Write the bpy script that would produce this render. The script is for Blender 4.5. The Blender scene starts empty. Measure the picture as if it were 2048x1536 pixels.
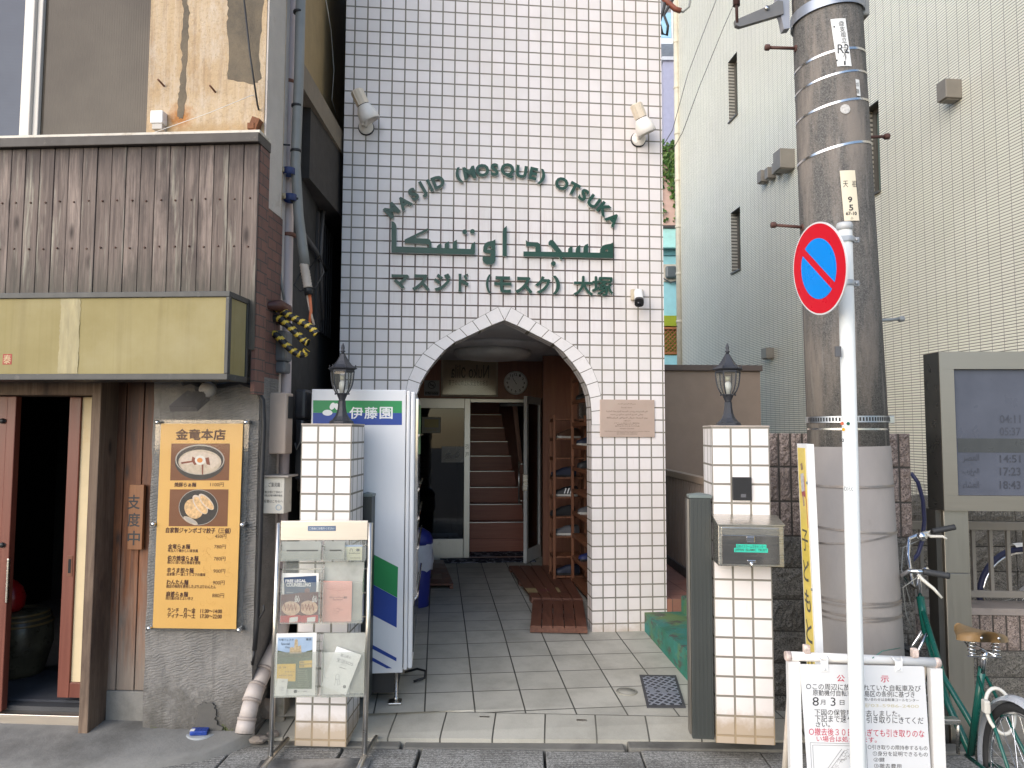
import bpy, bmesh, math, random
from mathutils import Vector, Matrix
from mathutils.geometry import tessellate_polygon

SC = bpy.context.scene
R = math.radians
rnd = random.Random(11)

# ------------------------------------------------------------------ camera
FPX, CX, CY = 1450.0, 1024.0, 768.0          # focal length and centre of the 2048 x 1536 photograph, in its pixels
PITCH, ROLL = math.atan(95 / FPX), 0.0036
CAM = Vector((0, 0, 1.71))
_F = Vector((0, math.cos(PITCH), math.sin(PITCH)))
_r0, _u0 = Vector((1, 0, 0)), Vector((0, -math.sin(PITCH), math.cos(PITCH)))
_R = _r0 * math.cos(ROLL) + _u0 * math.sin(ROLL)
_U = _u0 * math.cos(ROLL) - _r0 * math.sin(ROLL)
cd = bpy.data.cameras.new('camera')
cam = bpy.data.objects.new('camera', cd)
SC.collection.objects.link(cam)
cam.matrix_world = Matrix(((_R.x, _U.x, -_F.x, CAM.x), (_R.y, _U.y, -_F.y, CAM.y), (_R.z, _U.z, -_F.z, CAM.z), (0, 0, 0, 1)))
cd.sensor_width = 36.0
cd.lens = 36.0 * FPX / 2048
cd.clip_start, cd.clip_end = 0.05, 500
SC.camera = cam

# ------------------------------------------------------------------ sky, sun, exposure
SUN_EL, SUN_AZ = R(27), R(-141)              # azimuth from +Y (north), clockwise: behind the camera, to its left
wd = bpy.data.worlds.new('World')
SC.world = wd
wd.use_nodes = True
_bg = wd.node_tree.nodes['Background']
_sky = wd.node_tree.nodes.new('ShaderNodeTexSky')
_sky.sky_type = 'NISHITA'
_sky.sun_disc = False
_sky.sun_elevation, _sky.sun_rotation = SUN_EL, SUN_AZ
_sky.air_density, _sky.dust_density, _sky.ozone_density = 1.0, 1.2, 1.6
wd.node_tree.links.new(_sky.outputs[0], _bg.inputs[0])
_bg.inputs[1].default_value = 0.15
sd = bpy.data.lights.new('sun', 'SUN')
sd.energy, sd.angle, sd.color = 1.5, R(70), (1.0, 0.955, 0.93)
sun = bpy.data.objects.new('sun', sd)
SC.collection.objects.link(sun)
_sv = Vector((math.sin(SUN_AZ) * math.cos(SUN_EL), math.cos(SUN_AZ) * math.cos(SUN_EL), math.sin(SUN_EL)))
sun.rotation_euler = _sv.to_track_quat('Z', 'Y').to_euler()
sun.location = _sv * 30
SC.view_settings.view_transform = 'Standard'
SC.view_settings.look = 'None'
SC.view_settings.exposure = 0.85
SC.view_settings.gamma = 1.0
SC.view_settings.use_curve_mapping = False
SC.render.filter_size = 1.05
SC.cycles.max_bounces = 10
SC.cycles.diffuse_bounces = 6
SC.cycles.transparent_max_bounces = 16

# ------------------------------------------------------------------ measuring: frames on the real walls
def ray(px, py):
    return _F + _R * ((px - CX) / FPX) + _U * ((CY - py) / FPX)

class Frame:
    """A wall's own axes: u along it, v away from the street, z up."""
    def __init__(s, o, yaw):
        s.o, s.yaw = Vector(o), R(yaw)
        s.u = Vector((math.cos(s.yaw), math.sin(s.yaw), 0))
        s.n = Vector((-math.sin(s.yaw), math.cos(s.yaw), 0))
        s.rot = Matrix.Rotation(s.yaw, 4, 'Z')
    def w(s, u, v, z):
        return s.o + s.u * u + s.n * v + Vector((0, 0, z))
    def loc(s, p):
        d = p - s.o
        return d.dot(s.u), d.dot(s.n), d.z
    def at(s, px, py, v=0.0):                 # (u, z) where the sight line meets the upright plane at v
        d = ray(px, py)
        t = ((s.o - CAM).dot(s.n) + v) / d.dot(s.n)
        q = s.loc(CAM + d * t)
        return q[0], q[2]
    def side(s, px, py, u):                   # (v, z) on the upright plane u = const
        d = ray(px, py)
        t = ((s.o - CAM).dot(s.u) + u) / d.dot(s.u)
        q = s.loc(CAM + d * t)
        return q[1], q[2]
    def gnd(s, px, py, z):                    # (u, v) on a level plane
        d = ray(px, py)
        t = (s.o.z + z - CAM.z) / d.z
        q = s.loc(CAM + d * t)
        return q[0], q[1]

def fr_at(px, d, yaw, z=0.0):                 # frame whose origin stands at depth d under picture column px
    return Frame(((px - CX) / FPX * d, d, z), yaw)

FM = fr_at(1010, 5.80, 5.8)                  # mosque facade
FL = fr_at(500, 4.13, -3.7)                   # old shop on the left and the street line
FS = fr_at(1024, 4.02, -3.7)                  # pillar line
F0 = Frame((0, 0, 0), 0)

# ------------------------------------------------------------------ objects
WM = {}
def _link(o, m):
    SC.collection.objects.link(o)
    WM[o.name] = m
    return o

def tag(o, label=None, cat=None, group=None, kind=None):
    for k, v in (('label', label), ('category', cat), ('group', group), ('kind', kind)):
        if v:
            o[k] = v
    return o

def thing(name, label, cat, fr, base, group=None):
    o = bpy.data.objects.new(name, None)
    o.empty_display_size = 0.1
    m = Matrix.Translation(fr.w(*base)) @ fr.rot
    o.matrix_world = m
    return tag(_link(o, m), label, cat, group)

def dup(o, m, label=None):
    """Copy of a thing with copies of its parts and sub-parts, at world matrix m."""
    c = o.copy()
    c.matrix_world = m
    _link(c, m)
    if label:
        c['label'] = label
    for ch in list(o.children):
        k = ch.copy(); _link(k, m); k.parent = c
        for g in list(ch.children):
            q = g.copy(); _link(q, m); q.parent = k
    return c

def xyaw(fr, base, extra=0.0):
    return Matrix.Translation(fr.w(*base)) @ fr.rot @ Matrix.Rotation(extra, 4, 'Z')

_tc = {}
def glyphs(body, bold):
    k = (body, bold)
    if k not in _tc:
        c = bpy.data.curves.new('lettering', 'FONT')
        c.body = body
        c.size = 1
        c.offset = bold
        c.resolution_u = 3
        o = bpy.data.objects.new('lettering', c)
        SC.collection.objects.link(o)
        bpy.context.view_layer.update()
        m = bpy.data.meshes.new_from_object(o.evaluated_get(bpy.context.evaluated_depsgraph_get()))
        vs = [(v.co.x, v.co.y) for v in m.vertices]
        fs = [tuple(p.vertices) for p in m.polygons]
        bpy.data.objects.remove(o); bpy.data.curves.remove(c); bpy.data.meshes.remove(m)
        xs, ys = [v[0] for v in vs] or [0], [v[1] for v in vs] or [0]
        _tc[k] = (vs, fs, (min(xs), min(ys), max(xs), max(ys)))
    return _tc[k]

class MB:
    """Collects shapes given in a frame's (u, v, z) and links them as one mesh."""
    def __init__(s, fr=F0):
        s.fr, s.v, s.f, s.sm = fr, [], [], []
    def raw(s, vs, fs, smooth=False):
        n = len(s.v)
        s.v += [s.fr.w(*p) for p in vs]
        s.f += [tuple(i + n for i in f) for f in fs]
        s.sm += [smooth] * len(fs)
        return s
    def bm(s, b, smooth=False):
        b.verts.index_update()
        s.raw([tuple(v.co) for v in b.verts], [tuple(v.index for v in f.verts) for f in b.faces], smooth)
        b.free()
        return s
    def box(s, u0, u1, v0, v1, z0, z1, bev=0.0, seg=2, rz=0.0, rx=0.0, ry=0.0):
        b = bmesh.new()
        bmesh.ops.create_cube(b, size=1)
        for q in b.verts:
            q.co = Vector((q.co.x * abs(u1 - u0), q.co.y * abs(v1 - v0), q.co.z * abs(z1 - z0)))
        if bev:
            bmesh.ops.bevel(b, geom=list(b.edges), offset=bev, segments=seg, affect='EDGES', profile=0.5)
        m = Matrix.Translation(((u0 + u1) / 2, (v0 + v1) / 2, (z0 + z1) / 2)) @ Matrix.Rotation(rz, 4, 'Z') @ Matrix.Rotation(rx, 4, 'X') @ Matrix.Rotation(ry, 4, 'Y')
        bmesh.ops.transform(b, matrix=m, verts=b.verts)
        return s.bm(b)
    def prism(s, pts, v0, v1):                # outline in (u, z), pushed from v0 to v1
        n = len(pts)
        area = sum(pts[i][0] * pts[(i + 1) % n][1] - pts[(i + 1) % n][0] * pts[i][1] for i in range(n))
        P = list(pts) if area > 0 else list(pts)[::-1]
        if v0 > v1:
            v0, v1 = v1, v0
        if n > 4:
            tr = tessellate_polygon([[Vector((p[0], p[1], 0)) for p in P]])
        else:
            tr = [tuple(range(n))]
        fs = []
        for t in tr:
            a = sum(P[t[i]][0] * P[t[(i + 1) % len(t)]][1] - P[t[(i + 1) % len(t)]][0] * P[t[i]][1] for i in range(len(t)))
            t = tuple(t) if a > 0 else tuple(t)[::-1]
            fs += [t, tuple(i + n for i in t[::-1])]
        fs += [(i, i + n, (i + 1) % n + n, (i + 1) % n) for i in range(n)]
        return s.raw([(p[0], v0, p[1]) for p in P] + [(p[0], v1, p[1]) for p in P], fs)
    def pprism(s, pts, v0, v1):               # the same, outline given where the photograph shows it on plane v0
        return s.prism([s.fr.at(p[0], p[1], v0) for p in pts], v0, v1)
    def slab(s, pts, z0, z1):                 # outline in (u, v), from z0 to z1 (z1 may be a list)
        n = len(pts)
        zt = z1 if isinstance(z1, (list, tuple)) else [z1] * n
        b = bmesh.new()
        A = [b.verts.new((p[0], p[1], z0)) for p in pts]
        B = [b.verts.new((p[0], p[1], zt[i])) for i, p in enumerate(pts)]
        b.faces.new(A[::-1]); t = b.faces.new(B)
        for i in range(n):
            b.faces.new((A[i], A[(i + 1) % n], B[(i + 1) % n], B[i]))
        bmesh.ops.recalc_face_normals(b, faces=b.faces)
        return s.bm(b)
    def quad(s, a, b, c, d):
        return s.raw([a, b, c, d], [(0, 1, 2, 3)])
    def tube(s, pts, r, n=10, caps=True, closed=False):
        P = [Vector(p) for p in pts]
        k = len(P)
        rr = r if isinstance(r, (list, tuple)) else [r] * k
        vs, fs = [], []
        up = None
        for i, p in enumerate(P):
            if closed:
                t = P[(i + 1) % k] - P[i - 1]
            else:
                t = P[min(i + 1, k - 1)] - P[max(i - 1, 0)]
            t.normalize()
            if up is None:
                up = Vector((0, 0, 1)) if abs(t.z) < 0.9 else Vector((1, 0, 0))
            e1 = up - t * up.dot(t)
            if e1.length < 1e-6:
                e1 = t.orthogonal()
            e1.normalize(); up = e1
            e2 = t.cross(e1)
            for j in range(n):
                a = 2 * math.pi * j / n
                vs.append(tuple(p + (e1 * math.cos(a) + e2 * math.sin(a)) * rr[i]))
        for i in range(k if closed else k - 1):
            for j in range(n):
                a, b = i * n + j, i * n + (j + 1) % n
                c, d = ((i + 1) % k) * n + (j + 1) % n, ((i + 1) % k) * n + j
                fs.append((a, b, c, d))
        s.raw(vs, fs, True)
        if caps and not closed:
            o = len(s.v) - len(vs)
            s.f += [tuple(o + j for j in range(n))[::-1], tuple(o + (k - 1) * n + j for j in range(n))]
            s.sm += [False, False]
        return s
    def lathe(s, c, prof, n=24, axis='z', caps=True, sharp=False, sx=1.0, ph=0.0):
        vs, fs = [], []
        for (r, h) in prof:
            for j in range(n):
                a = 2 * math.pi * j / n + ph
                x, y = r * math.cos(a) * sx, r * math.sin(a)
                q = {'z': (x, y, h), 'v': (x, h, y), 'u': (h, x, y)}[axis]
                vs.append((c[0] + q[0], c[1] + q[1], c[2] + q[2]))
        k = len(prof)
        for i in range(k - 1):
            for j in range(n):
                fs.append((i * n + j, i * n + (j + 1) % n, (i + 1) * n + (j + 1) % n, (i + 1) * n + j))
        s.raw(vs, fs, not sharp)
        if caps:
            o = len(s.v) - len(vs)
            s.f += [tuple(o + j for j in range(n))[::-1], tuple(o + (k - 1) * n + j for j in range(n))]
            s.sm += [False, False]
        return s
    def ball(s, c, r, n=12, m=8):
        rx, ry, rz = r if isinstance(r, (list, tuple)) else (r, r, r)
        b = bmesh.new()
        bmesh.ops.create_uvsphere(b, u_segments=n, v_segments=m, radius=1)
        for q in b.verts:
            q.co = Vector((q.co.x * rx + c[0], q.co.y * ry + c[1], q.co.z * rz + c[2]))
        return s.bm(b, True)
    def disc(s, u, z, r, v0, v1, n=24, rz=None):
        rz = rz or r
        return s.prism([(u + r * math.cos(2 * math.pi * j / n), z + rz * math.sin(2 * math.pi * j / n)) for j in range(n)], v0, v1)
    def text(s, body, u0, u1, z0, z1, v, bold=0.0, depth=0.0, rot=0.0, mirror=False, flat=None, lean=0.0):
        if bold and any(ord(q) > 0x3400 for q in body):       # dense characters: thicken by overlaying shifted copies
            h = bold * (z1 - z0) * .5
            for i, (a, b) in enumerate(((-h, 0), (h, 0), (0, h), (0, -h))):
                e = .0004 if depth else .00004
                s.text(body, u0 + a, u1 + a, z0 + b, z1 + b, v + i * e, 0, depth - i * e if depth else 0, rot, mirror, flat + i * e if flat else None, lean)
            return s
        vs, fs, (x0, y0, x1, y1) = glyphs(body, bold)
        if not fs:
            return s
        cu, cz = (u0 + u1) / 2, (z0 + z1) / 2
        sx, sy = (u1 - u0) / max(x1 - x0, 1e-6), (z1 - z0) / max(y1 - y0, 1e-6)
        if mirror:
            sx = -sx
        ca, sa = math.cos(rot), math.sin(rot)
        def q(p):
            a, b = (p[0] - (x0 + x1) / 2) * sx, (p[1] - (y0 + y1) / 2) * sy
            a += b * lean
            return cu + a * ca - b * sa, cz + a * sa + b * ca
        Q = [q(p) for p in vs]
        if flat:                               # lie on the level plane z = flat: (u, v)
            return s.raw([(a, b, flat) for a, b in Q], fs)
        if not depth:
            return s.raw([(a, v, b) for a, b in Q], fs)
        n = len(Q)
        ed = {}
        for f in fs:
            for i in range(len(f)):
                e = (f[i], f[(i + 1) % len(f)])
                ed[e] = 1
        bd = [e for e in ed if (e[1], e[0]) not in ed]
        return s.raw([(a, v, b) for a, b in Q] + [(a, v + depth, b) for a, b in Q],
                     list(fs) + [(a + n, b + n, b, a) for a, b in bd])
    def ptext(s, body, x0, y0, x1, y1, v, bold=0.0, depth=0.0, **k):    # box given where the photograph shows it on plane v
        a, b = s.fr.at(x0, y1, v), s.fr.at(x1, y0, v)
        return s.text(body, a[0], b[0], a[1], b[1], v, bold, depth, **k)
    def pbox(s, x0, y0, x1, y1, v0, v1, bev=0.0):                       # upright box whose face on plane v0 the photograph shows
        a, b = s.fr.at(x0, y1, v0), s.fr.at(x1, y0, v0)
        return s.box(a[0], b[0], v0, v1, a[1], b[1], bev)
    def build(s, name, mat, parent=None, smooth=None, label=None):
        me = bpy.data.meshes.new(name)
        if parent is None:
            xs = [p.dot(s.fr.u) for p in s.v]; ys = [p.dot(s.fr.n) for p in s.v]; zs = [p.z for p in s.v]
            c = s.fr.u * ((min(xs) + max(xs)) / 2) + s.fr.n * ((min(ys) + max(ys)) / 2) + Vector((0, 0, min(zs)))
            m = Matrix.Translation(c) @ s.fr.rot
        else:
            m = WM[parent.name]
        im = m.inverted()
        me.from_pydata([tuple(im @ p) for p in s.v], [], s.f)
        me.polygons.foreach_set('use_smooth', [bool(x) if smooth is None else smooth for x in s.sm])
        me.materials.append(mat)
        me.update()
        o = bpy.data.objects.new(name, me)
        _link(o, m)
        if parent is None:
            o.matrix_world = m
        else:
            o.parent = parent
        if label:
            o['label'] = label
        return o

# ------------------------------------------------------------------ materials
class NT:
    def __init__(s, name):
        s.m = bpy.data.materials.new(name)
        s.m.use_nodes = True
        s.t = s.m.node_tree
        s.b = s.t.nodes['Principled BSDF']
        s.out = s.t.nodes['Material Output']
    def n(s, kind, ins=None, **props):
        x = s.t.nodes.new('ShaderNode' + kind)
        for k, v in props.items():
            setattr(x, k, v)
        for k, v in (ins or {}).items():
            s.set(x.inputs[k], v)
        return x
    def set(s, sock, v):
        if hasattr(v, 'is_output'):
            s.t.links.new(v, sock)
        else:
            if isinstance(v, tuple) and len(v) == 3 and sock.type == 'RGBA':
                v = v + (1.0,)
            sock.default_value = v
    def bs(s, **k):
        for a, v in k.items():
            s.set(s.b.inputs[{'col': 'Base Color', 'rough': 'Roughness', 'metal': 'Metallic', 'normal': 'Normal', 'alpha': 'Alpha', 'spec': 'Specular IOR Level', 'coat': 'Coat Weight', 'trans': 'Transmission Weight', 'sss': 'Subsurface Weight'}[a]], v)
        return s.m
    def obj(s):
        return s.n('TexCoord').outputs['Object']
    def mp(s, vec, scale=(1, 1, 1), loc=(0, 0, 0), rot=(0, 0, 0)):
        return s.n('Mapping', {'Vector': vec, 'Scale': scale, 'Location': loc, 'Rotation': rot}).outputs[0]
    def noise(s, vec, scale, detail=4.0, rough=0.55, dist=0.0):
        return s.n('TexNoise', {'Vector': vec, 'Scale': scale, 'Detail': detail, 'Roughness': rough, 'Distortion': dist}).outputs[0]
    def ramp(s, fac, stops):
        x = s.n('ValToRGB', {'Fac': fac})
        e = x.color_ramp.elements
        while len(e) < len(stops):
            e.new(0.5)
        for i, (p, c) in enumerate(stops):
            e[i].position = p
            e[i].color = (c, c, c, 1) if isinstance(c, (int, float)) else tuple(c) + (1,)
        return x.outputs[0]
    def mix(s, fac, a, b, mode='MIX'):
        x = s.n('Mix', data_type='RGBA', blend_type=mode)
        s.set(x.inputs[0], fac); s.set(x.inputs[6], a); s.set(x.inputs[7], b)
        return x.outputs[2]
    def math(s, op, a, b=0.0, c=0.0):
        x = s.n('Math', operation=op)
        s.set(x.inputs[0], a); s.set(x.inputs[1], b); s.set(x.inputs[2], c)
        return x.outputs[0]
    def sep(s, vec):
        return s.n('SeparateXYZ', {0: vec}).outputs
    def comb(s, x, y, z=0.0):
        return s.n('CombineXYZ', {0: x, 1: y, 2: z}).outputs[0]
    def bump(s, h, strength=0.5, dist=0.01, normal=None):
        d = {'Height': h, 'Strength': strength, 'Distance': dist}
        if normal is not None:
            d['Normal'] = normal
        return s.n('Bump', d).outputs[0]
    def island(s):
        return s.n('NewGeometry').outputs['Random Per Island']

def sc3(c, k):
    return tuple(min(1.0, x * k) for x in c)

def plain(name, col, rough=0.5, metal=0.0, var=0.12, vs=6.0, bump=0.0, bs=60.0, grime=None, gamt=0.45, gs=5.0, rvar=0.12, spec=0.5, stretch=(1, 1, 1)):
    """Painted, cast or plain surface: uneven tone, uneven gloss, fine grain, patches of grime."""
    n = NT(name)
    v = n.mp(n.obj(), stretch)
    f = n.noise(v, vs, 5, 0.6)
    c = n.mix(n.ramp(f, [(0.3, 0), (0.7, 1)]), sc3(col, 1 - var), sc3(col, 1 + var))
    if grime:
        g = n.ramp(n.noise(v, gs, 8, 0.68), [(gamt + 0.05, 0), (gamt + 0.28, 1)])
        c = n.mix(g, c, grime)
    rf = n.math('MULTIPLY_ADD', n.noise(v, vs * 2.3, 4), rvar * 2, rough - rvar)
    n.bs(col=c, rough=rf, metal=metal, spec=spec)
    if bump:
        n.bs(normal=n.bump(n.noise(v, bs, 5, 0.65), bump, 0.01))
    return n.m

def tiles(name, pitch, off=(0, 0), ax='xz', c1=(.80, .745, .735), c2=(.74, .70, .69), mortar=(.20, .185, .155), ms=0.0125, rough=.32, dirt=(.42, .36, .28), damt=.62, base=None, grain=.03, zone=None):
    n = NT(name)
    o = n.obj()
    x = n.sep(o)
    vec = n.comb(n.math('ADD', x['XYZ'.index(ax[0].upper())], off[0] + 50 * pitch), n.math('ADD', x['XYZ'.index(ax[1].upper())], off[1] + 50 * pitch))
    br = n.n('TexBrick', {'Vector': vec, 'Color1': c1, 'Color2': c2, 'Mortar': mortar, 'Scale': 1.0, 'Mortar Size': ms / 2, 'Mortar Smooth': 0.25, 'Bias': 0.0, 'Brick Width': pitch, 'Row Height': pitch}, offset=0.0, squash=1.0)
    col, fac = br.outputs[0], br.outputs[1]
    soft = n.noise(o, 3.0, 6, 0.6)
    col = n.mix(n.ramp(soft, [(.35, 0), (.75, .22)]), col, dirt)
    # streaks of dirt running down from the joints
    st = n.noise(n.mp(o, (26, 26, 1.6)), 1.0, 6, 0.7)
    col = n.mix(n.ramp(st, [(damt, 0), (damt + .22, .5)]), col, dirt)
    if zone:                                   # soot and rust washed out of the joints under the sign lettering
        zx = n.math('MULTIPLY', n.ramp(n.math('ABSOLUTE', x['XYZ'.index(ax[0].upper())]), [(zone[0] - .05, 1), (zone[0] + .15, 0)]), n.ramp(n.math('DIVIDE', n.math('ADD', x[2], n.math('MULTIPLY', n.noise(n.mp(o, (9, 9, 2)), 1, 5, .7), .5)), 5.0), [(zone[1] / 5, 0), (zone[1] / 5 + .07, 1), (zone[2] / 5, 1), (zone[2] / 5 + .05, 0)]))
        col = n.mix(n.math('MULTIPLY', n.math('MULTIPLY', zx, fac), .75), col, (.075, .05, .045))
        col = n.mix(n.math('MULTIPLY', zx, n.ramp(n.noise(n.mp(o, (34, 34, 2.2)), 1, 6, .72), [(.5, 0), (.75, .4)])), col, (.42, .31, .28))
    spots = n.noise(o, 90, 3, 0.7)
    col = n.mix(n.ramp(spots, [(.70, 0), (.78, .35)]), col, dirt)
    if base:                                   # splash dirt near the ground (height in the thing's own space)
        z = n.math('ADD', x[2], n.math('MULTIPLY', n.noise(o, 14, 6, .7), base * 1.1))
        col = n.mix(n.ramp(n.math('DIVIDE', z, base * 2), [(.38, .75), (.75, 0)]), col, (.36, .26, .15))
    h = n.math('SUBTRACT', n.math('MULTIPLY', n.noise(o, 220, 3), grain), fac)
    n.bs(col=col, rough=n.math('MULTIPLY_ADD', fac, .5, rough), normal=n.bump(h, .55, .004))
    return n.m

def wood(name, c1, c2, ax='z', scale=1.0, rough=.65, dark=None, damt=.5, knots=False, island=.35, bump=.35, dirt2=None, dscale=1.5, zones=()):
    """Grain along one axis; every board differs a little."""
    n = NT(name)
    o = n.obj()
    isl = n.island()
    st = {'z': (1, 1, .045), 'u': (.045, 1, 1), 'v': (1, .045, 1)}[ax]
    off = n.n('VectorMath', {0: o, 1: n.comb(n.math('MULTIPLY', isl, 7.0), n.math('MULTIPLY', isl, 3.0), n.math('MULTIPLY', isl, 11.0))}, operation='ADD').outputs[0]
    g = n.noise(n.mp(off, st), 55 * scale, 7, .66, .8)
    big = n.noise(n.mp(off, tuple(min(1, q * 4) for q in st)), 9 * scale, 4, .6)
    c = n.mix(n.ramp(g, [(.3, 0), (.68, 1)]), c1, c2)
    c = n.mix(n.math('MULTIPLY', isl, island), c, sc3(c1, .62))
    c = n.mix(n.ramp(big, [(.42, 0), (.75, .45)]), c, sc3(c1, .75))
    if knots:
        vo = n.n('TexVoronoi', {'Vector': n.mp(off, (9, 9, 3.1)), 'Scale': 1.0}).outputs['Distance']
        c = n.mix(n.ramp(vo, [(.06, .9), (.2, 0)]), c, (.035, .024, .02))
    if dark:
        d = n.noise(n.mp(o, (2.2, 2.2, .7)), dscale, 7, .7)
        c = n.mix(n.ramp(d, [(damt, 0), (damt + .2, .9)]), c, dark)
    if dirt2:
        d = n.noise(n.mp(off, (14, 14, .8)), 1.3, 6, .7)
        c = n.mix(n.ramp(d, [(.55, 0), (.70, .75)]), c, dirt2)
    for za, zb, col_, k in zones:              # weathering from za (full) to zb (none), ragged along the grain
        zz = n.math('ADD', n.sep(o)[2], n.math('MULTIPLY_ADD', n.noise(n.mp(off, (11, 11, 1.2)), 1.6, 6, .7), (zb - za) * 2.6, -(zb - za) * 1.3))
        c = n.mix(n.n('MapRange', {'Value': zz, 1: zb, 2: za, 3: 0.0, 4: k}).outputs[0], c, n.mix(g, sc3(col_, .7), sc3(col_, 1.3)))
    n.bs(col=c, rough=n.math('MULTIPLY_ADD', g, .25, rough - .12), normal=n.bump(g, bump, .004))
    return n.m

def glass(name, tint=(.8, .84, .85), rough=.03, refl=1.0, body=0.0, bodycol=(.6, .63, .62), ior=1.5):
    """Thin sheet: clear straight through, mirror by Fresnel, some body of its own where dirty or milky."""
    n = NT(name)
    tr = n.n('BsdfTransparent', {'Color': tint})
    gl = n.n('BsdfGlossy', {'Roughness': rough, 'Color': (refl, refl, refl)})
    bk_ = n.n('NewGeometry').outputs['Backfacing']
    fr = n.n('Fresnel', {'IOR': n.math('MULTIPLY_ADD', bk_, 1 / ior - ior, ior)})   # the same reflection on both faces of the sheet
    a = n.n('MixShader', {0: fr.outputs[0], 1: tr.outputs[0], 2: gl.outputs[0]}).outputs[0]
    if body:
        df = n.n('BsdfDiffuse', {'Color': bodycol})
        a = n.n('MixShader', {0: n.math('MULTIPLY', n.ramp(n.noise(n.obj(), 9, 5, .6), [(.2, .5), (.8, 1)]), body), 1: a, 2: df.outputs[0]}).outputs[0]
    n.t.links.new(a, n.out.inputs[0])
    return n.m

def metal(name, col, rough=.3, ax=None, var=.1, grime=None, gamt=.55):
    n = NT(name)
    o = n.obj()
    st = {'u': (.03, 1, 1), 'z': (1, 1, .03), None: (1, 1, 1)}[ax]
    g = n.noise(n.mp(o, st), 160 if ax else 9, 4, .6)
    c = n.mix(g, sc3(col, 1 - var), sc3(col, 1 + var))
    if grime:
        c = n.mix(n.ramp(n.noise(o, 7, 8, .7), [(gamt, 0), (gamt + .2, .8)]), c, grime)
    n.bs(col=c, metal=1.0, rough=n.math('MULTIPLY_ADD', g, .22, rough - .1))
    if ax:
        n.bs(normal=n.bump(g, .08, .002))
    return n.m

# ------------------------------------------------------------------ shared materials
P_T = (FM.at(1294.9, 20)[0] - FM.at(710.6, 20)[0]) / 24      # tile pitch of the facade
_tu, _tz = FM.at(710.6, 20)[0], FM.at(710.6, 12.8)[1]
M_FACADE = tiles('facade_tile', P_T, (-_tu, -_tz), 'xz', base=.22, zone=(1.0, 2.62, 3.6))
M_REVEAL = tiles('reveal_tile', P_T, (0, -_tz), 'yz')
M_VOUSS = plain('arch_tile', (.77, .725, .71), .3, var=.04, grime=(.42, .38, .33), gamt=.62, gs=6)
M_MORTAR = plain('tile_mortar', (.17, .155, .125), .9, bump=.3)
M_GREEN = plain('letter_green', (.008, .052, .031), .38, var=.12)
M_LSIDE = plain('letter_side', (.60, .62, .58), .45, var=.08, grime=(.3, .3, .26), gamt=.6)
M_CEIL = plain('hall_ceiling', (.62, .62, .63), .7, var=.05)
M_PANELWOOD = wood('panel_wood', (.26, .105, .065), (.38, .17, .105), 'z', .5, .4, bump=.1)
M_STAIRWOOD = wood('stair_wood', (.40, .13, .085), (.54, .21, .14), 'u', .6, .38, bump=.1)
M_RACKWOOD = wood('rack_wood', (.20, .075, .035), (.33, .14, .07), 'z', .6, .5, bump=.2)
M_DECKWOOD = wood('deck_wood', (.13, .048, .03), (.24, .10, .06), 'v', .6, .5, bump=.35, dark=(.05, .025, .018), damt=.55)
M_ALU = metal('aluminium', (.62, .60, .56), .38, 'z', grime=(.3, .27, .23), gamt=.62)
M_WHITEALU = plain('white_aluminium', (.66, .65, .62), .4, var=.06, grime=(.3, .28, .25), gamt=.6)
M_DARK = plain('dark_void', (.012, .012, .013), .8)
M_DGREY = plain('dark_grey_wall', (.36, .31, .27), .7)
M_GLASS = glass('clear_glass')
M_DOORGLASS = glass('door_glass', (.16, .18, .22), .02, 1.0)
M_BLACK = plain('black_plastic', (.018, .018, .02), .42)
M_WHITE = plain('white_paint', (.76, .76, .75), .42, var=.05, grime=(.45, .42, .37), gamt=.62)
M_INK = plain('dark_ink', (.03, .03, .032), .6)
M_PAPER = plain('paper', (.74, .72, .68), .75, var=.05)
M_STEEL = metal('stainless', (.60, .58, .54), .27, 'u')
M_STEELZ = metal('stainless_tube', (.66, .63, .58), .3, None, .04)
M_CHROME = metal('chrome', (.75, .75, .76), .12)

# ------------------------------------------------------------------ ground
def asphalt():
    n = NT('street_asphalt')
    o = n.obj()
    vo = n.n('TexVoronoi', {'Vector': o, 'Scale': 95.0}).outputs['Color']
    g = n.noise(o, 3, 6, .6)
    c = n.mix(n.ramp(n.sep(vo)[0], [(.1, 0), (.9, 1)]), (.05, .05, .048), (.16, .155, .145))
    c = n.mix(n.ramp(g, [(.4, 0), (.7, .6)]), c, (.05, .047, .042))
    return n.bs(col=c, rough=.85, normal=n.bump(n.sep(vo)[1], .7, .006))
M_ASPHALT = asphalt()

def gutter_mat():
    n = NT('gutter_concrete')
    o = n.obj()
    x = n.sep(o)
    f = n.math('FRACT', n.math('MULTIPLY', x[1], 1 / .021))
    rid = n.math('PINGPONG', n.math('MULTIPLY', x[1], 1 / .0105), 1.0)
    vo = n.n('TexVoronoi', {'Vector': o, 'Scale': 150.0}).outputs['Color']
    c = n.mix(n.ramp(n.sep(vo)[0], [(.1, 0), (.9, 1)]), (.16, .155, .14), (.42, .405, .37))
    w = n.noise(o, 5, 6, .65)
    wear = n.ramp(w, [(.42, 0), (.6, 1)])
    c = n.mix(n.math('MULTIPLY', n.math('SUBTRACT', 1.0, n.ramp(rid, [(.15, 0), (.6, 1)])), n.math('MULTIPLY_ADD', wear, .5, .25)), c, (.09, .085, .075))
    c = n.mix(n.ramp(n.noise(o, 2.2, 7, .7), [(.48, 0), (.72, .75)]), c, (.08, .075, .065))
    h = n.math('MULTIPLY_ADD', rid, n.math('MULTIPLY_ADD', wear, .5, .3), n.math('MULTIPLY', n.sep(vo)[1], .6))
    return n.bs(col=c, rough=.88, normal=n.bump(h, .6, .006))
M_GUTTER = gutter_mat()

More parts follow.
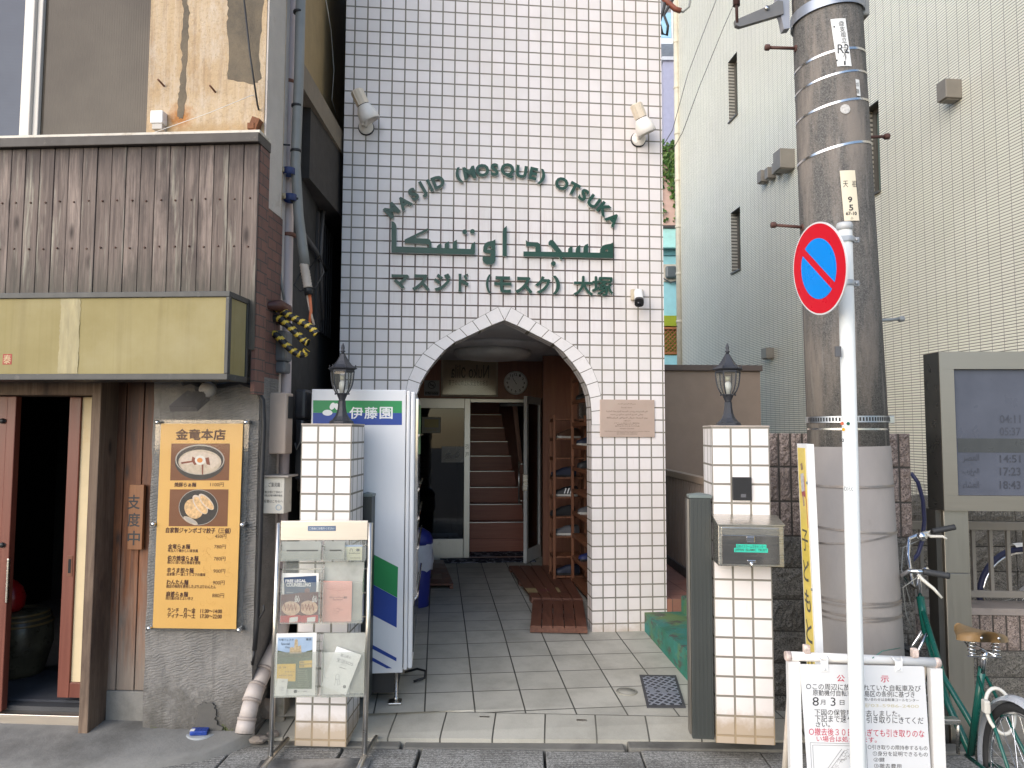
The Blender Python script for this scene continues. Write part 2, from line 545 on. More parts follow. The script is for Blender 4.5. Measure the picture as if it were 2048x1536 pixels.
def concrete(name, c1, c2, dark, moss=None, bump=.4):
    n = NT(name)
    o = n.obj()
    c = n.mix(n.ramp(n.noise(o, 4, 8, .65), [(.3, 0), (.7, 1)]), c1, c2)
    c = n.mix(n.ramp(n.noise(o, 1.7, 8, .72), [(.5, 0), (.7, .85)]), c, dark)
    c = n.mix(n.ramp(n.noise(o, 130, 3, .7), [(.62, 0), (.75, .6)]), c, dark)
    if moss:
        c = n.mix(n.ramp(n.noise(n.mp(o, (1, 1, 1), (3, 1, 2)), 5, 8, .7), [(.6, 0), (.72, .9)]), c, moss)
    return n.bs(col=c, rough=.86, normal=n.bump(n.noise(o, 70, 8, .7), bump, .008))
M_APRON = concrete('apron_concrete', (.17, .165, .15), (.235, .225, .205), (.10, .095, .085))
M_OLDCONC = concrete('old_concrete', (.25, .235, .20), (.34, .31, .26), (.13, .115, .095), (.10, .10, .05))

b = MB(F0)
b.quad((-60, -60, -.09), (60, -60, -.09), (60, 60, -.09), (-60, 60, -.09))
tag(b.build('street', M_ASPHALT), 'grey asphalt street in front of the buildings', 'street', kind='structure')

# gutter slabs between the street and the buildings: a row of ribbed concrete lids with dark gaps
FG = Frame(FS.w(0, .125, 0), -1.0)
b = MB(FG)
xs = [-4.1, -3.45, -2.8, -2.15, -1.52, -.93, -.50, .18, .70, 1.35, 2.0, 2.65, 3.3, 3.9]
for a, c in zip(xs, xs[1:]):
    g = .022 if rnd.random() < .35 else .008
    b.box(a + g / 2, c - g / 2, -.62, -.055, -.16, -.028 + rnd.uniform(-.004, .004), .006)
o = b.build('gutter_slabs', M_GUTTER)
tag(o, 'row of worn ribbed concrete gutter lids along the street edge', 'gutter', kind='structure')
b = MB(FG)
b.box(-4.1, -.62, -.05, .06, -.12, -.022, .008); b.box(-.60, .62, -.05, .06, -.12, -.026, .008); b.box(.64, 3.9, -.05, .06, -.12, -.014, .008)
tag(b.build('gutter_edge', concrete('edge_concrete', (.13, .125, .11), (.20, .19, .165), (.07, .065, .058))), 'narrow concrete edge between gutter lids and porch', 'kerb', kind='structure')

# porch floor of square tiles, rising from the street to the hall
M_FLOOR = None
def floor_mat(name, fr_off, pitch, tone=1.0):
    n = NT(name)
    o = n.obj()
    x = n.sep(o)
    br = n.n('TexBrick', {'Vector': n.comb(n.math('ADD', x[0], fr_off[0] + 40 * pitch[0]), n.math('ADD', x[1], fr_off[1] + 40 * pitch[1])), 'Color1': sc3((.52, .495, .425), tone), 'Color2': sc3((.45, .43, .37), tone), 'Mortar': (.05, .048, .04), 'Scale': 1.0, 'Mortar Size': .0052, 'Mortar Smooth': .3, 'Bias': 0.0, 'Brick Width': pitch[0], 'Row Height': pitch[1]}, offset=0.0, squash=1.0)
    c = br.outputs[0]
    c = n.mix(n.ramp(n.noise(o, 240, 3, .7), [(.3, .25), (.55, 0)]), c, (.17, .168, .145))
    c = n.mix(n.ramp(n.noise(o, 3.5, 7, .65), [(.42, 0), (.72, .5)]), c, (.20, .19, .155))
    c = n.mix(n.ramp(n.noise(o, 16, 6, .7), [(.72, 0), (.80, .5)]), c, (.14, .13, .11))
    h = n.math('SUBTRACT', n.math('MULTIPLY', n.noise(o, 260, 3, .6), .15), br.outputs[1])
    return n.bs(col=c, rough=.6, normal=n.bump(h, .6, .004))
fu, fv = FM.gnd(950.4, 1425.7, .051)
fu2, fv2 = FM.gnd(1257.5, 1432.7, .05)
pu = (fu2 - fu) / 3
def floor_z(v):
    if v < -1.52: return .05 + (v + 1.52) * .2
    if v < .06: return .05 + (v + 1.52) / 1.58 * .075
    return .125 + min(v - .06, .2) * .02
sl, sr = FM.loc(FS.w(*FS.gnd(742, 1418.7, .055), 0)), FM.loc(FS.w(*FS.gnd(1353, 1434, .045), 0))
def strip_v(u):
    return sl[1] + (sr[1] - sl[1]) * (u - sl[0]) / (sr[0] - sl[0])
b = MB(FM)
U = [-1.75 + i * .17 for i in range(21)]
V = [strip_v, -1.35, -1.1, -.8, -.5, -.2, .06, .3, 2.0, 3.6]
vs = []
for k, v in enumerate(V):
    for u in U:
        q = v(u) if callable(v) else v
        vs.append((u, q, floor_z(q) if k else .05))
fs = [(k * 21 + i, k * 21 + i + 1, (k + 1) * 21 + i + 1, (k + 1) * 21 + i) for k in range(len(V) - 1) for i in range(20)]
b.raw(vs, fs)
_fm = floor_mat('porch_tile', (0, 0), (pu, pu))
o = b.build('porch_floor', _fm)
_ol = FM.loc(Vector(WM[o.name].translation))
for nd in _fm.node_tree.nodes:
    if nd.type == 'TEX_BRICK':
        cx = nd.inputs[0].links[0].from_node
        for i, q in ((0, _ol[0] - fu), (1, _ol[1] - FM.gnd(1000, 1290.6, .094)[1])):
            cx.inputs[i].links[0].from_node.inputs[1].default_value = q + 40 * pu
tag(o, 'grey square-tiled porch floor rising into the arched entrance', 'floor', kind='structure')

b = MB(FS)
p = [FS.gnd(690, 1476, -.005), FS.gnd(1640, 1482, -.005)]
q = [FS.loc(FM.w(u, strip_v(u), 0)) for u in (-1.75, 1.65)]
vf = (p[0][1] + p[1][1]) / 2
_v = lambda u: p[0][1] + (p[1][1] - p[0][1]) * (u - p[0][0]) / (p[1][0] - p[0][0])
b.slab([(-1.45, _v(-1.45)), (1.75, _v(1.75)), (q[1][0], q[1][1] - .004), (q[0][0], q[0][1] - .004)], -.1, [-.004, -.004, .049, .049])
_j = FS.gnd(988, 1460, .0)[0]
_fm = floor_mat('porch_edge_tile', (0, 0), (.292, .9), .86)
o = b.build('porch_edge', _fm)
_ol = FS.loc(Vector(WM[o.name].translation))
for nd in _fm.node_tree.nodes:
    if nd.type == 'TEX_BRICK':
        cx = nd.inputs[0].links[0].from_node
        for i, qq in ((0, _ol[0] - _j + 40 * .292), (1, .45 + 40 * .9)):
            cx.inputs[i].links[0].from_node.inputs[1].default_value = qq
tag(o, 'sloping row of grey tiles along the front edge of the porch', 'kerb', kind='structure')

# ------------------------------------------------------------------ the tiled mosque
mosque = thing('mosque_building', 'narrow white-tiled mosque front with a pointed arch entrance', 'building', FM, (0, 0, 0))
uL, uR = FM.at(681, 620)[0], FM.at(1328.5, 700)[0]
ctr = FM.at(1009, 640)[0]
inn = [(1009, 640.8), (1035.5, 652), (1073, 670.9), (1095, 682), (1117.5, 705-12), (1134, 714), (1150, 732.4), (1163.5, 753.4), (1173.7, 773.4), (1179, 790.5), (1182, 814), (1183, 850)]
out = [(1009, 613.5), (1022, 614.5), (1066, 640), (1103.8, 663.4), (1146.5, 689.7), (1175.6, 718.7), (1192.6, 753), (1201, 783.7), (1203.5, 806), (1204.5, 850)]
def half(pts):
    q = [FM.at(x, y) for x, y in pts]
    return [(abs(u - ctr), z) for u, z in q]
inn, out = half(inn), half(out)
inn[0] = (0, inn[0][1]); out[0] = (0, out[0][1])
def full(h, zb):
    r = [(ctr + u, z) for u, z in h] + [(ctr + h[-1][0], zb)]
    l = [(ctr - u, z) for u, z in h[1:]] + [(ctr - h[-1][0], zb)]
    return l[::-1] + r
arch = full(inn, .1)                           # from lower left, over the apex, to lower right
b = MB(FM)
b.prism([(uL, -.05), (uL, 6.4), (uR, 6.4), (uR, -.05), (ctr + inn[-1][0], -.05)] + arch[::-1] + [(ctr - inn[-1][0], -.05)], 0, .17)
b.build('facade', M_FACADE, mosque)
b = MB(FM)                                     # arch reveal: tiled faces lining the opening
vs, fs = [], []
cz = 1.4
for (u, z) in arch:
    d = Vector((ctr - u, max(0, cz - z)))
    d = d.normalized() * .003 if d.length else Vector((0, 0))
    vs += [(u + d.x, .0015, z + d.y), (u + d.x, .172, z + d.y)]
for i in range(len(arch) - 1):
    fs.append((2 * i, 2 * i + 2, 2 * i + 3, 2 * i + 1))
b.raw(vs, fs)
b.build('arch_reveal', M_REVEAL, mosque)
# arch tiles
def resample(h, k):
    L = [0]
    for a, c in zip(h, h[1:]):
        L.append(L[-1] + math.hypot(c[0] - a[0], c[1] - a[1]))
    r = []
    for i in range(k + 1):
        t = L[-1] * i / k
        j = max(q for q in range(len(L)) if L[q] <= t + 1e-9)
        if j >= len(h) - 1:
            r.append(h[-1]); continue
        f = (t - L[j]) / (L[j + 1] - L[j])
        r.append((h[j][0] + (h[j + 1][0] - h[j][0]) * f, h[j][1] + (h[j + 1][1] - h[j][1]) * f))
    return r
K = 11
ri, ro = resample(inn, K), resample(out[1:], K)
bt, bj = MB(FM), MB(FM)
for sgn in (1, -1):
    band = [(ctr + sgn * u, z) for u, z in ri] + [(ctr + sgn * u, z) for u, z in ro[::-1]]
    bj.prism(band if sgn > 0 else band[::-1], -.002, .01)
    for i in range(K):
        a, c, d, e = ri[i], ri[i + 1], ro[i + 1], ro[i]
        m = ((a[0] + c[0] + d[0] + e[0]) / 4, (a[1] + c[1] + d[1] + e[1]) / 4)
        def inset(p, s1=.945):
            return (ctr + sgn * (m[0] + (p[0] - m[0]) * s1), m[1] + (p[1] - m[1]) * s1)
        pts = [inset(p) for p in (a, c, d, e)]
        bt.prism(pts, -.0045, .005)
bt.prism([(ctr, inn[0][1] + .006), (ctr + out[1][0] * .9, out[1][1] - .002), (ctr - out[1][0] * .9, out[1][1] - .002)], -.0048, .005)
bj.build('arch_joints', M_MORTAR, mosque)
bt.build('arch_trim', M_VOUSS, mosque)
b = MB(FM)                                     # body of the building behind its front
b.box(uL + .002, uL + .15, .171, 7, 0, 6.39); b.box(uR - .15, uR - .002, .171, 7, 0, 6.39)
b.box(uL + .002, uR - .002, .171, 7, 2.9, 3.0)
b.build('side_wall', plain('side_render', (.35, .33, .3), .8, bump=.2), mosque)

VD = 3.42
HL, HR = -1.08, 1.12
b = MB(FM); b.box(HL, HR, .171, VD + 3.2, 2.61, 2.68)
b.build('ceiling', M_CEIL, mosque)
b = MB(FM)
b.box(HL - .05, HL, .171, VD + 3.2, .0, 2.68); b.box(HR, HR + .05, .171, VD + 3.2, .0, 2.68); b.box(HL, HR, VD + 3.2, VD + 3.25, 0, 2.68)
b.build('hall_wall', M_DGREY, mosque)
lo = lambda px, py, v=VD: FM.at(px, py, v)
dl, dr = lo(838, 900)[0], lo(1082, 900)[0]
dz = lo(950, 797)[1]
b = MB(FM)
b.box(HL, HR, VD, VD + .06, dz, 2.61)          # wood panelling over the door
b.box(dr + .02, HR, VD + .005, VD + .06, .1, dz)
b.build('wood_panelling', M_PANELWOOD, mosque)
pw = FM.at(1088, 900, 2.66)[0]
b = MB(FM); b.box(pw, HR, 2.66, 2.70, .12, FM.at(1100, 712, 2.66)[1])
b.box(pw - .012, pw, 2.645, 2.71, .12, FM.at(1100, 712, 2.66)[1])
b.build('wood_screen', M_PANELWOOD, mosque)
# glazed door: fixed leaf on the left, open leaf on the right
door = MB(FM)
gz = .14
l1, l2 = lo(928, 900)[0], lo(940, 900)[0]
t1 = lo(950, 817)[1]; bz = lo(900, 1077)[1]
door.box(dl, l1, VD - .04, VD, t1, dz - .002, .004); door.box(l1, l2, VD - .045, VD + .005, gz, dz - .004, .004)
door.box(dl, l1, VD - .04, VD, gz, bz, .004); door.box(l2 + .001, dr, VD - .02, VD + .02, dz - .05, dz - .006, .003)
door.box(dr - .03, dr, VD - .03, VD + .02, gz, dz - .055, .003)
dp = door.build('entrance_door', M_ALU, mosque)
g = MB(FM); g.box(dl, l1, VD - .022, VD - .016, bz, t1)
g.build('door_pane', M_DOORGLASS, dp)
leaf = MB(FM)
h0, h1 = (dr - .02, VD - .02), FM.gnd(1050, 1128, .14)
def slanted(mb, p, q, w, z0, z1):
    d = Vector((q[0] - p[0], q[1] - p[1])); d.normalize(); n = Vector((-d.y, d.x)) * w / 2
    mb.slab([(p[0] + n.x, p[1] + n.y), (p[0] - n.x, p[1] - n.y), (q[0] - n.x, q[1] - n.y), (q[0] + n.x, q[1] + n.y)], z0, z1)
zt = FM.at(1050, 792, h1[1])[1]
def lerp2(t):
    return (h0[0] + (h1[0] - h0[0]) * t, h0[1] + (h1[1] - h0[1]) * t)
slanted(leaf, lerp2(.9), lerp2(1), .04, .15, zt); slanted(leaf, lerp2(0), lerp2(.1), .04, .15, zt)
slanted(leaf, lerp2(.1), lerp2(.9), .038, .15, .3); slanted(leaf, lerp2(.1), lerp2(.9), .038, zt - .09, zt)
lp = leaf.build('door_leaf', M_WHITEALU, mosque, label='open white aluminium door leaf')
g = MB(FM); slanted(g, lerp2(.1), lerp2(.9), .006, .3, zt - .09); g.build('leaf_pane', M_DOORGLASS, lp)
g = MB(FM)
hx, hv = h1
g.tube([(hx - .07, hv + .05, .85), (hx - .07, hv + .05, 1.35)], .011, 10); g.tube([(hx, hv + .05, 1.32), (hx - .07, hv + .05, 1.32)], .008, 8); g.tube([(hx, hv + .05, .88), (hx - .07, hv + .05, .88)], .008, 8)
g.box(hx - .03, hx + .03, hv - .012, hv + .06, 1.0, 1.2, .005)
g.build('door_handle', M_STEEL, lp)
g = MB(FM); g.box(hx - .28, hx - .02, hv + .1, hv + .13, zt - .12, zt - .09); g.box(hx - .3, hx - .2, hv + .1, hv + .15, zt - .13, zt - .08, .01)
g.build('door_closer', M_BLACK, lp)
# stairs behind the door
st, ns = MB(FM), MB(FM)
su0, su1 = l2 - .02, lo(1047, 1000)[0] + .12
z, v = .31, VD + .42
st.box(su0, su1, v - .02, v + .3, .14, z - .002)
for i in range(10):
    w = max(0, i - 2) * .035
    st.box(su0, su1 - w, v, v + .6, z, z + .205)
    ns.box(su0, su1 - w, v - .018, v + .012, z + .200, z + .214, .003)
    z += .208; v += .262
st.build('stair', M_STAIRWOOD, mosque)
ns.build('stair_nosing', metal('nosing', (.68, .66, .62), .35), mosque)
b = MB(FM); b.prism([(su1 + .004, .14), (su1 + .03, .14), (su1 - .2, 2.5), (su1 - .27, 2.5)], VD + .45, VD + 2.9)
b.box(su0 - .06, su0 - .004, VD + .1, VD + 3, .14, 2.5)
b.build('stair_wall', M_PANELWOOD, mosque)

# ------------------------------------------------------------------ sign lettering on the facade
def letter(parent, fill, name='letter'):
    """fill(mb, v, depth): green face on a pale raised side."""
    f = MB(FM); fill(f, -.034, .005); o = f.build(name, M_GREEN, parent)
    s = MB(FM); fill(s, -.0288, .0268); s.build('letter_side', M_LSIDE, o)

cu, cz = ctr, None
sgn = thing('sign_lettering', 'raised green Latin capitals set in an arc on the white tiles', 'lettering', FM, (ctr, 0, FM.at(1005, 430)[1]))
k4 = lambda x, y: (680 + x / 2.926, y / 2.926)
LAT = [('M', 303, 1230), ('A', 374, 1185), ('S', 430, 1136), ('J', 482, 1108), ('I', 526, 1084), ('D', 576, 1064), ('(', 695, 1025), ('M', 757, 1010), ('O', 833, 996),
       ('S', 905, 992), ('Q', 980, 998), ('U', 1062, 1004), ('E', 1132, 1015), (')', 1182, 1034), ('O', 1298, 1074), ('T', 1368, 1104), ('S', 1426, 1140), ('U', 1484, 1180), ('K', 1546, 1224), ('A', 1598, 1282)]
ref = glyphs('M', .042)[2]
hM = ref[3] - ref[1]
for ch, x, y in LAT:
    a = math.asin(max(-1, min(1, (945 - x) / 930)))
    u, z = FM.at(*k4(x, y), -.034)
    g = glyphs(ch, .042)[2]
    hh = .1025
    w, h = (g[2] - g[0]) * hh / hM * 1.02, (g[3] - g[1]) * hh / hM
    if ch == '(' or ch == ')':
        h *= .95
    letter(sgn, lambda m, v, d: m.text(ch, u - w / 2, u + w / 2, z - h / 2, z + h / 2, v, .042, d, rot=a))

ar = thing('sign_lettering', 'raised green angular Arabic words across the middle of the white tiles', 'lettering', FM, (ctr, 0, FM.at(1005, 530)[1]))
def apoly(pts):
    q = [FM.at(760 + x / 4.18, 430 + y / 4.18, -.034) for x, y in pts]
    return lambda m, v, d: m.prism(q, v, v + d)
ARB = [
    [(95, 50), (118, 58), (131, 74), (137, 95), (137, 262), (757, 284), (764, 245), (795, 222), (795, 318), (785, 330), (95, 312)],
    [(400, 110), (402, 128), (300, 180), (304, 194), (395, 197), (418, 206), (430, 235), (430, 270.5), (408, 269.6), (408, 252), (398, 242), (205, 232), (205, 205)],
    [(475, 272.5), (475, 262), (490, 246), (511, 237), (511, 274)], [(540, 275), (540, 245), (555, 229), (577, 219), (577, 276.5)], [(607, 277.5), (607, 235), (622, 217), (643, 207), (643, 279)],
    [(965, 203), (965, 288), (930, 289), (930, 262), (915, 257), (900, 270), (897, 291), (965, 291), (965, 380), (955, 400), (935, 412), (890, 412), (865, 395), (858, 372), (858, 345), (925, 350), (928, 322), (880, 317), (863, 302), (865, 262), (880, 235), (905, 222), (940, 216)],
    [(1060, 90), (1060, 345), (1025, 340), (1025, 135), (1036, 110)],
    [(1200, 304), (1950, 317), (1950, 360), (1200, 345)],
    [(1220, 208), (1235, 224), (1318, 228), (1338, 243), (1343, 305), (1300, 304.5), (1300, 270), (1290, 263), (1222, 257)],
    [(1410, 250), (1410, 224), (1424, 209), (1445, 208), (1462, 228), (1522, 308), (1470, 307), (1425, 254)],
    [(1496, 351), (1513, 374), (1526, 374), (1523, 351.5)],
    [(1572, 309), (1575, 280), (1590, 265), (1610, 261), (1610, 310)], [(1636, 310.5), (1640, 275), (1655, 258), (1675, 249), (1675, 311)], [(1701, 311.5), (1703, 262), (1718, 248), (1740, 239), (1740, 312)],
    [(1950, 228), (1950, 316), (1905, 315.2), (1905, 284), (1888, 288), (1881, 300), (1881, 314.8), (1840, 314), (1842, 285), (1858, 257), (1888, 246), (1925, 240)],
    [(1881, 304), (1905, 306), (1905, 315), (1881, 314.6)]]
for p in ARB:
    letter(ar, apoly(p))
for x, y in ((708, 140), (773, 137), (1450, 405)):
    letter(ar, apoly([(x + 20 * math.cos(i * math.pi / 8), y + 20 * math.sin(i * math.pi / 8)) for i in range(16)]), 'letter_dot')

jp = thing('sign_lettering', 'raised green Japanese characters on the tiles just above the arch', 'lettering', FM, (ctr, 0, FM.at(1005, 590)[1]))
JPN = [('マ', 95, 497, 243, 616), ('ス', 268, 497, 415, 632), ('ジ', 450, 488, 590, 636), ('ド', 655, 490, 750, 640), ('(', 885, 497, 926, 652), ('モ', 955, 513, 1100, 648), ('ス', 1130, 518, 1275, 656),
       ('ク', 1298, 512, 1425, 656), (')', 1445, 508, 1506, 662), ('大', 1623, 514, 1778, 668), ('塚', 1778, 518, 1946, 670)]
for ch, x0, y0, x1, y1 in JPN:
    a, c = FM.at(760 + x0 / 4.18, 430 + y1 / 4.18, -.034), FM.at(760 + x1 / 4.18, 430 + y0 / 4.18, -.034)
    bo = .034 if ch not in '塚大' else .05
    letter(jp, lambda m, v, d: m.text(ch, a[0], c[0], a[1], c[1], v, bo, d))

# ------------------------------------------------------------------ spotlights, camera, plaque
M_SPOT = plain('spot_enamel', (.78, .68, .55), .35, var=.08, grime=(.45, .33, .2), gamt=.58)
M_SPOTW = plain('spot_white', (.84, .80, .75), .32, var=.05, grime=(.4, .33, .25), gamt=.62)
def spot(px, py, side, label):
    u, z = FM.at(px, py)
    s = thing('spotlight', label, 'spotlight', FM, (u, 0, z), 'spotlights above the sign lettering')
    b = MB(FM); b.lathe((u, 0, z), [(.001, -.034), (.052, -.034), (.058, -.028), (.058, -.012)], 28, 'v'); 
    for a in (.6, 2.5, 4.2):
        b.lathe((u + .042 * math.cos(a), 0, z + .042 * math.sin(a)), [(.001, -.038), (.006, -.0375), (.006, -.033)], 8, 'v')
    b.build('mounting_plate', M_SPOTW, s)
    b = MB(FM); b.lathe((u, 0, z), [(.061, -.0118), (.064, -.008), (.064, -.001)], 28, 'v'); b.build('gasket', M_BLACK, s)
    b = MB(FM); b.tube([(u, -.03, z), (u + .0 * side, -.075, z + .02), (u + .02 * side, -.11, z + .05)], .014, 10); b.build('swivel_arm', M_SPOTW, s)
    # bowl and ribbed neck along one axis: open end down and towards the letters
    ax = Vector((.44 * side, .16, -.9)); ax.normalize()
    c = Vector((u + .012 * side, -.13, z + .075))
    q = ax.to_track_quat('Z', 'Y').to_matrix().to_4x4()
    def ax_lathe(prof, n, sharp=False):
        m = MB(FM); m.lathe((0, 0, 0), prof, n, 'z', True, sharp)
        m.v = [FM.w(*(c + (q @ Vector(FM.loc(p))))) for p in m.v]
        return m
    bo = ax_lathe([(.045, -.055), (.052, -.045), (.06, -.03), (.072, 0), (.079, .035), (.08, .07), (.074, .075), (.07, .05), (.05, .0), (.03, -.03)], 28).build('bowl', M_SPOTW, s)
    rb = MB(FM)
    rb.lathe((0, 0, 0), [(.001, -.178), (.042, -.178), (.047, -.172), (.047, -.058), (.043, -.054)], 20, 'z', True, True)
    for k in range(6):
        a = k * math.pi / 3
        rb.box(.047 * math.cos(a) - .004, .047 * math.cos(a) + .004, .047 * math.sin(a) - .004, .047 * math.sin(a) + .004, -.172, -.062)
    rb.v = [FM.w(*(c + (q @ Vector(FM.loc(p))))) for p in rb.v]
    rb.build('lamp_neck', M_SPOT, s)
    ax_lathe([(.046, -.06), (.0465, -.058), (.0465, -.052), (.046, -.05)], 28).build('neck_ring', M_BLACK, s)
    ax_lathe([(.001, .03), (.05, .035), (.055, .04)], 20).build('bulb', plain('bulb_glass', (.55, .55, .52), .15), s)
    return s
spot(732.5, 256, 1, 'white spotlight with a ribbed neck near the left edge of the tiled facade')
spot(1276, 280, .95, 'white spotlight with a ribbed neck at the right edge of the tiled facade')

u, z = FM.at(1273, 592)
cm = thing('security_camera', 'small white bullet security camera right of the arch', 'camera', FM, (u, 0, z))
b = MB(FM); b.box(u - .052, u + .05, -.03, -.0005, z - .04, z + .052, .008, 2); b.build('camera_base', plain('cam_base', (.52, .45, .33), .5), cm)
b = MB(FM)
hd = Vector((-.20, -.85, -.62)); hd.normalize()
c = Vector((u + .005, -.035, z + .022))
def barrel(mb, t0, t1, r, bev=.35):
    e1 = hd.cross(Vector((0, 0, 1))).normalized(); e2 = e1.cross(hd)
    prof = []
    for i in range(20):
        a = 2 * math.pi * i / 20
        x, y = math.cos(a), math.sin(a)
        x, y = math.copysign(abs(x) ** .7, x), math.copysign(abs(y) ** .7, y)
        prof.append((x * r, y * r))
    P = [[tuple(c + hd * t + e1 * x * k + e2 * y * k) for x, y in prof] for t, k in ((t0, .96), (t0 + .006, 1), (t1 - .006, 1), (t1, .95))]
    vs = [p for ring in P for p in ring]
    fs = [(i * 20 + j, i * 20 + (j + 1) % 20, (i + 1) * 20 + (j + 1) % 20, (i + 1) * 20 + j) for i in range(3) for j in range(20)]
    fs += [tuple(range(20))[::-1], tuple(60 + j for j in range(20))]
    mb.raw(vs, fs)
barrel(b, 0, .16, .036); b.build('camera_body', M_WHITE, cm)
b = MB(FM); barrel(b, .1605, .198, .0375); b.build('camera_hood', M_BLACK, cm)
b = MB(FM); p = c + hd * .1985; b.lathe((p.x, p.y, p.z), [(.001, -.004), (.016, -.003), (.017, .004)], 16, 'v'); b.build('lens', plain('lens_glass', (.01, .01, .015), .08), cm)

M_PLAQUE = plain('plaque_metal', (.56, .42, .345), .36, .35, var=.06, grime=(.50, .45, .36), gamt=.48, gs=3)
a, c = FM.at(1199.5, 874), FM.at(1308, 800)
pq = thing('plaque', 'engraved copper-coloured plaque with lines of small writing right of the arch', 'plaque', FM, ((a[0] + c[0]) / 2, 0, a[1]))
b = MB(FM); b.box(a[0], c[0], -.014, -.0055, a[1], c[1], .002); b.build('plate', M_PLAQUE, pq)
b = MB(FM)
def pl(body, x0, x1, y0, y1, bo=0.0):
    b.ptext(body, 1190 + x0 / 15.75, 790 + y0 / 15.75, 1190 + x1 / 15.75, 790 + y1 / 15.75, -.0148, bo)
ARF = {}
def arabic(s):                                 # joined letter forms, in left-to-right order of drawing
    F = {'ا': 'ﺍﺍﺎﺎ', 'ب': 'ﺏﺑﺒﺐ', 'ت': 'ﺕﺗﺘﺖ', 'ة': 'ﺓﺓﺔﺔ', 'ج': 'ﺝﺟﺠﺞ', 'ح': 'ﺡﺣﺤﺢ', 'خ': 'ﺥﺧﺨﺦ', 'د': 'ﺩﺩﺪﺪ', 'ر': 'ﺭﺭﺮﺮ', 'ز': 'ﺯﺯﺰﺰ', 'س': 'ﺱﺳﺴﺲ', 'ش': 'ﺵﺷﺸﺶ', 'ص': 'ﺹﺻﺼﺺ', 'ع': 'ﻉﻋﻌﻊ', 'ف': 'ﻑﻓﻔﻒ', 'ق': 'ﻕﻗﻘﻖ', 'ك': 'ﻙﻛﻜﻚ', 'ل': 'ﻝﻟﻠﻞ', 'م': 'ﻡﻣﻤﻢ', 'ن': 'ﻥﻧﻨﻦ', 'ه': 'ﻩﻫﻬﻪ', 'و': 'ﻭﻭﻮﻮ', 'ي': 'ﻱﻳﻴﻲ', 'ى': 'ﻯﻯﻰﻰ', 'إ': 'ﺇﺇﺈﺈ'}
    nj = 'ادرزوةإى'
    r = ''
    for i, ch in enumerate(s):
        if ch not in F:
            r += ch; continue
        pv = i > 0 and s[i - 1] in F and s[i - 1] not in nj
        nx = i + 1 < len(s) and s[i + 1] in F and ch not in nj
        r += F[ch][(2 if nx else 3) if pv else (1 if nx else 0)]
    return r[::-1]
pl(arabic('بسم الله الرحمن الرحيم'), 720, 1280, 255, 310); pl(arabic('مسجد اوتسكا'), 830, 1170, 370, 420)
pl(arabic('قام بافتتاح إمام وخطيب المسجد الحرام بمكة المكرمة'), 350, 1655, 490, 560); pl(arabic('معالي الشيخ الدكتور صالح بن محمد'), 480, 1520, 590, 655)
pl(arabic('يوم الجمعة شوال الموافق فبراير'), 530, 1655, 690, 760); pl('0002', 370, 520, 690, 740)
pl('大塚マスジド', 900, 1130, 790, 835); pl('イスラーム文化センター開所記念', 600, 1400, 868, 905); pl('金曜日に開かれました', 690, 1320, 920, 950); pl('神戸ムスリムモスク代表', 630, 1400, 965, 1000)
pl('MASJID OTSUKA', 790, 1230, 1045, 1085); pl('THIS MOSQUE WAS INAUGURATED BY THE IMAM OF THE HOLY MOSQUE', 300, 1720, 1135, 1160); pl('ON FRIDAY THE FEBRUARY', 690, 1350, 1180, 1205); pl('IN TOKYO JAPAN', 690, 1320, 1225, 1250)
b.build('lettering', plain('plaque_ink', (.13, .085, .065), .5), pq)

# ------------------------------------------------------------------ inside the entrance hall
def hang(px, py, v=VD):
    return FM.at(px, py, v)
cu_, cz_ = hang(1031, 766)
ck = thing('wall_clock', 'round white wall clock on the wood panel above the door', 'clock', FM, (cu_, VD, cz_ - .15))
b = MB(FM); b.lathe((cu_, VD, cz_), [(.151, -.003), (.153, -.02), (.15, -.034), (.142, -.036), (.136, -.026)], 40, 'v', False); b.build('rim', plain('clock_rim', (.62, .62, .61), .35), ck)
b = MB(FM); b.lathe((cu_, VD, cz_), [(.001, -.022), (.139, -.022)], 40, 'v', False); b.build('dial', plain('clock_face', (.80, .80, .79), .5, var=.03), ck)
b = MB(FM)
for h in range(1, 13):
    a = math.pi / 2 - h * math.pi / 6
    x, y = cu_ + .108 * math.cos(a), cz_ + .108 * math.sin(a)
    w = .011 if h < 10 else .019
    b.text(str(h), x - w, x + w, y - .015, y + .015, VD - .0235, .01)
b.build('numerals', M_INK, ck)
b = MB(FM)
for a, L, w in ((R(90 + 30), .105, .005), (R(90 + 32), .066, .0075)):
    d = Vector((math.cos(a), math.sin(a))); n = Vector((-d.y, d.x)) * w / 2
    p0, p1 = Vector((cu_, cz_)) - d * .02, Vector((cu_, cz_)) + d * L
    b.prism([(p0.x - n.x, p0.y - n.y), (p1.x - n.x * .4, p1.y - n.y * .4), (p1.x + n.x * .4, p1.y + n.y * .4), (p0.x + n.x, p0.y + n.y)], VD - .0255 - w * .2, VD - .0245 - w * .2)
b.build('hands', M_BLACK, ck)

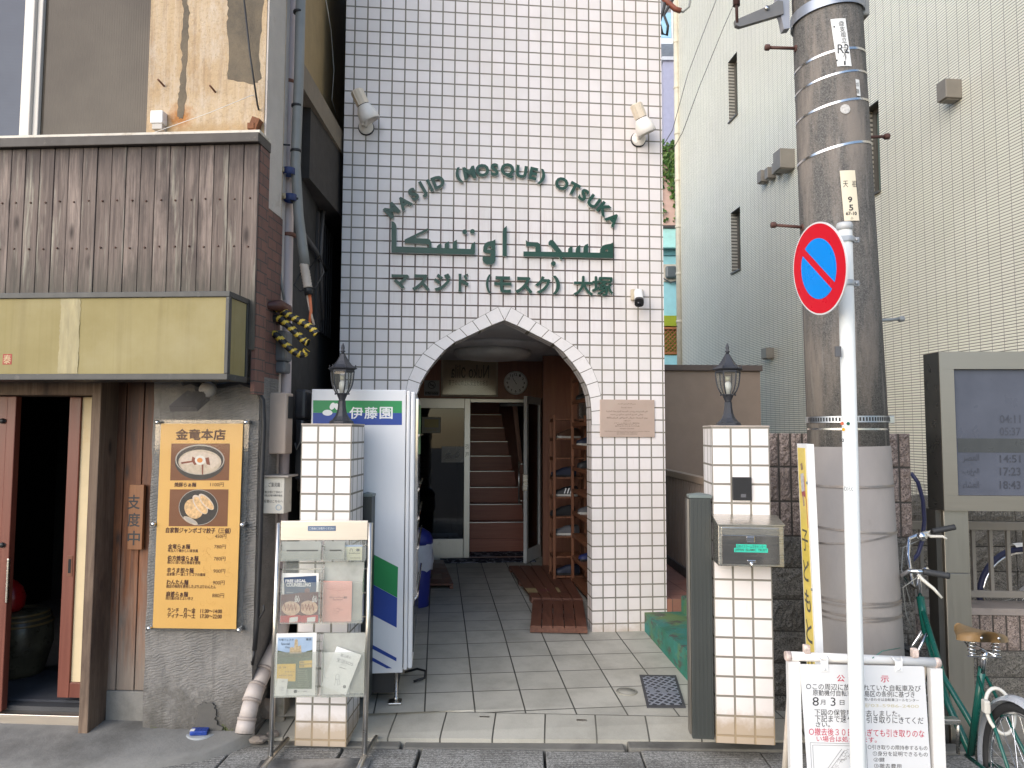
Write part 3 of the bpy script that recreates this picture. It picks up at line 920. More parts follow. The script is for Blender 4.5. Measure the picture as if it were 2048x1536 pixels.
a, c = hang(882, 793, VD - .02), hang(996, 713, VD - .02)
ps = thing('poster', 'tan sheet of handwriting in clear film above the glass door', 'poster', FM, ((a[0] + c[0]) / 2, VD, a[1]))
b = MB(FM); b.box(a[0], c[0], VD - .02, VD - .004, a[1], c[1], .003); b.build('sheet', plain('tan_sheet', (.50, .41, .31), .5, var=.08), ps)
b = MB(FM)
b.ptext('Nuko ɔlila', 902, 730, 978, 756, VD - .0208, .004, mirror=True); b.ptext('寶子のこの上に安全をお祈り', 897, 760, 976, 771, VD - .0208)
b.build('lettering', M_INK, ps)
b = MB(FM)
for (x0, y0, x1, y1) in ((882, 713, 996, 716.5), (882, 790, 996, 793), (882, 716.5, 885, 790), (993, 716.5, 996, 790)):
    b.pbox(x0, y0, x1, y1, VD - .024, VD - .0205)
b.build('edging', plain('tan_edge', (.42, .36, .27), .5), ps)
b = MB(FM); b.pbox(885.5, 717, 992.5, 789.5, VD - .0225, VD - .0218); b.build('film', glass('poster_film', (.92, .9, .86), .12), ps)

a, c = hang(848, 791, VD - .01), hang(879, 761, VD - .01)
ns_ = thing('no_smoking_sign', 'small square no-smoking sign at the left above the door', 'sign', FM, ((a[0] + c[0]) / 2, VD, a[1]))
b = MB(FM); b.box(a[0], c[0], VD - .01, VD - .002, a[1], c[1], .002); b.build('plate', plain('sign_grey', (.30, .30, .31), .5), ns_)
b = MB(FM); m_ = (a[0] + c[0]) / 2; zz = c[1] - .058
b.lathe((m_, VD, zz), [(.048, -.0102), (.048, -.012), (.040, -.012), (.040, -.0102)], 28, 'v', False)
b.box(m_ - .042, m_ + .042, VD - .0125, VD - .0105, zz - .004, zz + .004, ry=R(42)); b.box(m_ - .03, m_ + .03, VD - .0115, VD - .0105, zz - .006, zz + .005)
b.box(a[0] + .012, c[0] - .012, VD - .012, VD - .0105, a[1] + .012, a[1] + .05); b.build('symbol', M_INK, ns_)
b = MB(FM); b.text('NO SMOKING', a[0] + .02, c[0] - .02, a[1] + .035, a[1] + .046, VD - .0126); b.text('禁煙にご協力ください', a[0] + .02, c[0] - .02, a[1] + .017, a[1] + .03, VD - .0126); b.build('lettering', plain('sign_pale', (.4, .4, .4), .5), ns_)

u, v = FM.gnd(985, 700, 2.5)
u, v = FM.at(985, 700, 1.8)[0], 1.8
cl = thing('ceiling_light', 'round white stepped ceiling light inside the arch', 'light', FM, (u, v, 2.45))
b = MB(FM); b.lathe((u, v, 2.609), [(.62, 0), (.62, -.02), (.57, -.035), (.55, -.05), (.5, -.05)], 48); b.build('rosette', plain('rosette', (.62, .62, .62), .5), cl)
b = MB(FM); b.lathe((u, v, 2.558), [(.40, 0), (.41, -.04), (.37, -.075), (.25, -.095), (.001, -.10)], 48); b.build('diffuser', plain('diffuser', (.66, .66, .64), .35), cl)

def sticker(px0, py0, px1, py1, v, label, base, col, draw):
    a, c = FM.at(px0, py1, v), FM.at(px1, py0, v)
    t = thing('notice', label, 'notice', FM, ((a[0] + c[0]) / 2, v, a[1]))
    m = MB(FM); m.box(a[0], c[0], v - .001, v + .001, a[1], c[1]); m.build('sheet', base, t)
    m = MB(FM); draw(m, a, c, v - .0018); m.build('print', col, t)
    return t
VG = VD - .026
M_YEL = plain('yellow_print', (.30, .235, .06), .4, var=.2)
sticker(844, 834, 882, 866, VG, 'small tan and yellow printed notice high on the glass door', plain('notice_tan', (.23, .20, .14), .4), M_YEL,
        lambda m, a, c, v: (m.box(a[0] + .03, c[0] - .03, v, v + .0004, a[1] + .07, c[1] - .03), m.text('お知らせ', a[0] + .06, c[0] - .06, a[1] + .02, a[1] + .05, v)))
sticker(883, 893, 928, 925, VG, 'small crumpled clear sheet halfway up the glass door', plain('notice_film', (.10, .105, .12), .25), plain('film_print', (.3, .31, .33), .3),
        lambda m, a, c, v: [m.tube([(a[0] + .03 + .2 * rnd.random(), v, a[1] + .03 + .12 * rnd.random()), (a[0] + .03 + .2 * rnd.random(), v, a[1] + .03 + .12 * rnd.random())], .0022, 5) for _ in range(12)])
b = MB(FM)
for i, t in enumerate('引戸'):
    zq = lo(934, 893)[1] - i * .1
    b.text(t, (l1 + l2) / 2 - .022, (l1 + l2) / 2 + .022, zq - .03, zq + .03, VD - .0462)
b.build('door_lettering', M_INK, dp)

# mats and slatted boards
def mat_stuff():
    n = NT('door_mat')
    o = n.obj()
    vo = n.n('TexVoronoi', {'Vector': o, 'Scale': 9.0}, feature='DISTANCE_TO_EDGE').outputs['Distance']
    return n.bs(col=n.mix(n.ramp(vo, [(.04, 0), (.07, 1)]), (.22, .23, .27), (.012, .014, .03)), rough=.9, normal=n.bump(n.noise(o, 300, 3), .5, .004))
M_MAT = mat_stuff()
a, c = FM.gnd(880, 1127, .13), FM.gnd(1062, 1110, .13)
b = MB(FM); b.box(a[0], c[0], a[1], VD - .06, .1295, .141, .004); tag(b.build('door_mat', M_MAT), 'dark blue patterned mat lying in front of the door threshold', 'mat')
b = MB(FM); b.box(l2 - .01, dr - .05, VD + .03, VD + .4, .1300, .142, .004); tag(b.build('door_mat', M_MAT), 'dark blue patterned mat inside the door below the stairs', 'mat')
b = MB(FM); b.box(dl, dr, VD - .055, VD + .028, .128, .1385); b.build('threshold', M_ALU, mosque)

def deck(name, label, corners, nsl, along, h=.055, z0=None):
    """slatted duckboard: corners in (u, v): near left, near right, far right, far left"""
    A, B_, C_, D = [Vector(q) for q in corners]
    zc = floor_z((A.y + C_.y) / 2) if z0 is None else z0
    t = thing(name, label, 'duckboard', FM, ((A.x + C_.x) / 2, (A.y + C_.y) / 2, zc), 'slatted wooden boards on the porch floor')
    for i in range(nsl):
        f0, f1 = (i + .04) / nsl, (i + .96) / nsl
        if along:
            q = [A.lerp(B_, f0), A.lerp(B_, f1), D.lerp(C_, f1), D.lerp(C_, f0)]
        else:
            q = [A.lerp(D, f0), B_.lerp(C_, f0), B_.lerp(C_, f1), A.lerp(D, f1)]
        m = MB(FM); m.slab([(p.x, p.y) for p in q], zc + h - .018, zc + h + rnd.uniform(-.001, .001)); m.build('slat', M_DECKWOOD, t)
    for f in (.0, .46, .92):
        m = MB(FM)
        if along:
            q = [A.lerp(D, f + .002), B_.lerp(C_, f + .002), B_.lerp(C_, f + .078), A.lerp(D, f + .078)]
        else:
            q = [A.lerp(B_, f + .002), A.lerp(B_, f + .078), D.lerp(C_, f + .078), D.lerp(C_, f + .002)]
        m.slab([(p.x, p.y) for p in q], zc + .002, zc + h - .0185); m.build('batten', M_DECKWOOD, t)
    return t
G = lambda px, py, z: FM.gnd(px, py, z)
hz = .125 + .055
deck('duckboard', 'slatted wooden board nearest the street, against the right side of the arch', [G(1060, 1252, hz), G(1175, 1254, hz), G(1166, 1202, hz), G(1065, 1201, hz)], 5, True)
deck('duckboard', 'long slatted wooden board behind the nearest one, in front of the shoe racks', [G(1063, 1196, hz), G(1166, 1198, hz), G(1125, 1131, hz), G(1017, 1132, hz)], 5, True)
deck('duckboard', 'slatted wooden board on the left side of the hall beside the blue bin', [G(806, 1170, hz), G(907, 1168, hz), G(886, 1120, hz), G(815, 1120, hz)], 5, False)
def floorsheet(label, pts, z, base, ink, body):
    A = [FM.gnd(x, y, z) for x, y in pts]
    t = thing('printed_sheet', label, 'sheet', FM, (A[0][0], A[0][1], z))
    m = MB(FM); m.slab(A, z - .0015, z); m.build('sheet', base, t)
    m = MB(FM)
    us = [p[0] for p in A]; vs_ = [p[1] for p in A]
    m.text(body, min(us) + .1, max(us) - .1, min(vs_) + .03, max(vs_) - .05, 0, .01, flat=z + .001); m.build('print', ink, t)
floorsheet('tan and yellow printed sheet lying across the long slatted board', [(1056, 1185), (1122, 1184), (1116, 1175), (1050, 1176)], hz + .004, plain('sheet_yellow', (.40, .30, .15), .5, var=.3, vs=9), plain('sheet_red', (.18, .04, .06), .5), '土足厳禁')
floorsheet('small tan printed sheet on the left slatted board', [(838, 1158), (884, 1158), (882, 1147), (838, 1147)], hz + .004, plain('sheet_tan', (.30, .21, .15), .6), M_INK, '土足')

# bin with a bag
bu, bv = FM.gnd(838, 1220, .125)
bn = thing('rubbish_bin', 'blue plastic rubbish bin with a white bag behind the vending machine', 'bin', FM, (bu - .02, bv + .15, .125))
bu -= .02; bv += .15
M_BLUE = plain('bin_blue', (.02, .03, .22), .42)
b = MB(FM); b.lathe((bu, bv, .125), [(.10, 0), (.105, .01), (.125, .42), (.12, .43)], 24); b.build('bin_body', M_BLUE, bn)
b = MB(FM); b.lathe((bu, bv, .125), [(.135, .56), (.138, .6), (.11, .66), (.05, .70), (.001, .705)], 24); b.build('bin_lid', M_BLUE, bn)
b = MB(FM)
pr = [(.128, .33), (.135, .36), (.14, .40), (.134, .47), (.136, .56), (.13, .565)]
b.lathe((bu, bv, .125), pr, 24, caps=False)
b.v = [p + Vector((rnd.uniform(-.009, .009), rnd.uniform(-.009, .009), rnd.uniform(-.012, .012))) for p in b.v]
b.build('bin_bag', plain('bag_white', (.55, .56, .62), .35, spec=.7), bn)

# shoe racks
def rack(label, cu0, v0, v1, depth, ztop, nsh, open_left, zb=.13):
    u0, u1 = cu0, cu0 + depth
    t = thing('shoe_rack', label, 'shoe rack', FM, ((u0 + u1) / 2, (v0 + v1) / 2, zb), 'wooden shoe racks along the hall wall')
    for v in (v0, v1 - .03):
        for u in (u0, u1 - .03):
            m = MB(FM); m.box(u, u + .028, v, v + .028, zb, ztop, .003); m.build('post', M_RACKWOOD, t)
    S = []
    for i in range(nsh):
        z = zb + .08 + (ztop - zb - .12) * i / (nsh - 1)
        m = MB(FM)
        for j in range(3):
            w = (depth - .065) / 3
            m.box(u0 + .03 + j * w + .004, u0 + .03 + (j + 1) * w - .004, v0 + .002, v1 - .004, z - .014, z)
        m.box(u0 + .006, u0 + .026, v0 + .03, v1 - .032, z - .03, z + .006); m.build('shelf', M_RACKWOOD, t)
        S.append(z)
    m = MB(FM); m.box(u1 - .012, u1 - .002, v0 + .03, v1 - .032, zb + .06, ztop - .05); m.build('back_panel', M_RACKWOOD, t)
    return S, u0, u1
r1v1, r1u = FM.side(1141, 1172, .0)[0], 0
q = FM.gnd(1143, 1172, .13)
S1, r1u0, r1u1 = rack('tall wooden shoe rack nearest the arch, right of the second rack', q[0], .22, q[1] + .03, .30, FM.at(1137, 752, q[1])[1], 10, True)
q2 = FM.at(1099, 1120, q[1] + .35)[0]
S2, r2u0, r2u1 = rack('tall wooden shoe rack farther in, in front of the wood screen', q2, q[1] + .10, q[1] + .40, .36, FM.at(1110, 830, q[1] + .1)[1], 9, True)
r2v = q[1] + .10

M_SHOE = {k: plain('shoe_' + k, c, .55, var=.2) for k, c in (('black', (.012, .012, .014)), ('navy', (.015, .02, .045)), ('grey', (.10, .10, .11)), ('brown', (.10, .05, .03)), ('blue', (.02, .03, .14)))}
M_SOLE = plain('shoe_sole', (.55, .54, .50), .6)
def shoe(label, u, v, z, ang, kind, stripes=False, sole=True, L=.27, W=.095):
    t = thing('shoe', label, 'shoe', FM, (u, v, z), 'shoes left in the racks')
    ca, sa = math.cos(ang), math.sin(ang)
    def P(x, y, h):
        return (u + x * ca - y * sa, v + x * sa + y * ca, z + h)
    sec = [(-.5, .25, .06), (-.46, .36, .085), (-.3, .40, .09), (-.12, .38, .082), (.05, .40, .075), (.2, .47, .055), (.36, .48, .042), (.47, .34, .03), (.5, .15, .015)]
    up, so = MB(FM), MB(FM)
    n = 9
    vs, fs, sv = [], [], []
    for x, w, h in sec:
        for j in range(n):
            a = math.pi * j / (n - 1)
            vs.append(P(x * L, math.cos(a) * w * W, .022 + max(0, math.sin(a)) ** .7 * h))
    for i in range(len(sec) - 1):
        for j in range(n - 1):
            fs.append((i * n + j, i * n + j + 1, (i + 1) * n + j + 1, (i + 1) * n + j))
    fs += [tuple(range(n)), tuple((len(sec) - 1) * n + j for j in range(n))[::-1]]
    up.raw(vs, fs, True); up.build('upper', M_SHOE[kind], t)
    pts = [(x * L, w * W * 1.06) for x, w, h in sec] + [(x * L, -w * W * 1.06) for x, w, h in sec[::-1]]
    so.slab([P(x, y, 0)[:2] for x, y in pts], z + .001, z + .0225); so.build('sole', M_SOLE if sole else M_SHOE['black'], t)
    m = MB(FM); c = P(-.26 * L, 0, .095); m.ball(c, (.045, .03, .014), 12, 6); m.build('collar', M_SHOE['black'], t)
    if stripes:
        m = MB(FM)
        for k in range(3):
            for sd in (1, -1):
                x0 = -.06 + k * .032
                m.quad(P(x0, sd * .0445, .03), P(x0 + .012, sd * .0445, .03), P(x0 - .006, sd * .030, .085), P(x0 - .018, sd * .030, .085))
        m.build('stripe', M_WHITE, t)
    return t
um = (r2u0 + r2u1) / 2
shoe('dark trainer on the fourth shelf up of the farther rack', um - .06, r2v + .12, S2[3], R(185), 'black', sole=False)
shoe('black trainer with three white stripes on the farther rack', um - .03, r2v + .12, S2[4], R(170), 'black', True)
shoe('grey and white trainer low on the farther rack', um - .02, r2v + .12, S2[2], R(172), 'grey')
shoe('black slip-on on the lowest shelf of the farther rack', um - .02, r2v + .1, S2[0], R(178), 'navy', sole=False)
shoe('dark blue shoe at head height on the farther rack', um - .05, r2v + .12, S2[5], R(182), 'navy', sole=False)
shoe('brown and white shoe with a plastic bottle above it on the farther rack', um, r2v + .1, S2[7] + .001, R(195), 'brown')
for k, (i, kind, lab) in enumerate(((8, 'black', 'black shoe on the second shelf from the top of the near rack'), (6, 'navy', 'dark shoe high in the near rack below the black pair'), (5, 'black', 'black shoe in the middle of the near rack'), (3, 'grey', 'grey shoe low in the near rack'), (1, 'blue', 'blue sandal near the bottom of the near rack'))):
    shoe(lab, r1u0 + .15, q[1] - .18 - .03 * k, S1[i], R(180), kind, sole=k % 2 == 1)
# bottle, spring tin, plastic bag
u, v, z = r2u1 - .05, r2v + .1, S2[-1]
bo = thing('plastic_bottle', 'clear empty plastic bottle on top of the farther shoe rack', 'bottle', FM, (u, v, z))
b = MB(FM); b.lathe((u, v, z), [(.03, 0), (.033, .008), (.033, .06), (.031, .065), (.033, .07), (.033, .15), (.014, .19), (.013, .205)], 20); b.build('bottle_body', glass('bottle', (.8, .82, .84), .05, 1, .08), bo)
b = MB(FM); b.lathe((u, v, z), [(.016, .2055), (.016, .225), (.001, .226)], 16); b.build('cap', M_WHITE, bo)
u, v, z = r1u0 + .12, q[1] - .10, S1[-2]
b = MB(FM)
b.lathe((u, v, z), [(.033, 0)] + [p for i in range(6) for p in ((.033, .012 + i * .02), (.026, .018 + i * .02), (.033, .026 + i * .02))] + [(.033, .135)], 20)
tag(b.build('ribbed_can', metal('can_metal', (.7, .7, .7), .25)), 'ribbed silver can on the upper shelf of the near shoe rack', 'can')
b = MB(FM); u, v, z = r1u0 + .17, q[1] - .28, S1[-1] + .085
b.ball((u, v, z), (.10, .11, .095), 16, 12); c_ = FM.w(u, v, z)
b.v = [c_ + (p - c_) * (1 + .22 * math.sin(19 * p.x + 31 * p.z) * math.sin(23 * p.y - 17 * p.z)) for p in b.v]
tag(b.build('plastic_bag', plain('bag_film', (.60, .60, .58), .25, spec=.8, bump=.5, bs=18), smooth=False), 'crumpled white plastic bag on top of the near shoe rack', 'bag')

# ------------------------------------------------------------------ vending machine, seen from its side
M_VEND = plain('vending_white', (.72, .72, .73), .35, var=.04, grime=(.42, .41, .40), gamt=.64, stretch=(1, 1, .25))
M_VBLUE = plain('vending_blue', (.012, .05, .28), .35, var=.05)
M_VGREEN = plain('vending_green', (.012, .24, .07), .35, var=.05)
VV = -1.26
vu0, vu1 = FM.at(623, 800, VV)[0], FM.at(811, 900, VV)[0]
vdr = FM.at(829.5, 900, VV)[0]
vzt = FM.at(720, 779, VV)[1]
vzb = FM.at(800, 1346, VV)[1]
vm = thing('vending_machine', 'tall white vending machine with blue and green stripes, seen from its side', 'vending machine', FM, ((vu0 + vdr) / 2, VV + .5, floor_z(VV)))
b = MB(FM); b.box(vu0, vu1, VV, -.02, vzb, vzt, .006); b.build('cabinet', M_VEND, vm)
b = MB(FM); b.box(vu1 + .004, vdr - .03, VV - .012, -.03, vzb + .02, vzt - .005, .008); b.box(vdr - .028, vdr, VV - .008, -.034, vzb + .025, vzt - .01, .01); dr_ = b.build('machine_door', M_VEND, vm)
b = MB(FM); b.box(vu1 - .002, vu1 + .0035, VV + .004, -.03, vzb + .03, vzt - .03); b.build('door_seal', M_BLACK, vm)
b = MB(FM)
for z0, z1 in ((vzt - .62, vzt - .06), (vzt - .98, vzt - .66), (vzb + .1, vzb + .38)):
    b.box(vdr - .001, vdr + .006, VV + .07, -.10, z0, z1, .003)
b.build('display_window', plain('display_dark', (.05, .055, .06), .12), vm)
b = MB(FM)
for z in (vzt - .30, vzt - .64, vzt - .82, vzt - 1.0, vzb + .42):
    b.tube([(vdr + .004, VV + .05, z), (vdr + .022, VV + .06, z + .02), (vdr + .022, -.1, z + .02)], .008, 6)
b.box(vdr, vdr + .02, VV + .02, VV + .05, vzb + .45, vzt - .05, .004); b.build('door_trim', M_CHROME, vm)
b = MB(FM); b.quad((vdr + .011, VV + .06, vzt - .40), (vdr + .03, VV + .2, vzt - .40), (vdr + .03, VV + .2, vzt - .09), (vdr + .011, VV + .06, vzt - .09)); b.build('product_poster', plain('poster_green', (.18, .32, .16), .4, var=.4, vs=12), vm)
b = MB(FM); b.box(vu0 + .05, vu1 - .03, VV + .06, -.08, floor_z(VV) + .06, vzb - .001); b.build('plinth', M_BLACK, vm)
for u in (vu1 - .04, vu0 + .06):
    for v in (VV + .05, -.1):
        b = MB(FM); zf = floor_z(v) + .002; b.lathe((u, v, zf + .012), [(.014, 0), (.014, .02), (.009, .022), (.009, max(.05, vzb - zf - .013))], 12); b.box(u - .045, u + .035, v - .045, v + .035, zf, zf + .0118, .004); b.build('levelling_foot', M_STEEL, vm)
# printed logo and stripes on the side panel
def vpoly(pts, col, name, lift=.0012):
    m = MB(FM); q = [FM.at(x, y, VV - lift) for x, y in pts]; m.prism(q, VV - lift, VV - lift + .0008); return m.build(name, col, vm)
k8 = lambda x, y: (600 + x / 4.042, 680 + y / 4.042)
vpoly([k8(106, 487), k8(824, 492), k8(824, 590), k8(106, 588)], M_VGREEN, 'logo_stripe'); vpoly([k8(105, 588.5), k8(824, 590.5), k8(824, 687), k8(104, 686)], M_VBLUE, 'logo_stripe')
b = MB(FM)
for i, (x, y, rx, ry, an) in enumerate(((222, 588, 40, 24, 0), (340, 588, 36, 23, 0), (300, 540, 20, 30, -.5), (262, 535, 20, 30, .45))):
    q = [FM.at(*k8(x + rx * math.cos(t) * math.cos(an) - ry * math.sin(t) * math.sin(an), y + rx * math.cos(t) * math.sin(an) + ry * math.sin(t) * math.cos(an)), VV - .002 - i * .0002) for t in [j * math.pi / 12 for j in range(24)]]
    b.prism(q, VV - .002 - i * .0002, VV - .0013)
for ch, x0, x1 in (('伊', 400, 508), ('藤', 522, 626), ('園', 645, 748)):
    b.ptext(ch, *k8(x0, 543), *k8(x1, 636), VV - .0022, .04)
b.build('logo', M_WHITE, vm)
k3 = lambda x, y: (680 + x / 2.866, 1000 + y / 2.866)
vpoly([k3(150, 290), k3(333, 385), k3(328, 560), k3(150, 462)], M_VGREEN, 'stripe'); vpoly([k3(150, 463.5), k3(328, 561.5), k3(325, 732), k3(150, 640)], M_VBLUE, 'stripe')
vpoly([k3(140, 805), k3(324, 905), k3(323, 925), k3(140, 830)], M_VBLUE, 'stripe'); vpoly([k3(140, 876), k3(298, 965), k3(268, 965), k3(140, 900)], M_VBLUE, 'stripe')
b = MB(FM); b.tube([(vdr - .06, VV + .5, .10), (vdr + .02, VV + .45, .135), (vdr + .075, VV + .42, .13), (vdr + .07, VV + .36, .105), (vdr + .0, VV + .34, .09)], .008, 8); tag(b.build('power_cable', M_BLACK), 'black power cable looping out from under the vending machine', 'cable')

# ------------------------------------------------------------------ gate pillars and their lamps
P2 = .0945
FPL = fr_at(654, 4.083, -2.8); FPR = fr_at(1478, 3.93, -5.6)
def pillar(fr, xs, ytop, ybot, label):
    u0, u1 = fr.at(xs[0], 1000)[0], fr.at(xs[1], 1000)[0]
    zt, zb = fr.at((xs[0] + xs[1]) / 2, ytop)[1], fr.at((xs[0] + xs[1]) / 2, ybot)[1]
    p = (u1 - u0) / 3
    t = thing('gate_pillar', label, 'pillar', fr, ((u0 + u1) / 2, .14, zb), 'white tiled gate pillars')
    mf = tiles('pillar_tile', p, (p * 1.5, -(zt - zb) + .004), 'xz', c1=(.82, .765, .745), c2=(.77, .72, .70), base=.14, damt=.64, ms=.0125)
    ms = tiles('pillar_shaded_tile', p, (0, -(zt - zb) + .004), 'yz', c1=(.78, .75, .745), c2=(.73, .70, .70), base=.14, damt=.64, ms=.0125)  # greyer than the front face: shade on the sides put into the tile colour
    b = MB(fr); b.box(u0, u1, 0, .004, zb - .05, zt); b.box(u0, u1, .276, .28, zb - .05, zt); b.build('pillar_face', mf, t)
    b = MB(fr); b.box(u0 + .0005, u0 + .01, .0045, .2755, zb - .05, zt - .0005); b.box(u1 - .01, u1 - .0005, .0045, .2755, zb - .05, zt - .0005); b.build('pillar_side', ms, t)
    b = MB(fr); b.box(u0 + .011, u1 - .011, .005, .275, zb - .05, zt - .012); b.box(u0 - .003, u1 + .003, -.003, .283, zt + .0005, zt + .008, .003); b.build('coping', plain('coping', (.50, .43, .37), .6, grime=(.2, .17, .14), gamt=.5, gs=30), t)
    return t, u0, u1, zt, zb, p
pl_, a0, a1, azt, azb, ap = pillar(FPL, (600, 701), 850, 1474, 'white tiled gate pillar on the left, behind the leaflet stand')
pr_, c0, c1, czt, czb, cp = pillar(FPR, (1425, 1541), 854, 1468, 'white tiled gate pillar on the right, carrying the steel mailbox')

M_LAMP = plain('lamp_iron', (.032, .034, .042), .5, var=.15, bump=.15, bs=120)
def lamp(fr, u, v, z, label):
    t = thing('pillar_lamp', label, 'lamp', fr, (u, v, z), 'lantern lamps on the gate pillars')
    m = WM[t.name]
    F_ = Frame(m.translation, math.degrees(fr.yaw))
    b = MB(F_)
    b.lathe((0, 0, .008), [(.088, 0), (.088, .012), (.083, .016), (.083, .028), (.066, .04), (.047, .07), (.034, .11), (.0275, .16), (.026, .205), (.024, .208)], 8, 'z', True, True, 1, math.pi / 8)
    b.lathe((0, 0, .217), [(.024, 0), (.022, .008), (.026, .02), (.033, .04), (.037, .056), (.045, .062), (.045, .066)], 16)
    for i in range(4):
        a = math.pi / 4 + i * math.pi / 2
        b.lathe((.075 * math.cos(a), .075 * math.sin(a), .036), [(.005, 0), (.005, .008), (.001, .01)], 8)
    b.build('lamp_base', M_LAMP, t)
    prof = [(.043, .285), (.058, .315), (.071, .355), (.078, .40), (.0815, .445), (.083, .475)]
    b = MB(F_); b.lathe((0, 0, 0), prof, 6, 'z', False, True); b.build('lamp_glass', glass('lantern_glass', (.86, .87, .86), .04, 1, .07, (.7, .7, .66)), t)
    b = MB(F_)
    for i in range(6):
        a = i * math.pi / 3
        b.tube([((r + .001) * math.cos(a), (r + .001) * math.sin(a), h) for r, h in prof], .0048, 6)
        b.lathe((.049 * math.cos(a), .049 * math.sin(a), .268), [(.001, 0), (.006, .004), (.006, .012), (.003, .018)], 8)
    b.lathe((0, 0, 0), [(.084, .470), (.087, .474), (.087, .484), (.083, .488)], 6, 'z', False, True); b.build('lamp_cage', M_LAMP, t)
    b = MB(F_)
    b.lathe((0, 0, 0), [(.086, .4885), (.104, .498), (.107, .504), (.088, .515), (.066, .535), (.049, .562), (.034, .592), (.021, .620), (.016, .632), (.001, .634)], 6, 'z', True, True)
    for i in range(6):
        a = i * math.pi / 3
        b.lathe((.094 * math.cos(a), .094 * math.sin(a), .506), [(.003, 0), (.0045, .008), (.003, .014), (.005, .02), (.001, .028)], 8)
    b.build('lamp_roof', M_LAMP, t)
    b = MB(F_); b.lathe((0, 0, .634), [(.012, 0), (.010, .012), (.017, .020), (.017, .026), (.009, .030), (.012, .045), (.0125, .058), (.009, .075), (.003, .092), (.001, .096)], 16); b.build('finial', M_LAMP, t)
    b = MB(F_); b.lathe((0, 0, 0), [(.017, .275), (.017, .315), (.02, .318), (.024, .345), (.022, .375), (.014, .392), (.001, .398)], 16); b.build('lamp_bulb', plain('bulb_white', (.72, .71, .66), .25, var=.03), t)
    b = MB(F_); b.lathe((0, 0, 0), [(.0165, .40), (.0165, .44), (.001, .442)], 12, caps=True); b.build('candle_sleeve', plain('sleeve', (.62, .58, .45), .4, var=.03), t)
    return t
lz = 1.71 + (863 - 686) / FPX * 4.22
lt = lamp(FPL, (a0 + a1) / 2 + FPL.at(669, 850, .14)[0] - FPL.at(654, 850, .14)[0], .14, azt, 'black lantern lamp on the left gate pillar in front of the vending machine')
hs = (FPL.at(669, 686, .14)[1] - azt) / .73
mm = WM[lt.name] @ Matrix.Diagonal((hs * 1.24, hs * 1.24, hs, 1))
def setm(o, m):
    o.matrix_world = m; WM[o.name] = m
setm(lt, mm)
uR_, = (FPR.at(1457, 850, .14)[0],)
hs2 = (FPR.at(1457, 686, .14)[1] - czt) / .73
lt2 = dup(lt, Matrix.Translation(FPR.w(uR_, .14, czt)) @ FPR.rot @ Matrix.Diagonal((hs2 * 1.24, hs2 * 1.24, hs2, 1)), 'black lantern lamp on the right gate pillar above the mailbox')
lt2.matrix_world = WM[lt2.name]

# folding-gate posts
M_POST = plain('gate_post', (.045, .05, .047), .42, var=.1, grime=(.12, .12, .11), gamt=.62, stretch=(1, 1, .3))
def gatepost(fr, px0, px1, ytop, ybot, v, label):
    u0, z0 = fr.at(px0, ybot, v); u1, z1 = fr.at(px1, ytop, v)
    t = thing('gate_post', label, 'post', fr, ((u0 + u1) / 2, v, z0), 'dark folding-gate posts beside the pillars')
    b = MB(fr); b.box(u0, u1, v, v + .085, z0 - .02, z1 - .022, .004)
    for i in range(5):
        uu = u0 + .012 + i * (u1 - u0 - .03) / 4
        b.box(uu, uu + .006, v - .0025, v - .0002, z0, z1 - .03)
    b.build('post_body', M_POST, t)
    b = MB(fr)
    w = (u1 - u0) / 2; m_ = (u0 + u1) / 2
    b.raw([(m_ - w - .004, v - .004, z1 - .0215), (m_ + w + .004, v - .004, z1 - .0215), (m_ + w + .004, v + .089, z1 - .0215), (m_ - w - .004, v + .089, z1 - .0215),
           (m_ - w - .004, v - .004, z1 - .008), (m_ + w + .004, v - .004, z1 - .008), (m_ + w + .004, v + .089, z1 - .008), (m_ - w - .004, v + .089, z1 - .008), (m_, v + .04, z1 + .004)],
          [(0, 1, 5, 4), (1, 2, 6, 5), (2, 3, 7, 6), (3, 0, 4, 7), (4, 5, 8), (5, 6, 8), (6, 7, 8), (7, 4, 8), (3, 2, 1, 0)])
    b.build('post_cap', plain('post_cap', (.16, .19, .18), .4), t)
    b = MB(fr); b.box(u0 - .012, u0 - .0015, v + .01, v + .075, z0, z1 - .03); b.build('side_channel', metal('bronze_channel', (.33, .30, .26), .4, 'z'), t)
gatepost(FPL, 713, 744, 986, 1392, .30, 'dark gate post between the left pillar and the vending machine')
gatepost(FPR, 1385, 1422, 988, 1470, -.01, 'dark gate post on the left of the pillar with the mailbox')

# ------------------------------------------------------------------ mailbox and intercom on the right pillar
km = lambda x, y: (1400 + x / 5.118, 840 + y / 5.118)
mv = -.16
mb0, mb1 = FPR.at(*km(190, 1495), mv), FPR.at(*km(858, 1085), mv)
bk0, bk1 = FPR.at(*km(105, 1000), -.004), FPR.at(*km(775, 968), -.004)
mx = thing('mailbox', 'stainless steel mailbox with two turquoise labels on the right gate pillar', 'mailbox', FPR, ((mb0[0] + mb1[0]) / 2, mv / 2, mb0[1]))
b = MB(FPR); b.box(mb0[0], mb1[0], mv, -.0045, mb0[1], mb1[1], .004); b.build('mailbox_body', M_STEEL, mx)
zt = FPR.at(*km(400, 968), -.004)[1]
b = MB(FPR); b.slab([(mb0[0] - .004, mv - .012), (mb1[0] + .004, mv - .012), (mb1[0] + .004, -.0042), (mb0[0] - .004, -.0042)], mb1[1] + .0005, [mb1[1] + .006, mb1[1] + .006, zt, zt]); b.build('mailbox_roof', M_STEEL, mx)
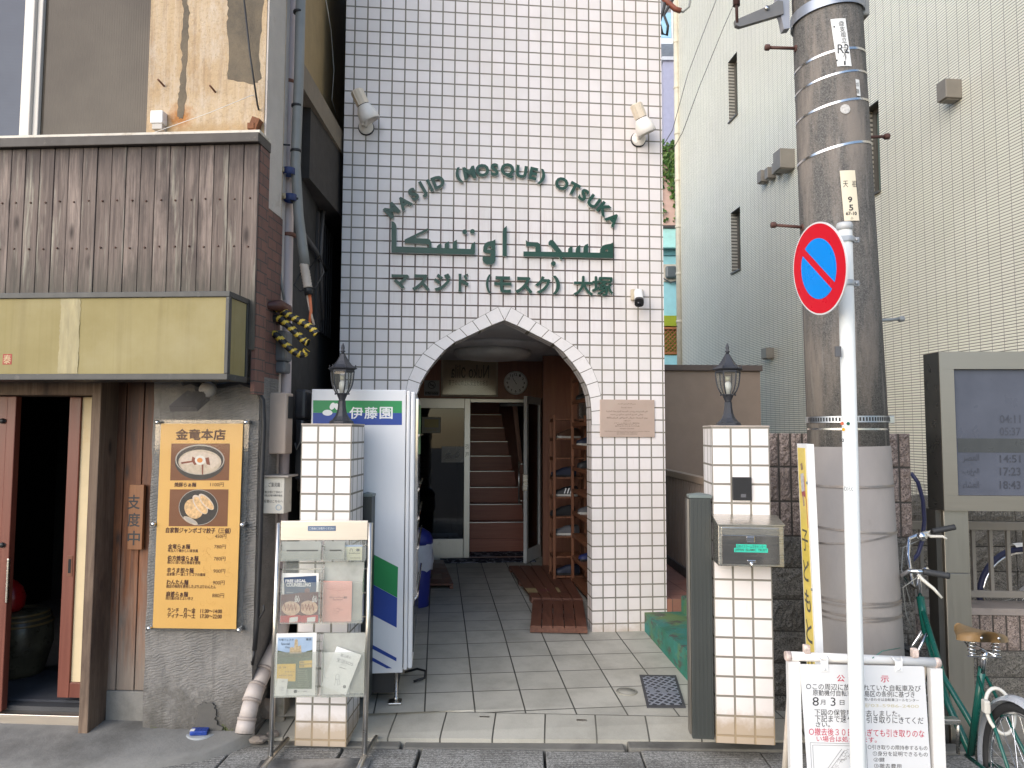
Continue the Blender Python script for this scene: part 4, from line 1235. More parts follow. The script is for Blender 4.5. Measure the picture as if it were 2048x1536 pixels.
def mp_(x0, y0, x1, y1, d0, d1, name, mat, bev=.002):
    m = MB(FPR); a, c = FPR.at(*km(x0, y1), mv + d0), FPR.at(*km(x1, y0), mv + d0); m.box(a[0], c[0], mv + d0, mv + d1, a[1], c[1], bev); return m.build(name, mat, mx)
mp_(220, 1108, 812, 1172, -.006, -.0005, 'letter_flap', metal('flap_steel', (.66, .64, .60), .2, 'u'))
mp_(228, 1186, 812, 1474, -.006, -.0005, 'mailbox_door', metal('door_steel', (.42, .40, .38), .16, 'u'))
mp_(478, 1196, 560, 1250, -.009, -.0065, 'lock_plate', M_CHROME); mp_(487, 1436, 575, 1462, -.011, -.0065, 'latch', M_CHROME)
m = MB(FPR); a = FPR.at(*km(530, 1470), mv - .012); m.tube([(a[0], mv - .012, a[1] + .006), (a[0], mv - .014, a[1] - .02)], .007, 8); m.build('padlock', M_CHROME, mx)
M_TEAL = plain('turquoise_label', (.03, .50, .36), .5, var=.05)
mp_(370, 1276, 680, 1313, -.0072, -.0065, 'name_label', M_TEAL, 0); mp_(350, 1315, 695, 1352, -.0072, -.0065, 'name_label', M_TEAL, 0)
m = MB(FPR); m.ptext('日本イスラーム文化センター', *km(378, 1281), *km(670, 1309), mv - .0078, .008); m.ptext('JAPAN  ISLAMIC  TRUST', *km(360, 1321), *km(685, 1347), mv - .0078, .012); m.build('lettering', M_INK, mx)
a, c = FPR.at(*km(335, 822), -.02), FPR.at(*km(528, 587), -.02)
ic = thing('intercom', 'black ribbed intercom panel on the right pillar above the mailbox', 'intercom', FPR, ((a[0] + c[0]) / 2, 0, a[1]))
b = MB(FPR); b.box(a[0], c[0], -.018, -.0005, a[1], c[1], .003)
for i in range(17):
    q = a[0] + .004 + i * (c[0] - a[0] - .010) / 16
    b.box(q, q + .0028, -.0205, -.0182, a[1] + .004, c[1] - .004)
b.build('intercom_body', plain('intercom_black', (.022, .022, .025), .4), ic)
b = MB(FPR); w = c[0] - a[0]; b.box(a[0] + .42 * w, a[0] + .7 * w, -.0235, -.021, a[1] + .016, a[1] + .034, .001); b.build('call_button', plain('button_grey', (.10, .10, .11), .4), ic)

# ------------------------------------------------------------------ manhole covers and small things on the porch
def grate_mat():
    n = NT('cast_cover')
    o = n.obj()
    x = n.sep(n.mp(o, rot=(0, 0, R(45))))
    a = n.math('PINGPONG', n.math('MULTIPLY', x[0], 52.0), 1.0); c = n.math('PINGPONG', n.math('MULTIPLY', x[1], 52.0), 1.0)
    k = n.math('MINIMUM', a, c)
    f = n.ramp(k, [(.28, 1), (.40, 0)])
    col = n.mix(f, (.045, .05, .065), (.34, .36, .42))
    col = n.mix(n.ramp(n.noise(o, 30, 5), [(.5, 0), (.8, .5)]), col, (.12, .11, .10))
    return n.bs(col=col, rough=.55, metal=.5, normal=n.bump(f, .6, .004))
zc = .055
Q = [FM.gnd(*p, zc) for p in ((1294, 1416.5), (1372, 1416.5), (1352, 1359), (1279, 1358.5))]
t = thing('drain_cover', 'rectangular cast drain cover with a diamond pattern in the porch floor', 'drain cover', FM, (Q[0][0], Q[0][1], zc))
ins = lambda k: [(sum(q[0] for q in Q) / 4 + (p[0] - sum(q[0] for q in Q) / 4) * k, sum(q[1] for q in Q) / 4 + (p[1] - sum(q[1] for q in Q) / 4) * k) for p in Q]
def zl(pts, dz):
    return [floor_z(p[1]) + dz for p in pts]
b = MB(FM); b.slab(Q, zc - .03, zl(Q, .006)); b.build('cover_frame', plain('cover_frame', (.06, .06, .065), .7, bump=.3), t)
i8 = ins(.86); b = MB(FM); b.slab(i8, zc - .02, zl(i8, .009)); cv = b.build('cover_plate', grate_mat(), t)
m_ = (sum(q[0] for q in Q) / 4, sum(q[1] for q in Q) / 4)
fz = floor_z(m_[1]) + .011
b = MB(FM)
for x, y, w, h in ((-.07, .0, .035, .11), (-.0, -.02, .035, .09), (.065, .05, .05, .03), (.055, -.055, .05, .03)):
    b.box(m_[0] + x - w / 2, m_[0] + x + w / 2, m_[1] + y - h / 2, m_[1] + y + h / 2, fz - .004, fz + .001)
b.build('cover_panels', plain('cover_panel', (.26, .28, .33), .5, .4), t)
u, v = FM.gnd(1253.5, 1389, .05)
t = thing('round_cover', 'small round plastic cover in the porch floor beside the drain', 'drain cover', FM, (u, v, .05))
zc = floor_z(v)
b = MB(FM); b.lathe((u, v, zc - .002), [(.067, 0), (.067, .006), (.064, .009), (.058, .009), (.057, .006)], 32, caps=False); b.build('cover_ring', plain('cover_ring', (.26, .25, .21), .6), t)
b = MB(FM); b.lathe((u, v, zc - .002), [(.0555, 0), (.0555, .0075), (.001, .008)], 32); b.build('cover_disc', plain('cover_disc', (.33, .315, .27), .6), t)
b = MB(FS)
for px, py in ((969, 1441), (1163, 1447.5)):
    a = FS.gnd(px, py, .02)
    z = -.004 + (a[1] - vf) / .2 * .053
    m = MB(FS); m.slab([(a[0] + x, a[1] + y) for x, y in ((-.026, -.012), (.026, -.012), (.03, 0), (.026, .012), (-.026, .012), (-.03, 0))], z - .006, z + .004)
    tag(m.build('gate_socket', M_STEEL), 'small steel gate socket, %s of the two in the front row of tiles' % ('left' if px < 1000 else 'right'), 'socket', 'gate sockets in the front row of tiles')

# ------------------------------------------------------------------ green painted step at the right of the porch
def green_mat():
    n = NT('green_painted_concrete')
    o = n.obj()
    c = n.mix(n.ramp(n.noise(o, 5, 7, .65), [(.35, 0), (.65, 1)]), (.025, .155, .095), (.035, .22, .20))
    c = n.mix(n.ramp(n.noise(o, 3.3, 5, .6), [(.5, 0), (.62, .9)]), c, (.13, .21, .07))
    c = n.mix(n.ramp(n.noise(n.mp(o, (1, 1, 2.2)), 6, 9, .72), [(.52, 0), (.6, .95)]), c, (.075, .07, .06))
    c = n.mix(n.ramp(n.noise(o, 23, 5, .7), [(.64, 0), (.72, .8)]), c, (.38, .42, .38))
    return n.bs(col=c, rough=.65, normal=n.bump(n.noise(o, 40, 8, .7), .4, .01))
st_ = thing('painted_step', 'chipped green painted concrete step at the right of the porch', 'step', FM, (1.3, -.6, .06))
zs = .255
A = [(FM.at(1289, 1230, -.006)[0], 0), FM.gnd(1387, 1372, .06)]
zt0, zt1 = .27, .265
b = MB(FM); b.slab([(A[1][0] - .02, A[1][1] - .25), (2.1, A[1][1] - .25), (2.1, -.006), (A[0][0], -.006)], .0, [zt1, zt1, zt0, zt0]); b.build('lower_step', green_mat(), st_)
b = MB(FM); b.box(A[0][0] + .30, 2.1, -.42, -.008, .25, .40, .01); b.build('upper_step', green_mat(), st_)
b = MB(FM); b.box(uR + .004, 2.6, -.006, 3.5, .0, .37); tag(b.build('terracotta_path', tiles('terracotta', .2, (0, 0), 'xy', (.30, .12, .08), (.24, .10, .07), (.08, .06, .05), .006, .6)), 'red terracotta tiled path beside the mosque', 'path', kind='structure')

# fence and shed wall beside the path
M_TAUPE = plain('taupe_panel', (.27, .205, .16), .5, var=.06)
FF = Frame(FM.w(FM.gnd(1368, 1160, .37)[0], 0, 0), 1.5)
sf = thing('ribbed_fence', 'low brown ribbed metal fence along the terracotta path', 'fence', FF, (0, .3, .37))
b = MB(FF)
v0_, v1_ = -1.0, 3.2
zt = FF.side(1380, 962, 0)[1]
b.box(.012, .03, v0_, v1_, .46, zt)
for i in range(70):
    v = v0_ + .01 + i * .06
    b.box(-.012, .0118, v, v + .034, .461, zt - .002, .004)
b.build('fence_panel', plain('fence_rib', (.22, .175, .15), .45, var=.08), sf)
b = MB(FF); b.box(-.03, .045, v0_, v1_, zt + .001, zt + .06, .004); b.build('top_rail', M_TAUPE, sf)
b = MB(FF); b.box(-.02, .04, v0_, v1_, .372, .459, .004); b.build('bottom_rail', plain('fence_base', (.035, .03, .03), .5), sf)
sh = thing('shed', 'brown metal shed wall behind the low ribbed fence', 'shed', FF, (.2, 1.4, 0))
dS = 3.4
x0, z1 = FF.at(1322, 742, dS); x1 = FF.at(1520, 742, dS)[0]
b = MB(FF); b.box(x0 - .3, x1, dS, dS + 1.2, .3, z1); b.build('shed_wall', M_TAUPE, sh)
b = MB(FF); b.box(x0 - .33, x1 + .02, dS - .05, dS + 1.25, z1 + .001, z1 + .08, .01); b.build('shed_roof', plain('shed_roof', (.10, .075, .065), .45), sh)

# ------------------------------------------------------------------ leaflet stand in front of the left pillar
FB = fr_at(648, 3.93, 3.0)
kb = lambda x, y: (540 + x / 4.041, 1030 + y / 4.041)
ls = thing('leaflet_stand', 'aluminium leaflet stand with clear pockets in front of the left pillar', 'leaflet stand', FB, (0, 0, -.03))
pz1 = FB.at(648, 1042)[1]
uA, uB = FB.at(*kb(66, 500))[0] - .004, FB.at(*kb(800, 500))[0] + .004
for u in (uA, uB):
    b = MB(FB); b.tube([(u - .012, 0, .0), (u, 0, pz1 - .01)], .0135, 12); b.build('stand_post', M_STEELZ, ls)
    b = MB(FB); b.tube([(u - .03, -.22, -.012), (u - .012, 0, .002), (u + .02, .22, .006)], [.013, .014, .013], 10); b.build('foot', M_STEELZ, ls)
    b = MB(FB); b.tube([(u - .033, -.245, -.012), (u - .03, -.215, -.012)], .0155, 10); b.build('foot_tip', M_BLACK, ls)
a, c = FB.at(*kb(80, 205), -.002), FB.at(*kb(790, 45), -.002)
b = MB(FB); b.box(uA + .014, uB - .014, -.008, .008, a[1], c[1], .002); b.build('header_panel', metal('header_alu', (.80, .72, .62), .4, 'u', .05), ls)
a, c = FB.at(*kb(305, 130), -.01), FB.at(*kb(532, 88), -.01)
b = MB(FB); b.box(a[0], c[0], -.010, -.0085, a[1], c[1], .0006); b.build('header_label', plain('label_blue', (.12, .17, .25), .5), ls)
b = MB(FB); b.text('ご自由にお取りください', a[0] + .008, c[0] - .008, a[1] + .008, c[1] - .007, -.0105, .012); b.build('lettering', M_WHITE, ls)
b = MB(FB)
for y in (250, 440, 635, 830, 1025, 1235, 1470):
    z = FB.at(*kb(400, y))[1]
    b.tube([(uA, .012, z), (uB, .012, z)], .004, 6)
b.build('wire_rail', M_STEEL, ls)
M_ACR = glass('acrylic', (.95, .955, .94), .06, .8, .17, (.66, .67, .62))
def pocket(x0, y0, x1, y1, lipy, d=.05):
    a, c = FB.at(*kb(x0, y1), -d), FB.at(*kb(x1, y0), 0)
    c0 = FB.at(*kb(x1, y0), -d)
    u0, u1, z0, z1 = a[0], FB.at(*kb(x1, y1), -d)[0], a[1], c[1]
    zl_ = FB.at(*kb(x0, lipy), -d)[1]
    m = MB(FB)
    m.box(u0, u1, -.004, -.001, z0, z1)                         # back
    m.box(u0 + .002, u1 - .002, -d, -.0042, z0, z0 + .003)      # floor
    m.box(u0, u1, -d - .0032, -d - .0003, z0, zl_)              # front
    for u in (u0, u1 - .003):
        m.raw([(u, -d, z0 + .003), (u, -.0042, z0 + .003), (u, -.0042, z1), (u, -d, zl_), (u + .003, -d, z0 + .003), (u + .003, -.0042, z0 + .003), (u + .003, -.0042, z1), (u + .003, -d, zl_)],
              [(0, 3, 2, 1), (4, 5, 6, 7), (0, 1, 5, 4), (1, 2, 6, 5), (2, 3, 7, 6), (3, 0, 4, 7)])
    m.build('pocket', M_ACR, ls)
    return u0, u1, z0, z1
p1 = pocket(78, 380, 405, 880, 545); p2 = pocket(418, 372, 745, 878, 540)
p3 = pocket(30, 955, 380, 1475, 1110); p4 = pocket(408, 945, 760, 1475, 1110)
p5 = pocket(75, 205, 410, 375, 290, .035); p6 = pocket(425, 205, 600, 372, 290, .035); p7 = pocket(600, 205, 770, 372, 255, .035)
M_MILK = glass('milky_back', (.9, .9, .87), .2, .5, .62, (.62, .62, .57))
for p in (p2, p4):
    m = MB(FB); m.box(p[0] + .003, p[1] - .003, -.0068, -.0045, p[2] + .005, p[3] - .003); m.build('pocket_backing', M_MILK, ls)
M_KRAFT = plain('kraft_backing', (.34, .345, .31), .55)
for p in (p5, p6):
    m = MB(FB); m.box(p[0] + .005, p[1] - .005, -.0085, -.005, p[2] + .004, p[3] - .004); o = m.build('pocket_backing', M_KRAFT, ls)
    m = MB(FB); zc = (p[2] + p[3]) / 2; m.box(p[0] + .03, p[1] - .02, -.0105, -.009, zc - .004, zc + .004, .001); m.build('slot', plain('slot_dark', (.08, .08, .07), .5), ls)
def leaf_(label, P, v, draw, name='leaflet', tilt=0.0):
    """P: outline of the sheet in the crop, draw: list of (material, fill(mb, v))"""
    q = [FB.at(*kb(x, y), v) for x, y in P]
    t = thing(name, label, 'leaflet', FB, (sum(p[0] for p in q) / len(q), v, min(p[1] for p in q)), 'leaflets in the stand')
    m = MB(FB); m.prism(q, v, v + .002); m.build('sheet', draw[0], t)
    for i, (mat, fill) in enumerate(draw[1:]):
        m = MB(FB); fill(m, v - .0006 - i * .00025); m.build('print', mat, t)
def pp(*pts):
    return lambda m, v: m.prism([FB.at(*kb(x, y), v) for x, y in pts], v, v + .0002)
def tt(*lines):
    return lambda m, v: [m.ptext(s, *kb(x0, y0), *kb(x1, y1), v, bo) for s, x0, y0, x1, y1, bo in lines]
def many(*fs_):
    return lambda m, v: [f(m, v) for f in fs_]
W_ = M_PAPER
navy, red, pink, cream = plain('print_navy', (.03, .06, .13), .5, var=.2), plain('print_red', (.50, .035, .03), .5, var=.2), plain('pink_paper', (.78, .40, .33), .7, var=.04), plain('print_cream', (.66, .44, .30), .5, var=.35, vs=60)
dred = plain('print_dark_red', (.10, .012, .015), .5, var=.4)
leaf_('white leaflet with a navy panel reading FREE LEGAL COUNSELLING', [(100, 470), (395, 470), (385, 860), (95, 860)], -.010, [W_, (navy, pp((112, 505), (375, 490), (372, 700), (118, 715))),
      (plain('gavel', (.20, .08, .07), .4), lambda m, v: m.disc(*FB.at(*kb(300, 612), v), .014, v, v + .0002)), (W_, tt(('FREE LEGAL', 124, 520, 292, 545, .03), ('COUNSELLING', 132, 548, 330, 580, .03), ('legal consultation', 132, 622, 186, 632, 0)))])
def blob(cx, cy, rx, ry):
    return pp(*[(cx + rx * math.cos(i * math.pi / 10), cy + ry * math.sin(i * math.pi / 10)) for i in range(20)])
for dx, dv, lab in ((0, 0, 'red and black food flyer on the left, with a pale round picture'), (142, .002, 'red and black food flyer beside and behind the left one')):
    leaf_(lab, [(88 + dx, 645 - dx * .12), (250 + dx * .98, 630 - dx * .05), (248 + dx, 872), (80 + dx, 872)], -.022 + dv, [dred, (red, pp((82 + dx, 815), (248 + dx, 808), (246 + dx, 870), (81 + dx, 870))), (cream, blob(170 + dx, 755 - dx * .04, 74, 58)), (W_, many(pp((158 + dx, 830), (226 + dx, 822), (222 + dx, 860), (156 + dx, 866)), tt(('点心', 198 + dx, 650, 240 + dx, 705, .04)))),
          (plain('print_crust', (.30, .10, .05), .5, var=.3), tt(('～ ～～ ～', 110 + dx, 715, 215 + dx, 775, .03)))])
leaf_('pink leaflet with a scalloped pattern and small dark writing', [(432, 532), (664, 536), (656, 862), (420, 864)], -.014, [pink, (plain('pink_print', (.55, .16, .13), .6), many(*[tt(('∴' * 3, 455 + i * 24, 580 + abs(3.5 - i) * -6 + 18, 480 + i * 24, 600 + abs(3.5 - i) * -6 + 18, 0)) for i in range(8)])),
      (M_INK, tt(('サウム・イスラーム講座', 480, 658, 622, 676, .01), ('――――――――', 508, 684, 585, 688, 0), ('一、 日時', 510, 750, 565, 757, 0), ('二、 場所', 510, 765, 590, 771, 0), ('三、 会費', 510, 780, 560, 786, 0), ('四、 申込', 510, 794, 550, 800, 0)))])
olive, sky_, ylw = plain('print_olive', (.10, .135, .07), .5, var=.2), plain('print_sky', (.33, .43, .56), .5, var=.2), plain('print_yellow', (.72, .46, .06), .5, var=.06)
tan_, tre = plain('print_tan', (.40, .31, .19), .5, var=.35, vs=90), plain('print_tree', (.09, .10, .05), .5, var=.5, vs=90)
leaf_('green event flyer with a picture of a pale tower and a yellow box', [(52, 958), (378, 950), (362, 1465), (40, 1462)], -.028, [W_, (sky_, pp((62, 990), (345, 985), (340, 1150), (58, 1150))), (olive, pp((58, 1110), (342, 1110), (338, 1405), (52, 1405))),
      (tan_, pp((158, 1130), (160, 1075), (178, 1065), (195, 1075), (200, 1010), (212, 1000), (224, 1010), (226, 1062), (250, 1052), (256, 1130))), (tre, pp((62, 1095), (120, 1108), (160, 1120), (260, 1118), (300, 1100), (342, 1090), (341, 1150), (60, 1150))),
      (ylw, many(pp((57, 1205), (208, 1202), (205, 1345), (54, 1342)), pp((238, 1180), (340, 1175), (339, 1200), (237, 1205)), pp((238, 1210), (339, 1205), (338, 1230), (237, 1235)))),
      (plain('print_pale', (.42, .42, .33), .6), many(*[tt(('・' + 'お申込みご案内会場'[:6 + i % 3], 215, 1250 + i * 16, 300 + (i * 37) % 35, 1260 + i * 16, 0)) for i in range(9)])),
      (M_INK, tt(('大塚フェスタ', 70, 1000, 190, 1018, 0), ('東京', 290, 995, 335, 1015, .02), ('Special', 90, 1032, 158, 1055, 0), ('Day', 125, 1062, 160, 1080, 0), ('日  時', 72, 1225, 130, 1240, .01), ('会  場  案  内', 120, 1260, 195, 1272, 0), ('お問合せ  担当', 70, 1290, 180, 1304, 0), ('講演会', 244, 1183, 275, 1197, .02), ('参加費', 244, 1213, 275, 1227, .02), ('◉', 190, 1412, 220, 1440, .02), ('イベント事務局', 225, 1420, 300, 1432, 0)))])
leaf_('narrow white slip at the lower left corner of the green event flyer', [(58, 1322), (145, 1326), (130, 1462), (46, 1462)], -.034, [W_, (plain('print_grey', (.30, .29, .28), .6), tt(('ご案内', 84, 1340, 118, 1352, 0), ('ﷺ', 78, 1385, 112, 1425, 0), ('・・・・', 70, 1435, 110, 1440, 0)))])
grey_ = plain('print_mid_grey', (.22, .22, .22), .6)
leaf_('upright white leaflet behind the tilted one in the lower right pocket', [(438, 1112), (650, 1108), (640, 1450), (422, 1450)], -.012, [W_, (grey_, tt(('・・・ ・・・', 440, 1436, 520, 1442, 0)))])
leaf_('tilted white booklet reading SOS in the lower right pocket', [(540, 1062), (738, 1132), (612, 1455), (414, 1378)], -.028, [plain('booklet_white', (.80, .79, .76), .6, var=.03),
      (grey_, lambda m, v: [m.text(s, *(lambda a, c: (a[0], c[0], a[1], c[1]))(FB.at(*kb(x0, y1), v), FB.at(*kb(x1, y0), v)), v, bo, rot=R(-17)) for s, x0, y0, x1, y1, bo in (('富山県の', 570, 1130, 660, 1155, 0), ('生活SOS', 535, 1170, 675, 1205, 0.0), ('ガイド', 570, 1205, 620, 1220, 0), ('―――――', 560, 1235, 615, 1240, 0))] + [m.disc(*FB.at(*kb(602, 1388), v), .0085, v, v + .0002)] +
       [m.tube([(FB.at(*kb(x, y), v)[0], v, FB.at(*kb(x, y), v)[1]) for x, y in L], .0007, 4) for L in ([(530, 1330), (528, 1300), (545, 1285), (560, 1295), (558, 1330), (530, 1330)], [(535, 1332), (520, 1375)], [(548, 1334), (545, 1378)], [(560, 1335), (566, 1365), (552, 1372)], [(440, 1310), (455, 1318), (480, 1316)])])])
leaf_('small grey-blue and yellow card in the top right pocket', [(612, 245), (745, 240), (742, 362), (622, 364)], -.012, [plain('card_yellow', (.62, .60, .42), .6), (plain('card_blue', (.30, .36, .44), .5), pp((605, 243), (748, 240), (748, 256), (606, 258))), (M_INK, tt(('∩', 645, 270, 668, 295, .03), ('◉', 694, 270, 728, 295, 0), ('Inafuyu', 640, 302, 725, 318, .02), ('――――', 650, 345, 730, 350, 0)))])
bs_ = MB(FB); a, c = FB.gnd(560, 1528, -.028), FB.gnd(765, 1506, -.028)
bs_.box(uA - .06, uB + .02, -.125, -.005, -.0265, -.006, .004)
tag(bs_.build('base_plank', metal('base_alu', (.48, .49, .50), .45, 'u', .15, grime=(.2, .2, .2), gamt=.45)), 'flat grey aluminium plank lying across the feet of the leaflet stand', 'plank')

# ------------------------------------------------------------------ the old shop on the left
def stucco_mat(rusts):
    n = NT('yellow_stucco')
    o = n.obj()
    x = n.sep(o)
    c = n.mix(n.ramp(n.noise(o, 2.2, 6, .6), [(.35, 0), (.65, 1)]), (.47, .325, .18), (.58, .445, .29))
    st = n.noise(n.mp(o, (15, 15, .9)), 1.0, 7, .7)
    c = n.mix(n.ramp(st, [(.48, 0), (.66, .75)]), c, (.62, .51, .385))
    st2 = n.noise(n.mp(o, (22, 22, 1.1), (4, 0, 3)), 1.0, 7, .72)
    c = n.mix(n.ramp(st2, [(.52, 0), (.70, .75)]), c, (.27, .175, .11))
    c = n.mix(n.ramp(n.noise(n.mp(o, (3, 3, 1.4)), 1.3, 9, .75), [(.50, 0), (.68, .8)]), c, (.60, .52, .43))
    c = n.mix(n.ramp(n.noise(o, 34, 7, .75), [(.60, 0), (.70, .7)]), c, (.22, .14, .08))
    c = n.mix(n.ramp(n.noise(o, 48, 4, .75), [(.52, 0), (.68, .6)]), c, (.33, .23, .13))
    for (u, z, su, sz, col, k) in rusts:
        d = n.n('VectorMath', {0: n.comb(n.math('DIVIDE', n.math('SUBTRACT', x[0], u), su), n.math('DIVIDE', n.math('SUBTRACT', x[2], z), sz))}, operation='LENGTH').outputs['Value']
        d = n.math('ADD', d, n.math('MULTIPLY_ADD', n.noise(o, 26, 6, .7), 1.5, -.75))
        c = n.mix(n.ramp(d, [(.25, k), (1.0, 0)]), c, col)
    return n.bs(col=c, rough=.85, normal=n.bump(n.noise(o, 50, 5, .75), .8, .012))
def plaster_mat():
    n = NT('grey_plaster')
    o = n.obj()
    x = n.sep(o)
    sw = n.n('TexWave', {'Vector': n.mp(o, (1, 1, 1.6), (0, 0, 0), (0, R(24), 0)), 'Scale': 13.0, 'Distortion': 9.0, 'Detail': 4.0, 'Detail Scale': 1.4}, wave_type='BANDS', bands_direction='Z').outputs[1]
    c = n.mix(n.ramp(n.noise(o, 5, 9, .7), [(.3, 0), (.7, 1)]), (.17, .16, .148), (.30, .282, .258))
    c = n.mix(n.math('MULTIPLY', n.math('MULTIPLY', sw, n.ramp(n.noise(o, 3, 4), [(.4, 0), (.6, 1)])), .22), c, (.15, .145, .135))
    c = n.mix(n.ramp(n.noise(n.mp(o, (16, 16, 1.5)), 1, 8, .72), [(.55, 0), (.75, .7)]), c, (.09, .085, .08))
    c = n.mix(n.ramp(n.noise(n.mp(o, (16, 16, 1.2), (5, 0, 1)), 1, 8, .72), [(.6, 0), (.75, .6)]), c, (.46, .445, .42))
    zz = n.math('ADD', x[2], n.math('MULTIPLY_ADD', n.noise(o, 6.5, 8, .72), .9, -.45))
    c = n.mix(n.ramp(zz, [(.04, .85), (.2, .5), (.3, 0)]), c, (.085, .078, .066))
    c = n.mix(n.ramp(zz, [(-.16, .8), (-.09, 0)]), c, (.085, .10, .03))
    h = n.math('ADD', n.math('MULTIPLY', n.math('MULTIPLY', sw, n.ramp(n.noise(o, 3, 4), [(.4, 0), (.6, 1)])), .3), n.noise(o, 32, 8, .75))
    return n.bs(col=c, rough=.9, normal=n.bump(h, .8, .02))

shop = thing('old_shop_building', 'weathered old shop with yellow stucco above grey board cladding', 'building', FL, (0, 0, 0))
EDGE = FL.at(531, 140, 0)[0]
zTrim = FL.at(520, 287, -.15)[1]
gp = lambda x, y, v=0: FL.at(x, y, v)
r1, r2, r3 = gp(360, 235), gp(512, 262), gp(420, 260)
M_STUC = stucco_mat([(r1[0], r1[1], .10, .10, (.42, .17, .04), .95), (r2[0], r2[1], .035, .07, (.30, .13, .05), .9), (r3[0], r3[1], .5, .06, (.40, .25, .10), .6)])
wl, wr = gp(-70, 200)[0], gp(297, 140)[0]
wb, wt = gp(200, 286)[1] - .05, 5.6
b = MB(FL); b.box(wr, EDGE, 0, .30, zTrim - .3, 6.5); b.box(-3.2, wr - .0005, 0.001, .30, wt, 6.499); b.box(-3.2, wl, .002, .30, zTrim - .3, wt - .001); b.box(wl + .001, wr - .001, .003, .30, zTrim - .3, wb)
b.build('stucco_wall', M_STUC, shop)
# missing patches of finish on the stucco
def ragged(pts, k=10, amp=.012):
    r = []
    for a, c in zip(pts, pts[1:] + pts[:1]):
        for i in range(k):
            t = i / k
            r.append((a[0] + (c[0] - a[0]) * t + rnd.uniform(-amp, amp), a[1] + (c[1] - a[1]) * t + rnd.uniform(-amp, amp)))
    return r
M_PEEL = concrete('bare_render', (.10, .085, .065), (.20, .155, .10), (.055, .05, .042), None, .8)
for pts in ([(357, -8), (366, 8), (367, 40), (362, 80), (364, 120), (359, 170), (357, 200), (354, 235), (366, 238), (372, 190), (374, 120), (377, 60), (378, 25), (371, -8)],
            [(454, -8), (527, -8), (522, 60), (517, 110), (523, 158), (508, 168), (454, 158), (458, 110), (453, 60), (456, 20)]):
    q = ragged([gp(*p, -.0015) for p in pts], 5, .006)
    b = MB(FL); b.prism(q, -.0015, .01); b.build('bare_patch', M_PEEL, shop, label='dark patch where the yellow finish has come off')
b = MB(FL); b.box(EDGE - .2, EDGE - .002, .301, .36, 0, 6.5); b.box(EDGE + .001, EDGE + .012, .004, .26, zTrim - .3, 6.5); b.build('white_side_render', plain('white_render', (.56, .51, .46), .85, var=.08, grime=(.34, .27, .2), gamt=.56, bump=.5, bs=110), shop)
# upper window
wn = MB(FL); wv = .05
m0, m1 = gp(52, 140, wv)[0], gp(72, 140, wv)[0]
wn.box(m0, m1, wv - .035, wv + .02, wb, wt, .006); wn.box(m1 + .001, m1 + .035, wv - .012, wv + .03, wb, wt, .005)
wn.box(wl, wl + .04, wv - .01, wv + .03, wb, wt, .004); wn.box(m1 + .036, wr - .003, wv + .0, wv + .03, wb + .001, wb + .045, .004); wn.box(wl + .041, m0 - .001, wv - .03, wv + .0, wb + .001, wb + .05, .004); wn.box(wr - .022, wr - .002, wv + .001, wv + .03, wb + .046, wt, .003)
wf = wn.build('window_frame', plain('window_white', (.66, .61, .55), .5, var=.06, grime=(.38, .28, .2), gamt=.56, stretch=(1, 1, .2)), shop)
def ribbed(name, col, ax, freq, top):
    n = NT(name)
    o = n.obj()
    x = n.sep(o)
    w = n.math('SINE', n.math('MULTIPLY', x['XYZ'.index(ax)], freq))
    h = n.math('ADD', w, n.math('MULTIPLY', n.noise(o, 40, 4), .7))
    c = n.mix(n.ramp(n.noise(o, 1.3, 4), [(.3, 0), (.7, 1)]), col, top)
    return n.bs(col=c, rough=.22, normal=n.bump(h, .10, .003), spec=.15)
b = MB(FL); b.box(m1 + .03, wr - .004, wv + .012, wv + .018, wb, wt); b.build('window_pane', ribbed('ribbed_glass', (.055, .044, .034), 'X', 420, (.105, .088, .068)), wf)
b = MB(FL); b.box(wl + .03, m0 + .01, wv - .02, wv - .015, wb, wt); b.build('window_pane', ribbed('ribbed_glass_blue', (.055, .065, .095), 'Z', 700, (.09, .11, .145)), wf)
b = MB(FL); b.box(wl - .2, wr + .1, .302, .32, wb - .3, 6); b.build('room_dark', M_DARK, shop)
# board cladding of the projecting hood
HV = -.15
hr = gp(512, 500, HV)[0]
zSign = gp(300, 584, -.385)[1]
M_BOARD = wood('grey_boards', (.085, .06, .05), (.36, .285, .24), 'z', 1.0, .8, (.04, .03, .027), .53, True, .5, .6, (.45, .43, .34), zones=((zTrim - .0, zTrim - .22, (.03, .022, .02), .8), (zSign + .02, zSign + .28, (.07, .065, .05), .75)))
zb_ = gp(300, 700, HV)[1]
b, nl = MB(FL), MB(FL)
w = .0855
u = hr
i = 0
while u > -2.6:
    b.box(u - w + .0035, u, HV + rnd.uniform(-.002, .002), HV + .018, zb_, zTrim - .002, .002, 1)
    for py in (397, 492):
        z = gp(500, py, HV)[1]
        nl.lathe((u - w / 2 + rnd.uniform(-.004, .004), HV - .003, z + rnd.uniform(-.004, .004)), [(.001, -.003), (.0055, -.002), (.006, .004)], 8, 'v')
    u -= w
    i += 1
b.build('board_cladding', M_BOARD, shop); nl.build('nail_heads', plain('rusty_nail', (.10, .055, .04), .6, .4), shop)
b = MB(FL); b.box(-2.65, hr + .01, HV - .03, .0, zTrim, zTrim + .055, .004); b.build('cap_rail', plain('cap_rail', (.055, .045, .038), .6, grime=(.22, .19, .15), gamt=.56, gs=16), shop)
b = MB(FL); b.box(-2.65, hr + .012, HV - .02, -.0005, zTrim + .0555, zTrim + .072, .002); b.build('cap_flashing', plain('flashing', (.58, .53, .45), .5, grime=(.3, .22, .14), gamt=.5, gs=14), shop)
M_BRICK = None
